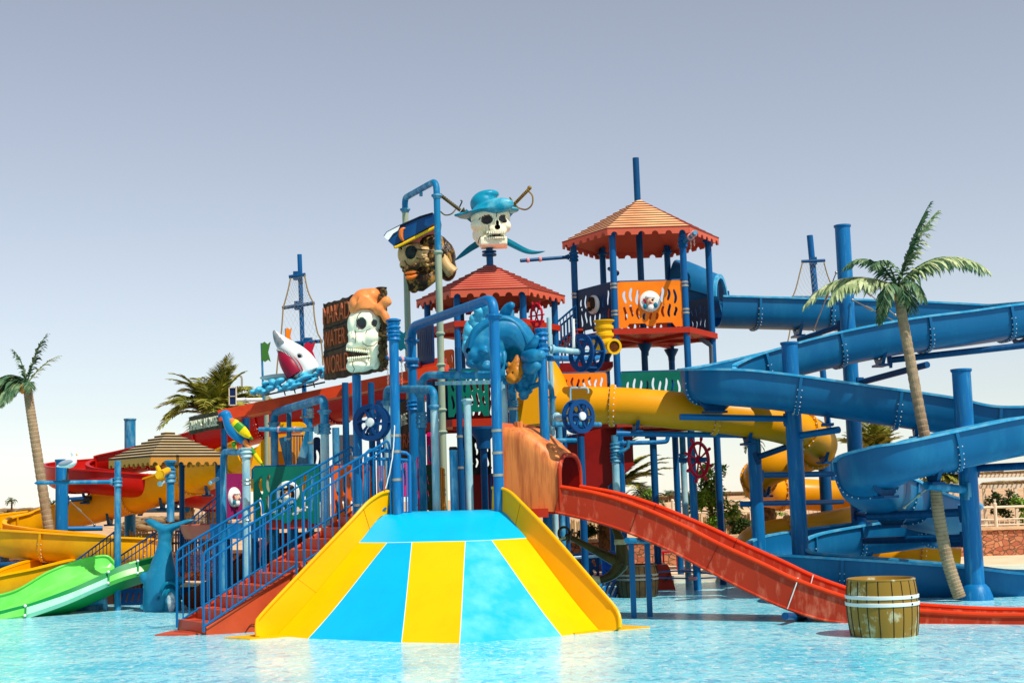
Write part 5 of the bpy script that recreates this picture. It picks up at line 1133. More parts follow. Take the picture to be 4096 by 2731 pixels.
def emblem(parent, c, nrm, rad, kind, label):
    """round plaque with a small moulded pirate face"""
    nrm = Vector(nrm).normalized(); x, y, _ = basis(nrm); x = Vector((0, 0, 1)).cross(nrm).normalized(); y = Vector((0, 0, 1)); g = G(); ax = (x, y, nrm)
    sx = .72 if kind == 2 else 1
    g.lathe([(rad, -.02), (rad, .01), (rad*.93, .03), (rad*.5, .038), (0.01, .04)], c, nrm, 32)
    e = g.build('emblem', WHITE, parent); lab(e, label); q = Vector(c)+nrm*.045; r = rad*.5
    L2 = lambda a, b, d=0: q+x*a*r+y*b*r+nrm*d*r
    if kind == 0:   # pale face with red knot, eye patch and teal collar
        g = G(); g.ell(L2(0, -.05), (r*.8, r*1.15, r*.7), ax); g.ell(L2(0, -.1, .7), (r*.16, r*.32, r*.25), ax); g.ell(L2(0, -.9, .1), (r*.55, r*.7, r*.5), ax); f = g.build('face', mat('pale_pink_face', (232, 190, 160), .5), e)
        g = G(); g.ell(L2(0, .75, .1), (r*.95, r*.5, r*.6), ax); g.ell(L2(0, -1.2, .3), (r*.6, r*.7, r*.4), ax); g.build('white_hair', WHITE, e)
        g = G(); g.ell(L2(.35, .15, .62), (r*.26, r*.2, r*.12), ax); g.beam(L2(-.8, .45, .6), L2(.9, .35, .4), r*.05, r*.05); g.build('eye_patch', BLACK, e)
        g = G(); g.ell(L2(0, -.42, .62), (r*.35, r*.1, r*.14), ax); [g.ell(L2(-1.15+.12*i, .35-.45*i*.7, .1), (r*.28, r*.16, r*.1), ax) for i in range(3)]; g.build('red_knot', CRIM, e)
        g = G(); g.ell(L2(-1.0, -1.0, .1), (r*.35, r*.55, r*.25), ax); g.ell(L2(1.0, -.8, .1), (r*.35, r*.55, r*.25), ax); g.build('collar', TEAL, e)
    elif kind == 1:  # black hat pirate
        g = G(); g.ell(L2(0, -.1, .1), (r*.75, r*1.0, r*.6), ax); g.ell(L2(0, -.15, .7), (r*.15, r*.28, r*.2), ax); g.build('face', mat('tan_small_face', (222, 150, 96), .5), e)
        g = G(); g.ell(L2(0, .85, .25), (r*1.25, r*.55, r*.6), ax); g.ell(L2(0, .6, .35), (r*1.5, r*.2, r*.5), ax); g.ell(L2(-.95, -.4, .1), (r*.3, r*.8, r*.3), ax); g.ell(L2(.95, -.4, .1), (r*.3, r*.8, r*.3), ax); g.ell(L2(.28, .12, .62), (r*.14, r*.12, r*.1), ax); g.ell(L2(-.28, .12, .62), (r*.14, r*.12, r*.1), ax); g.build('hat_and_hair', BLACK, e)
        g = G(); g.ell(L2(0, -.75, .4), (r*.6, r*.45, r*.4), ax); g.ell(L2(-.2, .95, .8), (r*.3, r*.22, r*.1), ax); g.build('beard', BONE, e)
    else:  # bearded dark profile
        g = G(); g.ell(L2(-.15, .0, .2), (r*.8, r*.95, r*.6), ax); g.ell(L2(-.5, .05, .55), (r*.25, r*.25, r*.3), ax); g.build('face', mat('brown_small_face', (176, 116, 74), .5), e)
        g = G(); g.ell(L2(.1, .95, .2), (r*1.15, r*.7, r*.6), ax); g.ell(L2(.75, .1, .2), (r*.6, r*1.1, r*.6), ax); g.ell(L2(-.2, -.85, .35), (r*.7, r*.55, r*.45), ax); g.build('hair_and_beard', mat('small_dark_hair', (50, 32, 18), .5), e)
    return e
# ---- tall right tower
C2 = at(2562, 960, 28.0); T2 = thing('lookout_tower', 'tall hexagonal lookout tower with faded salmon roof and orange face panel', 'tower', (C2.x, C2.y, 0), 'roofed play towers')
ze = 6.93; Rr = 1.59
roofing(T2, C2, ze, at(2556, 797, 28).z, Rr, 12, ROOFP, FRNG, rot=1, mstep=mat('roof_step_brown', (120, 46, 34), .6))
a, b = post_px(2557, 760, 28, 632); b.x -= .0; g = G(); g.cyl((C2.x-.01, 28, 2.9), (C2.x-.03, 28, b.z), .066, 20); g.build('mast', BLUE_D, T2)
hv = hexv(Vector((C2.x, C2.y, 0)), 1.37, 1)
def tpost(T, v, z0, z1, r=.066, m=BLUE_D, bands=()):
    g = G(); g.cyl((v.x, v.y, z0), (v.x, v.y, z1), r, 18); o = g.build('post', m, T); g = G(); g.lathe([(r*1.05, -.05), (r*1.7, -.02), (r*1.7, .01), (r, .015)], (v.x, v.y, z1-.12), Z, 18); g.build('post_collar', m, o)
    for z in bands: g = G(); g.lathe([(r*1.1, -.02), (r*1.15, 0), (r*1.1, .02)], (v.x, v.y, z), Z, 16); g.lathe([(r*1.1, -.02), (r*1.15, 0), (r*1.1, .02)], (v.x, v.y, z+.07), Z, 16); g.build('steel_band', STEELM, o)
    return o
PB = mat('tower_blue_post', (0, 84, 140), .38, (20, 110, 165), 2, .4, .5, .7, VS)
for i, v in enumerate(hv): tpost(T2, v, -.15, ze+.06, .066, PB, (5.25, 5.78) if i in (3, 4, 5) else ())
dz2 = 4.97; deck(T2, C2, dz2, 1.48, .11, BEAM, rot=1); deck(T2, C2, 3.2, 1.48, .12, BEAM, rot=1)
fl_, fr_ = hv[4], hv[5]; lv, rv = hv[3], hv[0]
p, a_, u_, h_ = panel(T2, fl_, fr_, dz2+.02, dz2+.92, ORNG, 'orange face panel with wavy slots', 10, True, .052, (.68, .5, .19), 3, BLUE_D)
emblem(p, a_+u_*.68+Vector((0, 0, .50))+u_.cross(Vector(Z))*.03, u_.cross(Vector(Z)), .205, 0, 'white round plaque with a pale pirate face')
p, a_, u_, h_ = panel(T2, lv, fl_, dz2+.02, dz2+.92, NAVY, 'navy side panel with wavy slots', 8, True, .062, (.68, .55, .17), 4, BLUE_D, thick=.012)
emblem(p, a_+u_*.68+Vector((0, 0, .55))+u_.cross(Vector(Z))*.03, u_.cross(Vector(Z)), .19, 2, 'grey oval plaque with a dark bearded face')
for i, j, m_ in ((0, 1, NAVY), (1, 2, DORN)): panel(T2, hv[i], hv[j], dz2+.02, dz2+.75, m_, None, 8, True, .05, None, i+3, None)
panel(T2, fl_, fr_, 3.22, 4.13, DGRN, 'dark green lower panel', 9, True, .045, None, 5, BLUE_D)
for v in (C2, hv[1], hv[2]): g = G(); g.lathe([(.07, -.24), (.075, -.16), (.15, -.02), (.15, 0)], (v.x, v.y, dz2-.17), Z, 16); g.build('column_head', BLUE_D, T2)
g = G(); v = hv[0]; g.tube([at(2800, 1330, 27.9), at(2803, 1355, 27.9), at(2830, 1372, 27.95), at(2845, 1385, 28), at(2848, 1470, 28), V_(2848, 1470, 28, 1720)], .05, 14); g.build('drain_pipe', PVC, T2)
g = G(); g.tube([V_(2590, 1500, 27.3, 1320), V_(2590, 1500, 27.3, 1345)], .018, 6); g.build('small_pipe', BLUE_W, T2)
s = hv[5]; g = G(); a = Vector((s.x+.03, s.y-.05, at(2722, 970, 26.8).z)); b = at(2782, 930, 25.9); g.tube([a, b], .045, 12); sp = g.build('spray_arm', BLUE_W, T2); rings_chains(sp, [(a.lerp(b, .55), b-a), (a.lerp(b, .85), b-a)], .045, True, .25); g = G(); clampat(g, (s.x, s.y, a.z), .066, .1); g.build('clamp', PB, T2)
g = G(); a = at(2436, 1075, 28.9); b = at(2470, 1095, 28.5); g.tube([a, b], .04, 10); sp = g.build('spray_arm', BLUE_D, T2); rings_chains(sp, [(a.lerp(b, .6), b-a), (a.lerp(b, .9), b-a)], .042, False)
v = hv[3]; a = Vector((v.x-.05, v.y, at(2300, 1028, 28).z)); b = at(2082, 1043, 27.6); g = G(); g.tube([a, b], .036, 12); sp = g.build('side_pipe', BLUE_D, T2); rings_chains(sp, [(a.lerp(b, .62), b-a), (a.lerp(b, .86), b-a)], .038, False); g = G(); clampat(g, (v.x, v.y, a.z), .066, .1); flangeat(g, a-Vector((.06, 0, 0)), .036, (1, 0, 0)); g.build('clamp', PB, T2)
# ---- middle tower
C1 = at(1962, 1180, 27.0); T1 = thing('lookout_tower', 'middle hexagonal tower with salmon red roof below the skull in the blue hat', 'tower', (C1.x, C1.y, 0), 'roofed play towers')
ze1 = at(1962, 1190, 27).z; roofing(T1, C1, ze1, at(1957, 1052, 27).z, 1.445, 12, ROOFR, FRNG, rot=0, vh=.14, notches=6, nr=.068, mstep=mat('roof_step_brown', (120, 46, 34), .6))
hv1 = hexv(Vector((C1.x, C1.y, 0)), 1.24, 0)
for v in hv1: tpost(T1, v, -.15, ze1+.05, .062, PB)
z5 = at(1830, 1282, 25.8).z; deck(T1, C1, z5, 1.34, .11, BEAM)
z4 = at(1740, 1450, 25.0).z; z3 = at(1900, 1672, 25.6).z
deck(T1, C1, z3, 1.5, .14, BEAM); g = G(); a = at(1625, 1478, 25.1); b = at(1785, 1450, 25.1); g.beam(a+Vector((0, .0, 0)), b, .7, .15); g.build('entry_deck', BEAM, T1, smooth=False)
a = at(1668, 1465, 24.9); b = at(1742, 1450, 24.3); panel(T1, a, b, a.z, at(1668, 1310, 24.9).z, NAVY, 'navy panel with long thin slots', 7, False, .014, None, 6, None, False)
a = at(1782, 1650, 24.6); b = at(1968, 1645, 24.6); panel(T1, a, b, at(1782, 1668, 24.6).z, at(1875, 1478, 24.6).z, DGRN, 'green panel with wavy slots', 8, True, .042, None, 7, BLUE_D)
a = at(1770, 1475, 26.2); b = at(1825, 1472, 26.0); g = G(); g.beam(a, b, .04, .02); panel(T1, a, b, a.z-.3, a.z+.35, DORN, 'small orange panel', 2, True, .03, None, 8, None, False)
def vpanel(T, pa, ya, pb, yb, Ya, Yb, pyt, m, lbl, n, two=True, wd=.035, seed=1, rail=None, feet=False, mid=None, name='play_panel'):
    a = at(pa, ya, Ya); b = at(pb, yb, Yb); return panel(T, a, b, a.z, at(pa, pyt, Ya).z, m, lbl, n, two, wd, mid, seed, rail, feet, name=name)
vpanel(T1, 1600, 1985, 1665, 1985, 25, 25.2, 1740, PINK, 'magenta panel behind the left pipes', 3, True, .04, 9); vpanel(T1, 1700, 1985, 1795, 1985, 25.2, 25.2, 1728, PINK, 'magenta panel behind the centre pipes', 4, True, .045, 10)
vpanel(T1, 1842, 1900, 1975, 1890, 26.2, 26.0, 1745, BLACK, 'black panel with white daylight in its slots', 6, True, .045, 11); vpanel(T1, 1700, 2040, 1750, 2040, 24.6, 24.4, 1858, mat('dark_forest_panel', (10, 54, 34), .5), 'dark forest green panel', 2, True, .04, 12)
vpanel(T1, 1500, 1990, 1680, 1990, 27, 27, 1600, mat('dim_navy_panel', (10, 50, 96), .5), 'deep blue rear panel', 7, True, .05, 13)
for i, j, m_ in ((0, 1, NAVY), (1, 2, DRED), (2, 3, NAVY)): panel(T1, hv1[i], hv1[j], z3+.02, z3+.85, m_, None, 8, True, .04, None, i+3, None)
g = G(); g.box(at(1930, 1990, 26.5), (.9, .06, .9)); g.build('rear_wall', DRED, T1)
g = G()
for x in (1840, 1888, 1937, 1962): g.tube([V_(x, 1900, 26.4, 1730), V_(x, 1900, 26.4, 2060)], .02, 6)
g.tube([at(1835, 1745, 26.4), at(1968, 1740, 26.4)], .018, 6); g.tube([at(1835, 1875, 26.4), at(1968, 1870, 26.4)], .018, 6); g.build('rear_railing', BLUE_D, T1)
g = G(); g.lathe([(.12, -.35), (.12, -.2), (.26, -.02), (.26, .02)], V_(1936, 1850, 24.0, 1712), Z, 18); g.build('column_head', BLUE_D, T1)
for (x, y0, y1, Y, m, l) in ((1680, 1826, 2048, 22.4, PINK, 'stack of thin red and pink slabs seen edge on beside the left centre pipe'), (1768, 1866, 2045, 22.6, ORNG, 'stack of thin orange slabs seen edge on beside the centre pipe')):
    r_ = thing('panel_stack', l, 'panels', on(x, 2300)); 
    for k in range(3): g = G(); A = V_(x-7+k*7, 1950, Y+.02*k, y0+3*k); g.box((A.x, Y+.15, (A.z+1.5)/2), (.02, .34, A.z-1.5)); g.build('slab', [m, mat('pale_pink_slab', (232, 130, 120), .4), m][k] if m is PINK else [m, mat('bright_orange_slab', (250, 160, 40), .4), m][k], r_, smooth=False)
    g = G()
    for yy in (y0+20, y0+80, y1-80, y1-30): g.ell(V_(x-12, 1950, Y-.05, yy), .016, nu=6, nv=4); g.ell(V_(x+12, 1950, Y-.05, yy+12), .016, nu=6, nv=4)
    g.build('bolts', STEELM, r_)
# bridge stair between the towers
br = thing('bridge_stairs', 'thin blue railings of the stair linking the two roofed towers', 'stairs', (1.2, 27.6, 3.5))
for (o, Y) in ((0, 27.2), (30, 28.4)):
    g = G(); A = at(2215+o, 1300, Y); B = at(2305+o, 1222, Y); g.tube([A, B], .02, 8); g.tube([A-Vector((0, 0, .42)), B-Vector((0, 0, .42))], .016, 8)
    for k in range(8): q = A.lerp(B, k/7); g.tube([q, q-Vector((0, 0, .78))], .011, 6)
    g.build('railing', BLUE_D, br)
g = G(); 
for k in range(6): q = at(2215, 1405, 27.8).lerp(at(2305, 1330, 27.8), k/5); g.box(q, (.22, 1.0, .04))
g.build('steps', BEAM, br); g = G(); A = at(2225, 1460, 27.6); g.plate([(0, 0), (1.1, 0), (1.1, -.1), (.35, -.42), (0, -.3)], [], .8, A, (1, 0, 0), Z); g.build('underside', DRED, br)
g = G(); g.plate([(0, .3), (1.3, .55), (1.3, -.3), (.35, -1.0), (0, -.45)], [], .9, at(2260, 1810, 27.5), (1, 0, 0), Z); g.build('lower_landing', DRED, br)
g = G()
for k in range(14): g.tube([at(2240+k*6, 1735, 27), at(2240+k*6, 1775, 27)], .012, 5)
g.build('lower_railing', BLUE_D, br)
op = thing('slotted_barrier', 'orange panel with dark slots above the yellow tube, between the two towers', 'panel', at(2340, 1560, 26.6)); vpanel(op, 2236, 1620, 2442, 1632, 26.5, 26.6, 1494, ORNG, None, 7, True, .045, 14, BLUE_D)
for (x0, x1, y, Y) in ((1890, 2195, 1434, 21.6), (2210, 2440, 1437, 23.2), (2210, 2300, 1758, 23.4), (2215, 2450, 1699, 23.6), (2450, 2660, 1768, 26.2)):
    pass
hp2 = pipe('water_pipe', 'horizontal blue pipe curving up to the corrugated yellow valve', BLUE, [at(2195, 1433, 21.5), at(2385, 1436, 23.6), at(2418, 1405, 24)], .045, None, (), (), .2)
pipe('water_pipe', 'pale blue pipe running under the golden tube to the right', BLUE_W, [at(2212, 1697, 22.6), at(2400, 1697, 24.0)], .04, None); pipe('water_pipe', 'short pale blue pipe end beside the orange hood', BLUE_W, [at(2205, 1760, 22.4), at(2304, 1760, 22.6)], .035, None)
pipe('water_pipe', 'blue pipe with elbow and clamp left of the crimson wheel', BLUE, [at(2455, 1773, 26.6), at(2640, 1768, 26.6), at(2668, 1765, 26.6), at(2672, 1745, 26.6)], .042, None, [(at(2492, 1773, 26.6), (1, 0, 0))], (), .08)
# white-topped right posts
for (px, Y, yt, r, m, l, bd) in ((2466, 26.2, 1740, .066, BLUE_W, 'blue post with pale lower half just left of the red slide legs', (1790, 1830)), (2738, 27.4, 1745, .06, BLUE_W, 'pale lower post carrying the crimson wheel', (1830,)), (2772, 26.3, 1745, .07, BLUE, 'blue post directly behind the crimson wheel', ()), (2620, 27.0, 1745, .068, BLUE_D, 'dark blue post left of the pergola view', ()), (2875, 27.6, 1720, .062, BLUE_D, 'dark blue post right of the crimson wheel', ()), (2330, 24.5, 1745, .062, BLUE_D, 'dark blue post behind the anchor', ())):
    a, b = post_px(px, 1950, Y, yt); p = pipe('post', l, m, [a, b], r, 'posts under the right tower', (), [(V_(px, 1950, Y, y), Z) for y in bd])
    if px in (2466, 2738): g = G(); g.cyl(a, V_(px, 1950, Y, 1850), r*1.03, 16); g.build('pale_sleeve', PALE, p)
g = G(); g.tube([at(2475, 1810, 26.1), at(2500, 1798, 26.1), at(2512, 1790, 26.1), at(2513, 1760, 26.1)], .035, 10); g.build('elbow_pipe', BLUE_W, bpy.data.objects['post.0'+str(0)] if False else [o for o in COL.objects if o.get('label', '').startswith('blue post with pale lower')][0])
# ---- green-roof pavilion at the left
C3 = at(672, 1830, 27.2); T3 = thing('pavilion', 'small square pavilion with straw yellow striped roof and scalloped edge at the left', 'pavilion', (C3.x, C3.y, 0), 'roofed play towers')
ze3 = at(672, 1826, 27.2).z
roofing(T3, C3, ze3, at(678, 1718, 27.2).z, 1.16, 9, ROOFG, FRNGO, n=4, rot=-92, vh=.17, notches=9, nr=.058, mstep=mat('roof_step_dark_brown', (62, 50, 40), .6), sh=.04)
for v in hexv(Vector((C3.x, C3.y, 0)), .98, -92, 4)[1:]: tpost(T3, v, -.1, ze3+.02, .055, BLUE_D)
wp = thing('post', 'pale blue fountain pipe rising out of the whale tail', 'post', at(680, 2090, 25.3)); g = G(); g.cyl(V_(682, 1950, 25.3, 2085), V_(682, 1950, 25.3, 1842), .068, 18); g.build('pipe', BLUE_W, wp)
g = G(); flangeat(g, V_(682, 1950, 25.3, 1845), .07); clampat(g, V_(682, 1950, 25.3, 1908), .068, .1); clampat(g, V_(682, 1950, 25.3, 1888), .068, .08); g.build('clamp', BLUE_W, wp)
g = G(); g.tube([at(672, 1880, 25.2), at(648, 1893, 25.0), at(640, 1898, 24.8)], [.06, .07, .085], 14); g.lathe([(.085, 0), (.06, 0), (.055, .05), (.001, .05)], at(640, 1898, 24.8), (.3, 1, 0), 14); g.tube([at(640, 1890, 25), at(628, 1862, 25)], [.05, .035], 10); g.build('nozzle', VALV, wp)
g = G(); g.tube([at(655, 1928, 25.1), at(640, 1934, 24.9)], [.03, .05], 10); g.build('spout', PALE, wp)
# ---- left platform with panels
PL = thing('play_platform', 'low play platform with green, purple and orange slotted panels behind the blue stair railings', 'platform', at(1150, 2110, 24.5))
g = G(); A = at(1050, 2098, 24.0); B = at(1600, 2085, 24.0); g.box(((A.x+B.x)/2, 24.9, A.z), (B.x-A.x, 1.9, .16)); g.build('deck', BEAM, PL, smooth=False)
p, a_, u_, h_ = vpanel(PL, 1003, 2100, 1292, 2092, 23.9, 23.9, 1868, DGRN, 'dark green panel with wavy slots', 10, True, .05, 15, BLUE_D, True, (.62, .53, .21)); emblem(p, a_+u_*.64+Vector((0, 0, .53))+u_.cross(Vector(Z))*.03, u_.cross(Vector(Z)), .20, 1, 'round plaque with a black-hatted pirate face')
vpanel(PL, 1318, 2118, 1500, 2112, 23.9, 23.9, 1862, DORN, 'burnt orange panel with wavy slots', 7, True, .05, 16, BLUE_D)
vpanel(PL, 1500, 2118, 1600, 2112, 24.0, 24.0, 1862, DORN, 'narrow burnt orange panel', 4, True, .05, 17)
p, a_, u_, h_ = vpanel(PL, 892, 2078, 978, 2068, 24.0, 24.6, 1893, PURP, 'purple panel with pale scratches', 2, False, .008, 18); emblem(p, a_+u_*.3+Vector((0, 0, .38))+u_.cross(Vector(Z))*.03, u_.cross(Vector(Z)), .17, 0, 'white oval plaque with a bandana pirate')
vpanel(PL, 1246, 2010, 1296, 2005, 25.6, 25.6, 1748, NAVY, 'navy panel with curved slots', 1, True, .05, 19)
vpanel(PL, 1335, 2005, 1440, 2005, 27.4, 27.4, 1740, mat('dim_grey_panel', (84, 84, 92), .6), 'dim grey panel at the back', 3, True, .03, 20)
for x in (1020, 1180, 1300): g = G(); q = V_(x, 2200, 24.6, 2100); g.cyl((q.x, 24.6, -.1), q, .06, 14); g.build('column', BLUE_D, PL)
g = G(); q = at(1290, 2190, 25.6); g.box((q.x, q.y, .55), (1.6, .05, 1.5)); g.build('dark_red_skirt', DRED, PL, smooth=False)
# yellow hood arch + blue side rails behind
yh = thing('tunnel_entrance', 'yellow arched slide entrance behind the slim blue posts', 'slide', at(1130, 1980, 26.5))
g = G(); a = at(1098, 1985, 26.4); g.plate(rrect(0, 0, .62, at(1098, 1690, 26.4).z-a.z, .12)[::1], [rrect(.07, -.0+.02, .55, (at(1098, 1690, 26.4).z-a.z)-.12, .08)], .12, a, (1, 0, 0), Z); g.build('arch_frame', YELW, yh)
g = G(); g.box(at(1160, 1850, 26.75), (.55, .05, 1.1)); g.build('back_panel', mat('amber_panel', (226, 150, 10), .4), yh)
g = G(); g.plate([(0, 0), (.0, .42), (.08, .75), (.22, .95), (.4, 1.02), (.4, 0)], [], .08, at(1005, 1965, 26.3), (1, 0, 0), Z); g.build('curved_side', YELW, yh)
g = G()
for x in (1176, 1188, 1199, 1210): g.tube([at(x, 1742, 26.2), at(x, 1870, 26.2)], .01, 5)
g.tube([at(1168, 1742, 26.2), at(1215, 1742, 26.2)], .014, 6); g.build('small_rail', BLUE_D, yh)
g = G(); g.plate([(0, 0), (.32, 0), (.3, 1.0)], [], .03, at(1180, 1872, 26.0), (1, 0, 0), Z); g.plate([(0, .55), (.24, .6), (.19, 0), (.12, 0)], [], .03, at(1117, 1872, 25.6), (1, 0, 0), Z); g.build('blue_gusset', BLUE_W, yh)
# round red landing tub
tb = thing('landing_tub', 'round red-brown landing tub on blue columns beside the whale tail', 'platform', at(890, 2400, 24.8)); Cx = at(905, 2090, 25.0); g = G()
g.lathe([(.72, -.24), (.78, -.12), (.8, .0), (.74, .0), (.70, -.1)], (Cx.x, Cx.y, at(905, 2098, 25).z+.02), Z, 40); g.lathe([(.74, -.03), (.01, -.02)], (Cx.x, Cx.y, at(905, 2098, 25).z+.02), Z, 40); g.build('tub', mat('red_brown_tub', (186, 92, 70), .45, (160, 66, 50), 3, .5), tb)
g = G(); q = at(930, 2128, 24.15); g.box((q.x+.1, q.y-.02, q.z+.02), (.95, .05, .26)); g.build('blue_skirt', BLUE, tb, smooth=False)
for x in (880, 905, 1005): g = G(); q = V_(x, 2250, 24.7, 2120); g.cyl((q.x, 24.7, -.1), q, .075 if x < 1000 else .055, 16); g.build('column', BLUE_D if x < 1000 else PALE, tb)
bsl = thing('dark_chute', 'dark brown chute sloping down behind the railings from the red tub', 'slide', at(850, 2380, 26)); g = G()
g.sweep(usec(.8, .4, .04, .03), crom([at(1075, 2150, 26.2), at(960, 2230, 26), at(850, 2310, 25.9), at(745, 2380, 25.9)], 6)); g.build('chute', mat('dark_brown_fibreglass', (110, 46, 26), .45), bsl)
bb = thing('slatted_box', 'low blue slatted box with white top standing in the water behind the stairs', 'box', at(830, 2400, 26.6)); q = at(520, 2400, 26.4)
def slat_box(root, pxa, pxb, Y, pyt, m):
    a = at(pxa, 2400, Y); b = at(pxb, 2400, Y); zt = at(pxa, pyt, Y).z; w_ = b.x-a.x; hs = [[(.08+i*.11, .06), (.12+i*.11, .06), (.16+i*.11, zt-.08), (.12+i*.11, zt-.08)] for i in range(int((w_-.2)/.11))]
    g = G(); g.plate([(0, -.1), (w_, -.1), (w_, zt), (0, zt)], hs, .04, (a.x, Y, 0), (1, 0, 0), Z); g.build('slatted_front', m, root, smooth=False)
slat_box(bb, 735, 1080, 26.6, 2345, NAVY); g = G(); q0 = at(735, 2345, 26.6); q1 = at(1080, 2345, 26.6); g.box(((q0.x+q1.x)/2, 27.0, q0.z+.02), (q1.x-q0.x+.1, .9, .05)); g.build('pale_top', DECK, bb)
b2_ = thing('slatted_box', 'low navy slatted box in the water between green slide and whale', 'box', at(540, 2400, 26.4)); slat_box(b2_, 460, 600, 26.9, 2355, NAVY); g = G(); q0 = at(440, 2300, 27.3); g.box((q0.x+.4, 27.4, .35), (1.3, .3, .75)); g.build('dark_back', mat('dark_brown_back', (60, 34, 26), .7), b2_)
# left blue stair railings
lr = thing('stair_railing', 'thin blue stair railings climbing behind the green slide', 'railing', at(450, 2250, 27.6))
for (x0, y0, x1, y1, Y) in ((297, 2246, 470, 2117, 27.8), (482, 2222, 648, 2112, 27.0), (765, 2075, 880, 1975, 26.8)):
    g = G(); A = at(x0, y0, Y); B = at(x1, y1, Y); g.tube([A-Vector((0, 0, .1)), A, B], .016, 6); g.tube([A-Vector((0, 0, .13)), B-Vector((0, 0, .13))], .012, 6); n = int((B-A).length/.085)
    for k in range(1, n): q = A.lerp(B, k/n); g.tube([q, q-Vector((0, 0, .5))], .009, 5)
    g.build('railing', BLUE_D, lr)
g = G(); A = at(705, 2125, 28); B = at(860, 2120, 28); g.tube([A, B], .02, 6)
for k in range(18): q = A.lerp(B, k/17); g.tube([q, q-Vector((0, 0, .8))], .012, 5)
g.build('railing', BLUE_D, lr)
# ================================================================ FIGURES AND PROPS
def PX(Y): return lambda x, y, d=0: at(x, y, Y+d)
def S(Y): return Y/FPX
# ---- skull with turquoise hat
Y = 26.6; P_ = PX(Y); s = Y/FPX
sk = thing('pirate_skull', 'white skull in a turquoise brimmed hat with two crossed sabres, on the middle tower roof', 'figure', P_(1957, 1050))
g = G(); g.ell(P_(1962, 873), (.385, .40, .33)); g.ell(P_(1912, 902, -.12), (.15, .2, .13)); g.ell(P_(2024, 905, -.16), (.10, .18, .12)); g.ell(P_(2000, 862, 0), (.2, .34, .24)); g.ell(P_(1988, 925, -.26), (.19, .18, .12)); g.ell(P_(1975, 958, -.06), (.27, .3, .11)); g.box(P_(1975, 972, -.1), (.52, .5, .16)); g.ell(P_(1922, 945, 0), (.12, .2, .2)); g.ell(P_(1930, 858, -.27), (.14, .1, .06)); g.ell(P_(2008, 855, -.27), (.13, .1, .06)); g.ell(P_(1905, 940, .05), (.08, .1, .12)); g.ell(P_(1989, 900, -.3), (.06, .1, .12))
F_ = (0, 1, 0)
h = sculpt('skull', g, [BONE, SOCK, BLACK], sk, .018, 6, [(P_(1946, 876, -.42), (.125, .2, .098), None, F_, 1), (P_(2015, 872, -.42), (.105, .2, .095), None, F_, 1), (P_(1989, 904, -.48), (.066, .2, .06), None, F_, 2), (P_(1989, 888, -.45), (.034, .2, .07), None, F_, 2), (P_(1984, 942, -.46), (.19, .3, .042), None, F_, 2)])
g = G()
for k in range(9): g.box(P_(1950+k*8.4, 930-k*.3, -.43+.012*abs(k-4)), (.033, .04, .05))
for k in range(9): g.box(P_(1950+k*8.4, 952-k*.3, -.40+.012*abs(k-4)), (.033, .04, .04))
g.build('teeth', BONE, h)
g = G()
for L_ in ([(1918, 852), (1925, 866), (1915, 880)], [(1988, 848), (1986, 868)], [(1955, 900), (1957, 925), (1948, 938)], [(1922, 945), (1915, 960), (1912, 975)], [(1925, 950), (1935, 962)]): g.tube([P_(x, y, -.40 if x > 1940 else -.33) for x, y in L_], .008, 5)
g.build('painted_cracks', BLACK, h)
g = G(); X = Vector((math.cos(.1), 0, math.sin(.1))); Zh = Vector((-math.sin(.1), 0, math.cos(.1))); ax = (X, Vector((0, 1, 0)), Zh)
g.ell(P_(1950, 852), (.60, .5, .045), ax, 28, 8); g.ell(P_(1935, 815), (.27, .28, .24), ax); g.ell(P_(1948, 782), (.25, .25, .1), ax); g.ell(P_(1992, 822, -.38), (.32, .1, .15), ax); g.ell(P_(1960, 835, -.2), (.36, .26, .1), ax); g.ell(P_(1852, 858, -.05), (.2, .14, .035), ax); g.ell(P_(2050, 842, -.1), (.14, .2, .04), ax)
sculpt('hat', g, HATB, sk, .026, 6)
def blade(pts, w0, nm, m):
    P = crom([P_(x, y, d) for x, y, d in pts], 6); n = len(P); g = G(); V = []
    for i, p in enumerate(P):
        t = (P[min(i+1, n-1)]-P[max(i-1, 0)]).normalized(); nn = Vector((-t.z, 0, t.x)).normalized(); wv = w0*(1-(i/(n-1))**3*.96); V += [p+nn*wv, p+Vector((0, -.018, 0)), p-nn*wv, p+Vector((0, .018, 0))]
    F = [(i*4+k, i*4+(k+1) % 4, (i+1)*4+(k+1) % 4, (i+1)*4+k) for i in range(n-1) for k in range(4)]+[(3, 2, 1, 0)]; g.add(V, F); return g.build(nm, m, sk, smooth=False)
b1 = blade([(1856, 848, .2), (1915, 895, .25), (1985, 945, .3), (2040, 972, .25), (2100, 1002, .15), (2140, 1010, .05), (2180, 1005, 0)], .075, 'sabre', TEAL); b2 = blade([(2062, 818, .3), (2010, 880, .32), (1930, 960, .34), (1880, 995, .25), (1845, 1022, .15), (1818, 1043, 0)], .075, 'sabre', TEAL)
g = G(); g.tube([P_(1758, 778, .1), P_(1842, 842, .18)], .034, 10); [g.lathe([(.036, -.006), (.042, 0), (.036, .006)], P_(1762+k*8, 781+k*6.1, .1+k*.009), P_(1842, 842, .18)-P_(1758, 778, .1), 10) for k in range(10)]; g.tube(crom([P_(1838, 828, .15), P_(1848, 806, .1), P_(1842, 802, .1)], 4), .014, 6); g.tube(crom([P_(1822, 838, .15), P_(1805, 856, .1), P_(1780, 860, .1), P_(1762, 846, .1)], 6), .014, 6); g.lathe([(.09, -.02), (.06, .03), (.04, .06)], P_(1848, 845, .18), P_(1842, 842, .18)-P_(1758, 778, .1), 12); g.build('sabre_hilt', BRZ, b1)
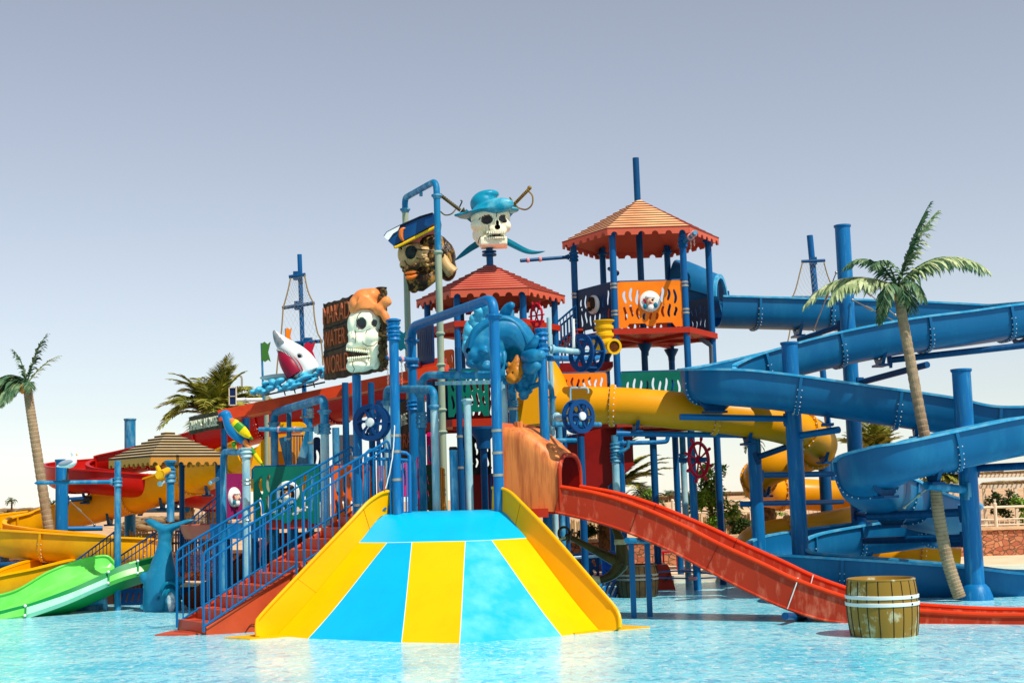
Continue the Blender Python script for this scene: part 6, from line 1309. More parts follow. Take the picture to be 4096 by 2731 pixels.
g = G(); g.tube([P_(2116, 757, .25), P_(2058, 816, .3)], .032, 10); [g.lathe([(.034, -.006), (.04, 0), (.034, .006)], P_(2112-k*5.4, 761+k*5.5, .25), P_(2116, 757, .25)-P_(2058, 816, .3), 10) for k in range(10)]; g.ell(P_(2118, 752, .25), .045, nu=8, nv=6); g.tube(crom([P_(2114, 765, .25), P_(2130, 785, .2), P_(2128, 818, .2), P_(2105, 838, .2), P_(2075, 832, .25), P_(2055, 818, .28), P_(2046, 800, .28), P_(2038, 790, .25)], 6), .016, 6); g.build('sabre_hilt', GOLD, b2)
g = G(); g.cyl(P_(1957, 985), P_(1960, 1062), .066, 16); g.lathe([(.068, -.05), (.14, -.04), (.14, -.005), (.075, .0), (.075, .02), (.14, .03), (.14, .05), (.068, .06)], P_(1957, 1015), Z, 20); g.build('mounting_pole', BLUE_D, sk)
# ---- bearded pirate head
Y = 24.0; P_ = PX(Y)
ph = thing('pirate_figurehead', 'bearded pirate head with eye patch and navy hat hanging in the tallest pipe frame', 'figure', P_(1690, 1165))
g = G(); g.ell(P_(1660, 1030, -.06), (.25, .30, .27)); g.ell(P_(1606, 1018, 0), (.07, .16, .15)); g.ell(P_(1609, 1060, -.14), (.055, .08, .07)); g.ell(P_(1614, 1045, -.16), (.035, .08, .12)); g.ell(P_(1690, 1040, -.25), (.15, .11, .09)); g.ell(P_(1640, 990, -.22), (.15, .12, .05)); g.ell(P_(1668, 1045, -.24), (.13, .1, .1)); g.ell(P_(1618, 1045, -.12), (.05, .08, .12)); g.ell(P_(1628, 1075, -.12), (.08, .14, .06)); g.ell(P_(1700, 1010, -.1), (.15, .25, .12))
fc = sculpt('face', g, SKIN, ph, .024, 5)
g = G(); g.ell(P_(1748, 1030, .05), (.33, .36, .36)); g.ell(P_(1712, 1085, -.03), (.22, .26, .22)); g.ell(P_(1672, 1122, -.06), (.16, .22, .17)); g.ell(P_(1655, 1145, -.08), (.1, .16, .12)); g.ell(P_(1735, 975, -.0), (.25, .32, .16)); g.ell(P_(1790, 1075, .05), (.16, .25, .22))
random.seed(12)
def hz(x, y):
    a = (x-1748)*s_p/.33; b = (y-1030)*s_p/.36; q = max(.05, 1-a*a-b*b); return .05-.36*math.sqrt(q)
s_p = 24.0/FPX
for k in range(44):
    x0 = 1690+(k % 11)*12.5; y0 = 955+(k//11)*34+random.uniform(-6, 6); P3 = []; ph_ = random.uniform(0, 6)
    for j in range(6):
        x_ = x0+math.sin(ph_+j*.9)*7+j*4; y_ = y0+j*13
        if ((x_-1748)*s_p/.33)**2+((y_-1030)*s_p/.36)**2 < .86: P3.append(P_(x_, y_, hz(x_, y_)-.012))
    if len(P3) < 3: continue
    g.tube(crom(P3, 4), .024+.01*random.random(), 6)
for k in range(18):
    x0 = 1618+k*7.5; P3 = [(x0, 1086, -.27), (x0+random.uniform(-3, 6)+4, 1108, -.31), (x0*.75+1655*.25+6, 1132, -.30), (x0*.4+1652*.6, 1162, -.2)]; g.tube(crom([P_(*q) for q in P3], 4), .024, 6)
hr = sculpt('hair', g, HAIR, ph, .014, 1)
g = G(); g.tube(crom([P_(x, y, d) for x, y, d in ((1612, 1084, -.2), (1635, 1072, -.34), (1660, 1068, -.38), (1690, 1058, -.38), (1715, 1062, -.36), (1745, 1050, -.32))], 6), [.012]+[.034]*29+[.01], 8); g.build('moustache', HAIR, ph)
g = G(); g.tube(crom([P_(1616, 1094, -.26), P_(1640, 1092, -.36), P_(1668, 1086, -.36)], 5), [.012, .02, .026, .03, .03, .03, .03, .026, .022, .016, .01], 8); g.tube(crom([P_(1622, 1104, -.27), P_(1640, 1112, -.37), P_(1672, 1098, -.36)], 5), [.014, .024, .034, .04, .044, .044, .04, .034, .028, .02, .012], 8); g.build('lips', LIP, ph)
g = G(); g.ell(P_(1643, 1012, -.34), (.098, .03, .108)); g.ell(P_(1645, 1002, -.34), (.10, .03, .08)); g.tube(crom([P_(1605, 996, -.12), P_(1640, 995, -.36), P_(1700, 1000, -.38), P_(1745, 1003, -.34)], 5), .012, 6); g.build('eye_patch', mat('black_green_patch', (6, 22, 22), .25), ph)
g = G(); g.ell(P_(1607, 1008, -.06), (.03, .08, .05)); g.build('eye', BLACK, ph)
g = G(); [g.tube(crom([P_(x, y, d) for x, y, d in L_], 4), r_, 6) for L_, r_ in (([(1618, 1040, -.31), (1626, 1056, -.33), (1640, 1064, -.35)], .012), ([(1665, 1032, -.36), (1685, 1036, -.38), (1702, 1030, -.36)], .01), ([(1660, 1056, -.37), (1690, 1060, -.38), (1712, 1046, -.35)], .014), ([(1606, 1066, -.2), (1614, 1072, -.24)], .02))]; g.build('painted_wrinkles', HAIR, ph)
g = G(); g.tube(crom([P_(1772, 1020, -.22), P_(1785, 1060, -.3), P_(1812, 1092, -.3)], 4), [.07, .075, .08, .085, .09, .1, .105, .11, .115], 12); g.build('ear_scroll', SKIN, ph)
o = P_(1640, 940, -.34); pts = [(1536, 947), (1548, 930), (1600, 903), (1680, 868), (1728, 854), (1738, 862), (1744, 893), (1668, 940), (1590, 983), (1582, 992), (1562, 975)]
cx, cz = o.x, o.z; poly = [(P_(x, y, -.3).x-cx, P_(x, y, -.3).z-cz) for x, y in pts]
def hatshell(g, poly, y0, y1, sh=.6, off=(.04, .02)):
    n = len(poly); mx = sum(p[0] for p in poly)/n; mz = sum(p[1] for p in poly)/n; V = [Vector((cx+p[0], y0, cz+p[1])) for p in poly]+[Vector((cx+mx+(p[0]-mx)*1.0+off[0]*2, (y0+y1)/2, cz+p[1]+.03)) for p in poly]+[Vector((cx+mx+(p[0]-mx)*.85+off[0]*3, y1, cz+mz+(p[1]-mz)*.9+off[1])) for p in poly]
    F = [tuple(range(n)), tuple(range(3*n-1, 2*n-1, -1))]+[(j*n+i, j*n+(i+1) % n, (j+1)*n+(i+1) % n, (j+1)*n+i) for j in range(2) for i in range(n)]; g.add(V, F)
g = G(); hatshell(g, poly, 23.62, 24.4); ht = g.build('hat', HATN, ph, sharp=60)
def strip(L, w_, y, m, nm, par, th=.014): g = G(); P = crom([Vector((P_(a, b, 0).x, y, P_(a, b, 0).z)) for a, b in L], 5); g.sweep([(-th, -w_/2), (th, -w_/2), (th, w_/2), (-th, w_/2)], P, up=Vector((0, 1, 0))) if False else g.tube(P, w_/2, 8); return g.build(nm, m, par)
sc_ = (24-.38)/24
def Pq(x, y): return at(x, y, 23.6)
g = G(); g.tube(crom([Pq(1580, 990), Pq(1600, 981), Pq(1668, 946), Pq(1747, 905)], 5), .026, 8); g.tube(crom([Pq(1580, 990), at(1575, 978, 23.8), at(1570, 960, 24.3)], 4), .02, 8); g.build('hat_trim', TRIM, ht)
g = G(); g.tube(crom([Pq(1580, 982), Pq(1600, 973), Pq(1668, 938), Pq(1746, 897)], 5), .012, 8); g.tube(crom([Pq(1552, 932), Pq(1600, 905), Pq(1680, 869), Pq(1732, 853)], 5), .014, 8); g.build('black_piping', BLACK, ht)
g = G(); q = [(1536, 947), (1548, 929), (1600, 903), (1592, 922), (1572, 935), (1560, 952), (1552, 962)]; g.add([at(a, b, 23.585) for a, b in q]+[at(a, b, 23.62) for a, b in q], [tuple(range(7)), tuple(range(13, 6, -1))]+[(i, (i+1) % 7, 7+(i+1) % 7, 7+i) for i in range(7)]); g.build('white_corner', WHITE, ht)
g = G(); g.tube(crom([at(1622, 912, 23.58), at(1608, 918, 23.57), at(1603, 938, 23.57), at(1607, 955, 23.57), at(1616, 964, 23.58)], 5), [.006+.035*math.sin(math.pi*i/20) for i in range(21)], 8); g.build('crescent_badge', LIP, ht)
# ---- name board with skull
BD = thing('name_board', 'dark bark board reading MAKADI WATER WORLD behind the bandana skull', 'sign', at(1430, 1500, 21.9))
a = at(1307, 1520, 22.5); b = at(1541, 1472, 21.3); z1a = at(1307, 1217, 22.5).z; z1b = at(1541, 1148, 21.3).z
u = Vector((b.x-a.x, b.y-a.y, 0)); Lw = u.length; u.normalize(); random.seed(5)
zl = a.z; hh = z1a-zl; outer = []
n = 20
for k in range(n): outer.append((0+random.uniform(-.02, .015), hh*k/n))
for k in range(n): outer.append((Lw*k/n, hh+(z1b-z1a)*k/n+random.uniform(-.015, .015)))
for k in range(n): outer.append((Lw+random.uniform(-.03, .03), (z1b-zl)*(1-k/n)))
for k in range(n): outer.append((Lw*(1-k/n), (b.z-zl)*(1-k/n)*.4+random.uniform(-.012, .012)))
g = G(); g.plate(outer, [], .10, Vector((a.x, a.y, zl)), u, Z); bd = g.build('board', WOODB, BD, smooth=False)
nz = u.cross(Vector(Z)).normalized()
for i, (t, y0, y1) in enumerate((('MAKADI', 1325, 1235), ('WATER', 1405, 1330), ('WORLD', 1515, 1425))):
    z0 = at(1310, [1300, 1392, 1500][i], 22.5).z; h_ = [.27, .25, .28][i]
    text(t, h_, .025, Vector((a.x, a.y, z0))+u*.03+nz*.055, u+Vector((0, 0, .04)), Z, LETR, bd, 'lettering', width=[.80, .62, .70][i])
g = G()
for y in (1315, 1405):
    q = at(1310, y+5, 22.5); g.tube([Vector((a.x, a.y, q.z))+u*(k*.1)+nz*.05+Vector((0, 0, .008*k+random.uniform(-.01, .01))) for k in range(10)], .012, 5)
g.build('plank_gap', BLACK, bd)
g = G(); random.seed(9)
for k in range(46): q = at(1534+random.uniform(-14, 10), 1160+k*6.6, 21.2); g.ell(q, (random.uniform(.03, .06), .05, random.uniform(.03, .05)), nu=8, nv=6)
g.build('rough_bark_edge', mat('mossy_bark', (96, 74, 34), .6, (44, 30, 16), 9, .9, .4, .6, bump=.8), bd)
Y = 21.35; P_ = PX(Y)
bs_ = thing('pirate_skull', 'white skull with an orange knotted bandana mounted on the dark name board', 'figure', P_(1450, 1495))
g = G(); g.ell(P_(1460, 1290, 0), (.27, .24, .25)); g.ell(P_(1415, 1300, -.02), (.10, .18, .19)); g.ell(P_(1478, 1350, -.08), (.2, .14, .13)); g.ell(P_(1435, 1365, -.05), (.17, .2, .14)); g.ell(P_(1412, 1385, -.05), (.11, .18, .07)); g.box(P_(1450, 1385, 0), (.4, .3, .08)); g.ell(P_(1500, 1400, -.02), (.12, .18, .22)); g.ell(P_(1442, 1462, -.05), (.2, .2, .10)); g.ell(P_(1415, 1465, -.05), (.12, .17, .10)); g.box(P_(1450, 1455, -.02), (.42, .28, .12)); g.ell(P_(1408, 1342, -.08), (.07, .1, .1)); g.ell(P_(1500, 1440, 0), (.1, .16, .15))
h = sculpt('skull', g, [BONEG, SOCK, BLACK], bs_, .016, 6, [(P_(1442, 1294, -.27), (.092, .13, .108), (Vector((.97, 0, -.24)), Vector((0, 1, 0)), Vector((.24, 0, .97))), F_, 1), (P_(1503, 1293, -.24), (.078, .10, .10), None, F_, 1), (P_(1388, 1357, -.08), (.03, .2, .065), None, F_, 1), (P_(1418, 1411, -.2), (.19, .34, .05), (Vector((.97, 0, -.14)), Vector((0, 1, 0)), Vector((.14, 0, .97))), F_, 2)])
g = G()
for k in range(11): g.ell(P_(1388+k*8.5, 1397+k*1.0, -.17-.008*k), (.018, .03, .026), nu=8, nv=6); g.ell(P_(1392+k*8.5, 1434-k*.8, -.19-.006*k), (.017, .03, .024), nu=8, nv=6)
g.build('teeth', BONEG, h)
g = G()
for L_ in ([(1425, 1285), (1432, 1262), (1444, 1248)], [(1420, 1320), (1424, 1345), (1420, 1372)], [(1462, 1335), (1468, 1320), (1482, 1316)], [(1450, 1372), (1470, 1384), (1495, 1382), (1508, 1370)], [(1412, 1445), (1410, 1460), (1418, 1475), (1412, 1488)], [(1478, 1425), (1474, 1440)]): g.tube([P_(x, y, -.265 if x < 1460 or y > 1380 else -.30) for x, y in L_], .006, 5)
g.build('painted_cracks', BLACK, h)
g = G(); g.ell(P_(1463, 1208, .02), (.23, .25, .21)); g.ell(P_(1425, 1225, .0), (.12, .2, .17)); g.ell(P_(1490, 1185, .0), (.14, .2, .13)); g.ell(P_(1518, 1238, -.16), (.10, .12, .10)); g.tube(crom([P_(1518, 1235, -.16), P_(1540, 1210, -.2), P_(1562, 1198, -.22)], 4), [.06, .065, .07, .075, .08, .085, .08, .07, .05], 10); g.tube(crom([P_(1520, 1240, -.16), P_(1540, 1262, -.2), P_(1550, 1294, -.22)], 4), [.05, .055, .06, .065, .065, .065, .06, .05, .03], 10)
for k in range(6): g.tube(crom([P_(1408+k*4, 1255-k*8, -.15-.02*k), P_(1450, 1232-k*10, -.23), P_(1500, 1238-k*5, -.2)], 5), .014, 6)
sculpt('bandana', g, BAND, bs_, .020, 3)
# ---- blue sea creature
Y = 21.7; P_ = PX(Y)
fi = thing('sea_creature', 'big blue arching sea creature with curled fins hanging under the bright pipe frame', 'figure', P_(2020, 1570))
body = crom([P_(1885, 1440, .0), P_(1900, 1405, 0), P_(1935, 1365, 0), P_(1990, 1330, 0), P_(2045, 1330, 0), P_(2085, 1370, 0), P_(2105, 1430, 0), P_(2118, 1490, .0), P_(2108, 1560, .0)], 6); n = len(body)
rads = [.10, .2, .25, .27, .26, .24, .2, .16, .06]
g = G(); g.tube(body, [rads[int(i/6)]+(rads[min(8, int(i/6)+1)]-rads[int(i/6)])*((i % 6)/6) for i in range(n)], 16)
g.ell(P_(1950, 1388, .0), (.33, .30, .29)); g.ell(P_(1905, 1425, -.06), (.17, .26, .16)); g.ell(P_(1892, 1452, -.1), (.12, .2, .08)); g.ell(P_(1945, 1470, -.05), (.15, .22, .13)); g.ell(P_(1932, 1404, -.27), (.085, .07, .075)); g.ell(P_(1995, 1440, -.02), (.16, .24, .2))
g.ell(P_(2050, 1400, .08), (.24, .2, .3)); g.ell(P_(2075, 1490, .06), (.18, .16, .26)); g.ell(P_(2090, 1540, .02), (.13, .14, .14)); g.tube([P_(1932, 1405, -.30), P_(1950, 1409, -.50)], [.075, .015], 10)
h = sculpt('body', g, [FISHB, BLACK, TEAL], fi, .022, 4, [(P_(1874, 1402, -.12), (.04, .15, .04), None, F_, 1), (P_(2048, 1425, -.22), (.15, .22, .17), None, F_, 2), (P_(1908, 1446, -.34), (.10, .12, .03), None, F_, 2)])
g = G(); R_ = crom([P_(1880, 1392, -.15), P_(1900, 1330, -.18), P_(1950, 1290, -.2), P_(2010, 1272, -.2), (P_(2060, 1290, -.2)), P_(2098, 1340, -.2), P_(2115, 1390, -.18), P_(2112, 1450, -.18), P_(2096, 1500, -.18)], 6); g.tube(R_, [.05+.02*math.sin(i*.2) for i in range(len(R_))], 10); g.build('ridge', FISHB, h)
def curl(L_, r0, nm='curled_fin', m=WAVEB): g = G(); P = crom([P_(*q) for q in L_], 5); n = len(P); g.tube(P, [r0*(.55+.6*math.sin(math.pi*min(1, .25+i/(n-1)*.7))) for i in range(n)], 12); g.ell(P[-1], r0*.8, nu=10, nv=8); g.ell(P[0], r0*.6, nu=8, nv=6); return sculpt(nm, g, m, fi, .02, 3)
for L_, r0 in (([(1905, 1400, .15), (1878, 1370, .1), (1866, 1340, .1)], .09), ([(1900, 1350, .15), (1880, 1325, .1), (1878, 1300, .1)], .1), ([(1925, 1330, .15), (1902, 1300, .1), (1895, 1275, .05)], .1), ([(1950, 1310, .15), (1925, 1270, .1), (1916, 1245, .0)], .11), ([(1975, 1290, .15), (1955, 1250, .1), (1945, 1222, .0)], .13), ([(1880, 1410, .1), (1866, 1395, .05), (1862, 1375, 0)], .07)): curl(L_, r0)
for L_, r0 in (([(2010, 1290, .05), (2020, 1255, 0), (2035, 1230, -.05), (2045, 1222, -.1)], .08), ([(2110, 1390, .05), (2122, 1370, 0), (2140, 1352, -.05)], .08), ([(2105, 1430, -.3), (2135, 1425, -.55), (2162, 1420, -.62)], .11), ([(2105, 1470, -.3), (2128, 1468, -.5), (2146, 1462, -.6)], .10), ([(2110, 1400, -.3), (2132, 1378, -.5), (2146, 1352, -.55)], .07)): curl(L_, r0, 'curled_fin', FISHB)
g = G()
for L_, r0 in (([(2010, 1400, -.1), (2018, 1450, -.2), (2008, 1500, -.2), (2022, 1528, -.2)], .05), ([(2098, 1400, -.15), (2102, 1460, -.25), (2095, 1500, -.25)], .045), ([(2075, 1500, -.1), (2082, 1540, -.15), (2098, 1572, -.15)], .07), ([(2045, 1500, -.1), (2052, 1535, -.15), (2045, 1560, -.1)], .06), ([(2110, 1480, 0), (2122, 1530, 0), (2112, 1558, 0)], .08), ([(2100, 1520, -.05), (2108, 1560, -.05), (2095, 1578, -.05)], .09), ([(1990, 1440, -.1), (1996, 1480, -.15), (2000, 1520, -.12)], .04)):
    P = crom([P_(*q) for q in L_], 5); g.tube(P, [r0*(.8+.35*math.sin(i*.8)) for i in range(len(P))], 10); g.ell(P[-1], r0, nu=8, nv=6); g.ell(P[0], r0*.9, nu=8, nv=6)
sculpt('hanging_tendrils', g, FISHB, fi, .018, 3)
ax_ = (Vector((.97, 0, -.22)), Vector((0, 1, 0)), Vector((.22, 0, .97))); g = G(); g.ell(P_(2062, 1486, -.36), (.125, .09, .19), ax_); g.ell(P_(2050, 1512, -.38), (.11, .09, .09)); g.tube([P_(2066, 1450, -.36), P_(2068, 1418, -.34)], [.07, .02], 10)
g.tube([P_(2040, 1466, -.36), P_(2032, 1448, -.36)], [.05, .02], 8); g.tube([P_(2034, 1488, -.38), P_(2024, 1478, -.38)], [.045, .02], 8); g.ell(P_(2084, 1470, -.36), (.05, .06, .13)); g.ell(P_(2066, 1490, -.44), (.06, .03, .08)); g.tube([P_(2048, 1520, -.46), P_(2060, 1524, -.46)], .014, 6)
sculpt('goldfish', g, [FISHG, BLACK], h, .015, 2, [(P_(2050, 1490, -.5), (.014, .1, .014), None, F_, 1)])
# ---- shark, waves
Y = 24.6; P_ = PX(Y)
sh = thing('shark_head', 'grey and white shark head rearing up with a maroon open mouth above blue waves', 'figure', P_(1220, 1520))
g = G(); pts = [(1093, 1320, 0, .02), (1103, 1338, 0, .06), (1120, 1362, 0, .11), (1150, 1392, 0, .16), (1185, 1422, 0, .20), (1215, 1452, 0, .21), (1232, 1478, 0, .21), (1240, 1492, 0, .2)]
P = crom([P_(*q[:3]) for q in pts], 4); g.tube(P, [pts[int(i/4)][3]+(pts[min(7, int(i/4)+1)][3]-pts[int(i/4)][3])*((i % 4)/4) for i in range(len(P))], 16); g.ell(P_(1205, 1492, 0), (.22, .22, .14))
def shp(c):
    q = (c-P_(1093, 1320)); d = (P_(1250, 1505)-P_(1093, 1320)).normalized(); t = q.dot(d); side = q.dot(Vector((-d.z, 0, d.x)))
    return 1 if (t < .33 and side < .02) or abs(c.y-Y) < .0 else 0
h = sculpt('head', g, [SHKW, GREYS], sh, .022, 5, (), shp)
g = G(); P = crom([P_(1118, 1400, -.02), P_(1135, 1425, -.08), P_(1160, 1458, -.14), P_(1185, 1500, -.16)], 5); g.tube(P, [.02+.15*math.sin(math.pi*.62*i/15) for i in range(16)], 14); g.build('mouth', MOUTH, sh)
g = G(); P2_ = crom([P_(1112, 1392, -.1), P_(1150, 1410, -.2), P_(1190, 1455, -.26), P_(1212, 1510, -.24)], 8)
g.tube(P2_, .018, 6, mi=1)
for k in range(1, 24): g.tube([P2_[k], P2_[k]+Vector((-.02, -.02, -.035))], [.012, .002], 4)
P3_ = crom([P_(1110, 1396, -.04), P_(1122, 1430, -.05), P_(1140, 1470, -.06), P_(1152, 1510, -.05)], 8); g.tube(P3_, .022, 6, mi=1)
for k in range(1, 24): g.tube([P3_[k], P3_[k]+Vector((.03, -.03, .015))], [.012, .002], 4)
g.build('teeth', [WHITE, GREYS], sh); g = G(); g.ell(P_(1198, 1424, -.185), (.038, .03, .038)); g.build('eye', BLACK, sh); g = G(); g.lathe([(.045, -.01), (.06, 0), (.045, .01)], P_(1198, 1424, -.19), (0, 1, 0), 16); g.build('eye_ring', GREYS, sh)
random.seed(3); wv = thing('wave_ornament', 'light blue moulded wave crests under the shark head', 'figure', P_(1150, 1560)); g = G()
for (x, y, a, b) in ((1015, 1568, 14, 12), (1042, 1558, 18, 15), (1080, 1552, 20, 13), (1092, 1530, 16, 18), (1062, 1536, 14, 9), (1120, 1520, 22, 12), (1142, 1545, 16, 11), (1165, 1530, 19, 18), (1115, 1545, 11, 9), (1205, 1520, 30, 11), (1212, 1500, 24, 10), (1240, 1524, 22, 7), (1262, 1515, 16, 8), (1268, 1496, 17, 9), (1282, 1480, 16, 9), (1302, 1488, 14, 9), (1292, 1506, 14, 8), (1306, 1472, 12, 8), (1060, 1570, 22, 9), (1190, 1540, 26, 8), (1130, 1558, 20, 7), (1170, 1555, 20, 7), (1225, 1510, 30, 9)):
    for d in (-.15, .15): g.ell(P_(x+random.uniform(-4, 4), y+random.uniform(-3, 3), d+random.uniform(-.05, .05)), (a*S(Y), .17, b*S(Y)), (Vector((.95, 0, .3)), Vector((0, 1, 0)), Vector((-.3, 0, .95))))
sculpt('crests', g, WAVEB, wv, .014, 1)
g = G()
for (x, y) in ((1135, 1558), (1175, 1550), (1212, 1540), (1252, 1526)): g.tube([P_(x, y, 0), P_(x+6, y+22, .1)], .012, 6)
g.tube([P_(1060, 1580, .2), P_(1300, 1528, .2)], .016, 6); g.build('support_rods', BLACK, wv)
g = G(); g.ell(P_(1150, 1508, .3), (.5, .12, .07)); g.build('pale_foam', mat('pale_foam_paint', (176, 206, 204), .5), wv)
# ---- whale
Y = 25.2; P_ = PX(Y)
wh = thing('whale_fountain', 'blue diving whale statue with raised tail flukes and a pale belly patch', 'statue', P_(650, 2440))
pts = [(648, 2462, 0, .33), (648, 2410, 0, .34), (646, 2355, 0, .32), (648, 2300, 0, .27), (652, 2250, 0, .21), (656, 2205, 0, .15), (658, 2165, 0, .12), (662, 2130, 0, .14), (664, 2105, 0, .14)]
P = crom([P_(*q[:3]) for q in pts], 5); g = G(); g.tube(P, [pts[int(i/5)][3]+(pts[min(8, int(i/5)+1)][3]-pts[int(i/5)][3])*((i % 5)/5) for i in range(len(P))], 18)
for L_ in (((660, 2115), (625, 2098), (594, 2078)), ((665, 2115), (710, 2100), (760, 2080))):
    P = crom([P_(*q) for q in L_], 6); n = len(P)
    for i, q in enumerate(P): g.ell(q, (.1, .19*(1-i/n*.7), .085*(1-i/n*.72)), nu=10, nv=8)
g.tube([P_(664, 2110, -.12), P_(664, 2160, -.1)], [.05, .02], 8)
g.ell(P_(592, 2316, 0), (.13, .18, .09)); g.tube([P_(600, 2310, 0), P_(560, 2300, -.1)], [.12, .06], 10); g.tube([P_(700, 2325, 0), P_(738, 2318, -.05)], [.11, .06], 10)
h = sculpt('body', g, [mat('whale_blue_paint', (22, 116, 150), .3, (60, 150, 176), 2.5, .6, .5, .7), BLACK], wh, .03, 5, [(P_(630, 2392, -.4), (.03, .15, .03), None, F_, 1)])
g = G(); P = crom([P_(652, 2440, -.29), P_(655, 2395, -.32), P_(672, 2362, -.30), P_(692, 2362, -.26), P_(708, 2395, -.22), P_(712, 2440, -.2)], 6); g.tube(P, .035, 8); P = crom([P_(642, 2370, -.32), P_(660, 2336, -.31), P_(690, 2330, -.26), P_(715, 2350, -.18)], 6); g.tube(P, .03, 8); g.build('mouth_ridge', TEAL, h)
g = G(); g.ell(P_(683, 2405, -.24), (.09, .06, .2)); g.build('pale_belly', mat('mottled_white_belly', (206, 212, 212), .5, (110, 150, 165), 14, .8), h)
g = G()
for (x, y, r) in ((592, 2240+22*3, .05), (640-8, 2198, .035), (636, 2199, .04), (590, 2345, .07), (592, 2392, .05), (590, 2410, .05), (582, 2425, .08), (596, 2380, .04)): g.ell(P_(x, y, -.05), (r*1.2, r, r*.8))
g.build('barnacle_knobs', WAVEB, wh)
# ---- parrot, seagull
Y = 23.3; P_ = PX(Y)
pr = thing('parrot', 'blue parrot with orange, yellow and green wing perched on the pale elbow pipe', 'figure', P_(960, 1800))
g = G(); g.ell(P_(902, 1657), (.095, .085, .075)); bp2 = crom([P_(903, 1655), P_(910, 1674), P_(921, 1700), P_(937, 1726), P_(956, 1750), P_(980, 1774)], 4); g.tube(bp2, [.07, .078, .082, .085, .088, .092, .097, .103, .108, .112, .114, .114, .111, .106, .1, .092, .082, .07, .056, .042, .03], 14)
h = sculpt('body', g, mat('parrot_blue', (14, 118, 176), .3), pr, .016, 4)
g = G(); g.tube(crom([P_(893, 1655, -.02), P_(878, 1660, -.02), P_(874, 1674, -.02)], 4), [.05, .045, .04, .035, .03, .022, .015, .01, .004], 8); g.build('beak', mat('beak_slate', (30, 90, 130), .3), pr)
wax = P_(1008, 1758)-P_(915, 1672); wd_ = wax.normalized(); wn = Vector((-wd_.z, 0, wd_.x))
g = G(); g.ell(P_(960, 1712, -.08), (.24, .05, .085), (wd_, Vector((0, 1, 0)), wn)); g.tube([P_(985, 1735, -.07), P_(1012, 1758, -.07)], [.06, .015], 8)
def wp_(c): t = (c-P_(915, 1672)).dot(wd_)/wax.length; v = (c-P_(915, 1672)).dot(wn); return 0 if t < .22 else 2 if (.33 < t < .58 and v > -.045) or t > .93 else 1
sculpt('wing', g, [mat('parrot_orange', (236, 130, 56), .35), mat('parrot_yellow', (246, 200, 0), .35), mat('parrot_green', (60, 140, 40), .35)], pr, .012, 2, (), wp_)
tx = P_(1055, 1864)-P_(976, 1765)
g = G(); g.tube([P_(974, 1762), P_(1010, 1805), P_(1040, 1845), P_(1056, 1866)], [.05, .045, .035, .008], 10)
sculpt('tail', g, [MATS['parrot_orange'], MATS['parrot_yellow'], MATS['parrot_green']], pr, .012, 2, (), lambda c: (lambda t: 0 if t < .28 else 2 if t < .52 or t > .88 else 1)((c-P_(976, 1765)).dot(tx.normalized())/tx.length))
g = G(); g.tube(crom([P_(940, 1750), P_(946, 1765), P_(936, 1775), P_(938, 1795)], 4), .022, 8); g.ell(P_(936, 1775), (.04, .04, .045)); g.build('leg', MATS['parrot_green'], pr)
Y = 25.2; P_ = PX(Y)
gl = thing('seagull', 'white seagull figure with grey wing standing on the long blue side pipe', 'figure', P_(268, 1920))
g = G(); g.ell(P_(280, 1850), (.13, .1, .095), (Vector((.93, 0, .35)), Vector((0, 1, 0)), Vector((-.35, 0, .93)))); g.tube(crom([P_(292, 1845), P_(296, 1825), P_(294, 1812)], 4), [.07, .06, .05, .045, .04, .04, .045, .05, .05], 10); g.ell(P_(294, 1813), .05); g.tube([P_(262, 1856), P_(224, 1866)], [.07, .012], 8)
sculpt('body', g, GULL, gl, .014, 3); g = G(); g.ell(P_(262, 1850, -.08), (.14, .035, .05), (Vector((.96, 0, .25)), Vector((0, 1, 0)), Vector((-.25, 0, .96)))); g.build('wing', GULLG, gl)
g = G(); g.tube([P_(303, 1815), P_(310, 1820)], [.02, .006], 6); g.build('beak', VALV, gl); g = G(); g.tube([P_(272, 1865), P_(270, 1885), P_(266, 1918)], .018, 6); g.box(P_(264, 1920), (.1, .12, .02)); g.build('leg', mat('dark_leg', (60, 60, 50), .5), gl)
# ---- masts with nets
def mast(px0, py0, pxb, pyb, Y, r, yards, netp, label):
    T = at(px0, py0, Y); B = at(pxb, pyb, Y); B = T+(B-T)*((T.z+.1)/(T.z-B.z)); root = thing('ship_mast', label, 'mast', B, 'ship masts with nets'); g = G(); g.cyl(T, B, r, 18); g.build('pole', PB, root)
    for (x0, y0, x1, y1) in yards: g = G(); g.cyl(at(x0, y0, Y-.1), at(x1, y1, Y-.1), .038, 10); q = at((x0+x1)/2, (y0+y1)/2, Y-.05); g.box(q, (.15, .14, .17)); g.build('yard', BLUE_D, root)
    for k, (lt, rt) in enumerate(netp):
        L1 = crom([at(x, y, Y-.2) for x, y in lt], 8); R1 = crom([at(x, y, Y-.2) for x, y in rt], 8); [G().tube(q_, .016, 5).build('edge_rope', NETE, root) for q_ in (L1, R1)]
        n = len(L1); g = G(); rows = 15; cols = 8
        def pt(u, v): q = v*(n-1); i = min(int(q), n-2); a = L1[i].lerp(L1[i+1], q-i); b = R1[i].lerp(R1[i+1], q-i); p = a.lerp(b, u); p.y += .12*math.sin(math.pi*u)*math.sin(math.pi*v); return p
        for j in range(-rows, cols+rows):
            A_ = []; B_ = []
            for i in range(rows+1):
                u = (j+i*.5)/cols
                if 0 <= u <= 1: A_.append(pt(u, i/rows))
                u = (j-i*.5+rows*.0)/cols
                if 0 <= u <= 1: B_.append(pt(u, i/rows))
            for Q in (A_, B_):
                if len(Q) > 1: g.tube(Q, .0022, 3, cap=False)
        g.build('net', NETM, root)
    return root
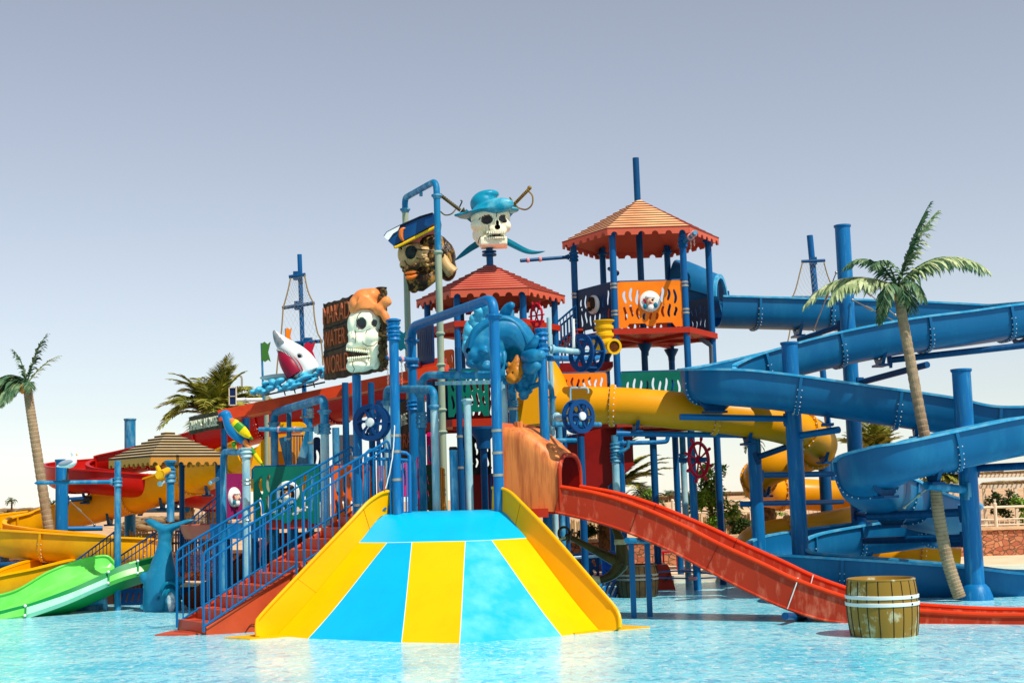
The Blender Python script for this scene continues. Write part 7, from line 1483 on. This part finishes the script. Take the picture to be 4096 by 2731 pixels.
m1 = mast(1198, 1018, 1214, 1480, 28.5, .048, ((1156, 1108, 1222, 1098), (1129, 1232, 1258, 1212), (1178, 1372, 1290, 1364)), [([(1162, 1112), (1152, 1160), (1140, 1205), (1132, 1232)], [(1218, 1100), (1228, 1150), (1240, 1185), (1254, 1212)]), ([(1132, 1234), (1130, 1270), (1124, 1340), (1112, 1430), (1106, 1500)], [(1254, 1215), (1258, 1270), (1270, 1330), (1284, 1364), (1292, 1460)])], 'blue ship mast with yardarms and tan nets behind the shark head')
m2 = mast(3239, 942, 3285, 1420, 33, .075, ((3206, 1046, 3300, 1042), (3167, 1190, 3352, 1190), (3190, 1374, 3300, 1372)), [([(3210, 1050), (3200, 1090), (3185, 1150), (3170, 1190)], [(3296, 1050), (3310, 1100), (3330, 1150), (3350, 1190)]), ([(3170, 1192), (3165, 1250), (3160, 1320), (3150, 1370)], [(3350, 1192), (3355, 1250), (3360, 1320), (3370, 1370)])], 'blue ship mast with nets behind the top blue flume')
# ---- flags
def flag(px, py, Y, sx, sy, m, label, pole=None, fl=1):
    root = thing('painted_flag', label, 'flag', at(px, py+sy, Y)); s_ = Y/FPX
    sh_ = [(0, 0), (.35, .12), (.7, -.02), (1, .1), (.72, -.45), (1, -.98), (.7, -.86), (.35, -.98), (0, -.85)]
    g = G(); g.plate([(x*sx*s_*fl, y*sy*s_) for x, y in (sh_ if fl > 0 else sh_[::-1])], [], .05, at(px, py, Y), (1, 0, 0), Z); g.build('cloth', m, root, smooth=False)
    if pole: g = G(); g.tube([at(px, py-4, Y), at(*pole, Y)], .02, 6); g.build('stick', BLUE_W, root)
flag(1046, 1376, 25.4, 36, 74, mat('flag_green', (60, 110, 40), .4), 'green swallow-tailed flag on a thin stick left of the shark', (1054, 1600)); flag(1143, 1318, 26.0, 24, 60, ORNG, 'orange flag shape peeping over the shark snout', (1150, 1440))
flag(1218, 1376, 25.6, 44, 62, mat('flag_red', (190, 20, 50), .4), 'dark red swallow-tailed flag behind the shark', (1218, 1500)); flag(1588, 1332, 22.8, 38, 74, mat('flag_teal', (0, 92, 110), .4), 'teal swallow-tailed flag between the tall blue pole and the pipe frame', (1588, 1440))
# ---- spoked water wheels
def wwheel(px, py, Y, r, ax, label, depth=.14, hub=True, arm_=None):
    c = at(px, py, Y); ax = Vector(ax).normalized(); x, y, _ = basis(ax); root = thing('spoked_waterwheel', label, 'water wheel', c, 'spoked navy water wheels')
    holes = []
    for k in range(6):
        a0 = 2*math.pi*k/6+.16; a1 = a0+2*math.pi/6-.26; P = []
        for j in range(6): a = a0+(a1-a0)*j/5; P.append((r*.74*math.cos(a), r*.74*math.sin(a)))
        for j in range(3): t = [.66, .45, .26][j]; a = a1-.05+.2*math.sin(t*3); P.append((r*t*math.cos(a), r*t*math.sin(a)))
        for j in range(2): t = [.32, .55][j]; a = a0+.25*(1-t)+.04; P.append((r*t*math.cos(a), r*t*math.sin(a)))
        holes.append(P)
    for s_ in (0, 1):
        g = G(); g.plate(circ(0, 0, r, 48), holes, .03, c-ax*depth*s_, x, y); g.build('spoked_disc', NAVYW, root, smooth=False)
    g = G()
    for k in range(6): a = 2*math.pi*k/6; d = x*math.cos(a)+y*math.sin(a); t = x*-math.sin(a)+y*math.cos(a); g.box(c+d*r*.88-ax*depth/2, (r*.2, .02, depth), (d, t, ax))
    g.build('paddles', NAVYW, root)
    if hub: g = G(); g.lathe([(.065*r/.26, 0), (.06*r/.26, .025), (.02, .035)], c+ax*.016, ax, 20); g.build('hub_cap', HOOP, root)
    if arm_: g = G(); g.cyl(c-ax*depth, at(*arm_), .045, 14); flangeat(g, c.lerp(at(*arm_), .9), .045, at(*arm_)-c); g.build('axle_arm', PALE, root)
    return root
NAVYW = mat('wheel_blue_paint', (0, 60, 112), .38, (0, 48, 92), 3, .5)
wwheel(2326, 1664, 20.8, .255, (.62, -.78, 0), 'spoked blue water wheel in front of the golden tube', .14, True, (2216, 1668, 21.6)); wwheel(2325, 1410, 21.6, .30, (-.8, -.6, 0), 'spoked blue water wheel beside the corrugated yellow valve', .22, False, (2196, 1395, 21.4)); wwheel(1481, 1689, 21.6, .285, (-.25, -.97, 0), 'dark spoked water wheel behind the stair gate', .16, True)
g = G(); g.tube(crom([at(2282, 1600, 21.6), at(2282, 1556, 21.6), at(2292, 1551, 21.6), at(2342, 1551, 21.6), at(2352, 1558, 21.6), at(2353, 1572, 21.6)], 5), .014, 6); g.build('wheel_guard', PALE, [o for o in COL.objects if o.get('label', '').startswith('spoked blue water wheel in front')][0])
g = G(); g.tube([at(2293, 1275, 21.7), at(2296, 1392, 21.7)], [.02, .03], 8); g.build('paddle_rod', WHITE, [o for o in COL.objects if o.get('label', '').startswith('spoked blue water wheel beside')][0])
# ---- yellow valve
Y = 24.6; P_ = PX(Y); vv = thing('water_valve', 'corrugated yellow pipe valve with two spouts beside the right tower', 'valve', P_(2420, 1410)); g = G(); prof = []
for k in range(26): z = k/25*.42; prof.append((.145+(.022 if (k//4) % 2 == 0 else -.006)+(.02 if k > 22 else 0), z))
g.lathe(prof, P_(2419, 1376), Z, 26); g.build('corrugated_body', VALV, vv)
g = G(); g.ell(P_(2419, 1388), (.16, .16, .12)); g.tube([P_(2419, 1388), P_(2455, 1386, -.35)], [.11, .12], 16); g.tube([P_(2419, 1388), P_(2372, 1380, .1)], [.11, .12], 16); h = sculpt('tee_body', g, VALV, vv, .02, 2)
g = G(); A = P_(2455, 1386, -.35); d = (A-P_(2419, 1388)).normalized(); g.lathe([(.13, -.02), (.14, .03), (.1, .03), (.095, -.02)], A, d, 20); g.build('spout_rim', VALV, vv); g = G(); g.lathe([(.1, 0), (.001, .0)], A+d*.012, d, 20); g.build('spout_mouth', mat('dark_spout', (120, 60, 8), .6), vv)
# ---- crimson ship wheel
Y = 25.6; c = at(2795, 1838, Y); ax = Vector((.74, -.67, 0)).normalized(); x, y, _ = basis(ax); cw = thing('steering_helm', 'crimson eight-handled ship steering wheel on a blue axle', 'ship wheel', c)
r = .305; g = G(); g.tube([c+x*math.cos(a)*r+y*math.sin(a)*r for a in [2*math.pi*k/40 for k in range(40)]], .032, 10, closed=True); g.build('rim', CRIM, cw)
for k in range(8): a = 2*math.pi*(k+.35)/8; d = x*math.cos(a)+y*math.sin(a); g = G(); g.tube([c+d*.04, c+d*.12, c+d*.25, c+d*r, c+d*(r+.04), c+d*(r+.08), c+d*(r+.12), c+d*(r+.135)], [.02, .016, .02, .022, .018, .03, .028, .012], 8); g.build('spoke', CRIM, cw)
g = G(); g.cyl(c-ax*.42, c+ax*.16, .042, 14); g.build('axle', BLUE_D, cw); g = G(); g.lathe([(.07, -.03), (.07, .03)], c, ax, 16); g.build('hub', CRIM, cw)
c = at(2146, 1262, 25.4); cw2 = thing('steering_helm', 'red ship wheel edge under the middle tower roof', 'ship wheel', c); g = G(); g.tube([c+Vector((math.cos(a)*.1, -.1*math.cos(a), math.sin(a)*.22)) for a in [2*math.pi*k/24 for k in range(24)]], .022, 8, closed=True); g.build('rim', CRIM, cw2); g = G()
for k in range(6): a = 2*math.pi*k/6; g.tube([c, c+Vector((math.cos(a)*.14, -.14*math.cos(a), math.sin(a)*.3))], .014, 6)
g.build('spokes', CRIM, cw2); g = G(); g.tube([at(2120, 1285, 25.4), at(2178, 1285, 25.4)], .025, 8); g.build('axle', CRIM, cw2)
# ---- anchor
Y = 21.6; P_ = PX(Y); an_ = thing('anchor', 'dark bronze ship anchor with pale rope wrapped round its arms, behind the striped slide', 'anchor', P_(2430, 2330))
g = G(); d0 = P_(2262, 2138, .1); d1 = P_(2482, 2252, -.1); g.tube([d0, d0.lerp(d1, .5), d1], [.035, .06, .095], 12)
g.ell(P_(2487, 2252, -.1), (.1, .1, .13)); up_ = crom([P_(2485, 2250, -.1), P_(2488, 2205, -.1), P_(2480, 2160, -.1), P_(2462, 2118, -.08), P_(2450, 2095, -.05)], 5); g.tube(up_, [.12-.09*i/20 for i in range(21)], 12); lo_ = crom([P_(2485, 2250, -.1), P_(2470, 2275, -.1), P_(2445, 2300, -.1), P_(2400, 2318, -.1), P_(2355, 2308, -.05)], 5); g.tube(lo_, [.12-.09*i/20 for i in range(21)], 12); g.build('anchor_body', BRZ, an_)
g = G(); g.cyl(P_(2290, 2118, .2), P_(2270, 2172, -.2), .022, 10); g.build('stock', BRZ, an_); g = G(); c = P_(2256, 2132, .1); g.tube([c+Vector((math.cos(a)*.085, .02*math.cos(a), math.sin(a)*.095)) for a in [2*math.pi*k/24 for k in range(24)]], .02, 8, closed=True); g.build('ring', BRZ, an_)
g = G()
for (x0, y0, rr, dx, dy) in ((2482, 2166, .082, 0, 7), (2385, 2316, .045, 12, 2)):
    for k in range(5): c = P_(x0+dx*k/2-dx, y0+dy*k/2-dy, -.1); ax_ = (0, 0, 1) if dx == 0 else (1, 0, .15); x, y, _ = basis(ax_); g.tube([c+x*math.cos(a)*rr+y*math.sin(a)*rr for a in [2*math.pi*q/14 for q in range(14)]], .016, 6, closed=True)
g.tube(crom([P_(2238, 2160), P_(2225, 2166), P_(2250, 2152), P_(2262, 2150)], 5), .02, 6); g.build('rope_wrap', ROPE, an_)
# ---- barrels
def barrel(px, pyb, wpx, hpx, m, mh, label, grp='painted wooden barrels in the pool', rimm=None, seed=1):
    b = on(px, pyb); Y = b.y; s_ = Y/FPX; r = wpx*s_/2; b.x *= (Y+r)/Y; b.y += r; b.z = 0; H_ = hpx*s_
    root = thing('barrel', label, 'barrel', (b.x, b.y, 0), grp); prof = [(r*(.86+.14*math.sin(math.pi*min(1, .22+.66*(1-t))) if t else .97), -.25) for t in [0]]
    rr = lambda t: r*(.865+.135*math.sin(math.pi*(.18+.70*(1-t)))**1.0 if True else 1)
    prof = [(rr(0)*.97, -.2)]+[(rr(k/16), H_*k/16) for k in range(17)]+[(rr(1)*.93, H_+.0), (rr(1)*.90, H_-.03), (.01, H_-.035)]
    g = G(); g.lathe(prof, (b.x, b.y, 0), Z, 48); bd = g.build('body', m, root, sharp=45)
    g = G(); random.seed(seed); n = 20
    for k in range(n): a = 2*math.pi*k/n+random.uniform(-.05, .05); g.tube([Vector((b.x+rr(t)*math.cos(a)*1.003, b.y+rr(t)*math.sin(a)*1.003, H_*t)) for t in [j/10 for j in range(11)]], .0055, 4)
    g.build('stave_grooves', BLACK, bd)
    for t in (.575, .70): g = G(); w2 = H_*.035; R2 = rr(t); g.lathe([(R2*1.0, -w2), (R2*1.025, -w2*.8), (R2*1.03, w2*.8), (R2*1.0, w2)], (b.x, b.y, H_*t), Z, 48); hp_ = g.build('hoop', mh, root); g = G(); g.ell((b.x+R2*.62, b.y-R2*.82, H_*t), .013, nu=6, nv=4); g.build('rivet', BLACK, hp_)
    g = G(); g.tube([Vector((b.x+rr(1)*.98*math.cos(a), b.y+rr(1)*.98*math.sin(a), H_)) for a in [2*math.pi*k/40 for k in range(40)]], .016, 8, closed=True); g.build('top_rim', rimm or m, root)
barrel(3537, 2553, 286, 222, BARR, HOOP, 'olive barrel with two white hoops in the foreground beside the red slide', seed=4); barrel(2552, 2391, 168, 124, BARRD, HOOPD, 'shaded brown barrel with grey hoops behind the red slide legs', seed=6)
# ---- signs
sg = thing('name_board', 'dark wooden board reading SHARK HOUSE at the end of the red beam', 'sign', at(825, 1740, 26.6))
a = at(762, 1738, 26.1); b = at(893, 1713, 25.3); u = Vector((b.x-a.x, b.y-a.y, b.z-a.z)); L_ = u.length; u.normalize(); g = G(); hh = at(762, 1668, 26.1).z-a.z
g.plate([(0, 0), (L_*.5, .02), (L_, 0), (L_, hh*.98), (L_*.6, hh), (L_*.3, hh*.97), (0, hh)], [], .06, a, u, Z); bd = g.build('board', mat('grey_driftwood', (76, 70, 54), .8, (44, 40, 32), 8, .7, .4, .6, (1, 1, .3), bump=.6), sg, smooth=False)
nz = u.cross(Vector(Z)).normalized(); text('SHARK HOUSE', hh*.55, .02, a+u*.05+nz*.04+Vector((0, 0, hh*.2)), u, Z, LETG, bd, width=L_*.86)
sg2 = thing('name_board', 'narrow brown PIRATES board partly hidden by the centre pipes', 'sign', at(1620, 1850, 24.6)); a = at(1596, 1852, 24.9); b = at(1700, 1812, 24.3); g = G(); u = Vector((b.x-a.x, b.y-a.y, .12)); L_ = u.length; u.normalize(); hh = at(1596, 1610, 24.9).z-a.z
g.plate([(0, 0), (L_, 0), (L_, hh), (0, hh*.96)], [], .05, a, u, Z); bd = g.build('board', WOODB, sg2, smooth=False); nz = u.cross(Vector(Z)).normalized(); text('THE', .2, .02, a+u*.08+nz*.035+Vector((0, 0, hh*.58)), u, Z, LETG, bd, width=.26); text('PIRATES', .26, .02, a+u*.06+nz*.035+Vector((0, 0, hh*.2)), u, Z, LETR, bd, width=L_*.9)
g = G(); g.tube([a, a+u*L_], .02, 6); g.tube([a+Vector((0, 0, hh*.96)), a+u*L_+Vector((0, 0, hh))], .02, 6); g.build('rope_edge', mat('olive_rope', (96, 92, 40), .7), bd)
sp = thing('solar_panel', 'small dark solar panel on a white arm behind the red beam', 'solar panel', at(933, 1618, 30)); g = G(); g.box(at(932, 1585, 30), (.13, .04, .36)); g.build('cells', SAIL, sp); g = G()
for (dx, dz, sx_, sz_) in ((-.075, 0, .02, .4), (.075, 0, .02, .4), (0, .19, .16, .02), (0, -.19, .16, .02), (0, 0, .16, .015)): g.box(at(932, 1585, 30)+Vector((dx, -.02, dz)), (sx_, .05, sz_))
g.build('frame', CRMP, sp); g = G(); g.cyl(at(948, 1599, 30), at(1065, 1598, 30), .04, 10); g.build('arm', WHITE, sp)
# ---- blue bridge panels, ramp, climbing block, ropes
bp_ = thing('rope_bridge', 'bright blue slotted bridge panels with a slatted ramp behind the anchor', 'bridge', at(2400, 2330, 26.5))
vpanel(bp_, 2256, 2330, 2410, 2330, 26.2, 26.2, 2218, NAVY, 'navy front panel', 6, True, .05, 30, BLUE); vpanel(bp_, 2405, 2332, 2522, 2300, 26.1, 27.0, 2212, mat('bright_blue_plastic', (0, 92, 190), .4), 'bright blue end panel', 5, True, .05, 31, BLUE)
g = G(); a = at(2256, 2226, 26.0); b = at(2400, 2216, 26.0); surf(g, [[a, b], [a+Vector((0, .1, -.04)), b+Vector((0, .1, -.04))]], .02, (0, -1, 1)); g.build('plastic_sheet', mat('crumpled_white_sheet', (196, 206, 220), .3, bump=.6), bp_)
for k in range(6): g = G(); q = at(2350+k*24, 2365, 25.3); g.beam(q+Vector((-.1, -.3, -.1)), q+Vector((.12, .35, .22)), .05, .05); g.build('ramp_slat', BLUE, bp_, smooth=False)
for k in range(5): g = G(); q = at(2372+k*22, 2322, 25.6); g.tube([q, q+Vector((.05, .1, .08))], .028, 8); g.build('red_peg', CRIM, bp_)
cb = thing('climbing_block', 'orange-red climbing block standing at the pool edge beyond the ropes', 'block', at(2660, 2330, 26.8)); a = at(2627, 2328, 26.6); b = at(2702, 2325, 26.6); w_ = b.x-a.x; g = G(); g.plate([(0, 0), (w_, 0), (w_*.72, .42), (w_*.62, .47), (0, .46)], [], .7, (a.x, 27.0, 0), (1, 0, 0), Z); g.build('block', BEAM, cb, smooth=False); g = G(); g.plate([(0, 0), (.1, .05), (.16, .22), (.08, .12)], [], .02, (a.x+.12, 26.63, .14), (1, 0, 0), Z); g.build('recess', mat('dark_recess', (120, 36, 24), .6), cb)
rp = thing('safety_rope', 'two blue ropes with pink sleeves strung low between posts over the water', 'rope', at(2750, 2320, 26.6))
for k, (L_) in enumerate(([(2632, 2287), (2738, 2282), (2860, 2296)], [(2632, 2309), (2772, 2312), (2870, 2308)])): g = G(); g.tube(crom([at(x, y, 26.4) for x, y in L_], 6), .016, 6); g.build('rope', ROPEB, rp)
g = G(); g.lathe([(.085, -.03), (.1, 0), (.085, .03)], at(2738, 2282, 27.3), Z, 14); g.lathe([(.085, -.03), (.1, 0), (.085, .03)], at(2773, 2312, 26.3), Z, 14); g.build('pink_sleeve', PKRG, rp)
rt = thing('garden_table', 'small red table frame by the stone wall', 'table', at(2680, 2240, 31)); g = G(); q = at(2680, 2205, 31); g.box(q, (.4, .3, .04)); [g.tube([q+Vector((dx, 0, 0)), Vector((q.x+dx, q.y, .1))], .02, 6) for dx in (-.15, .15)]; g.build('frame', CRIM, rt)
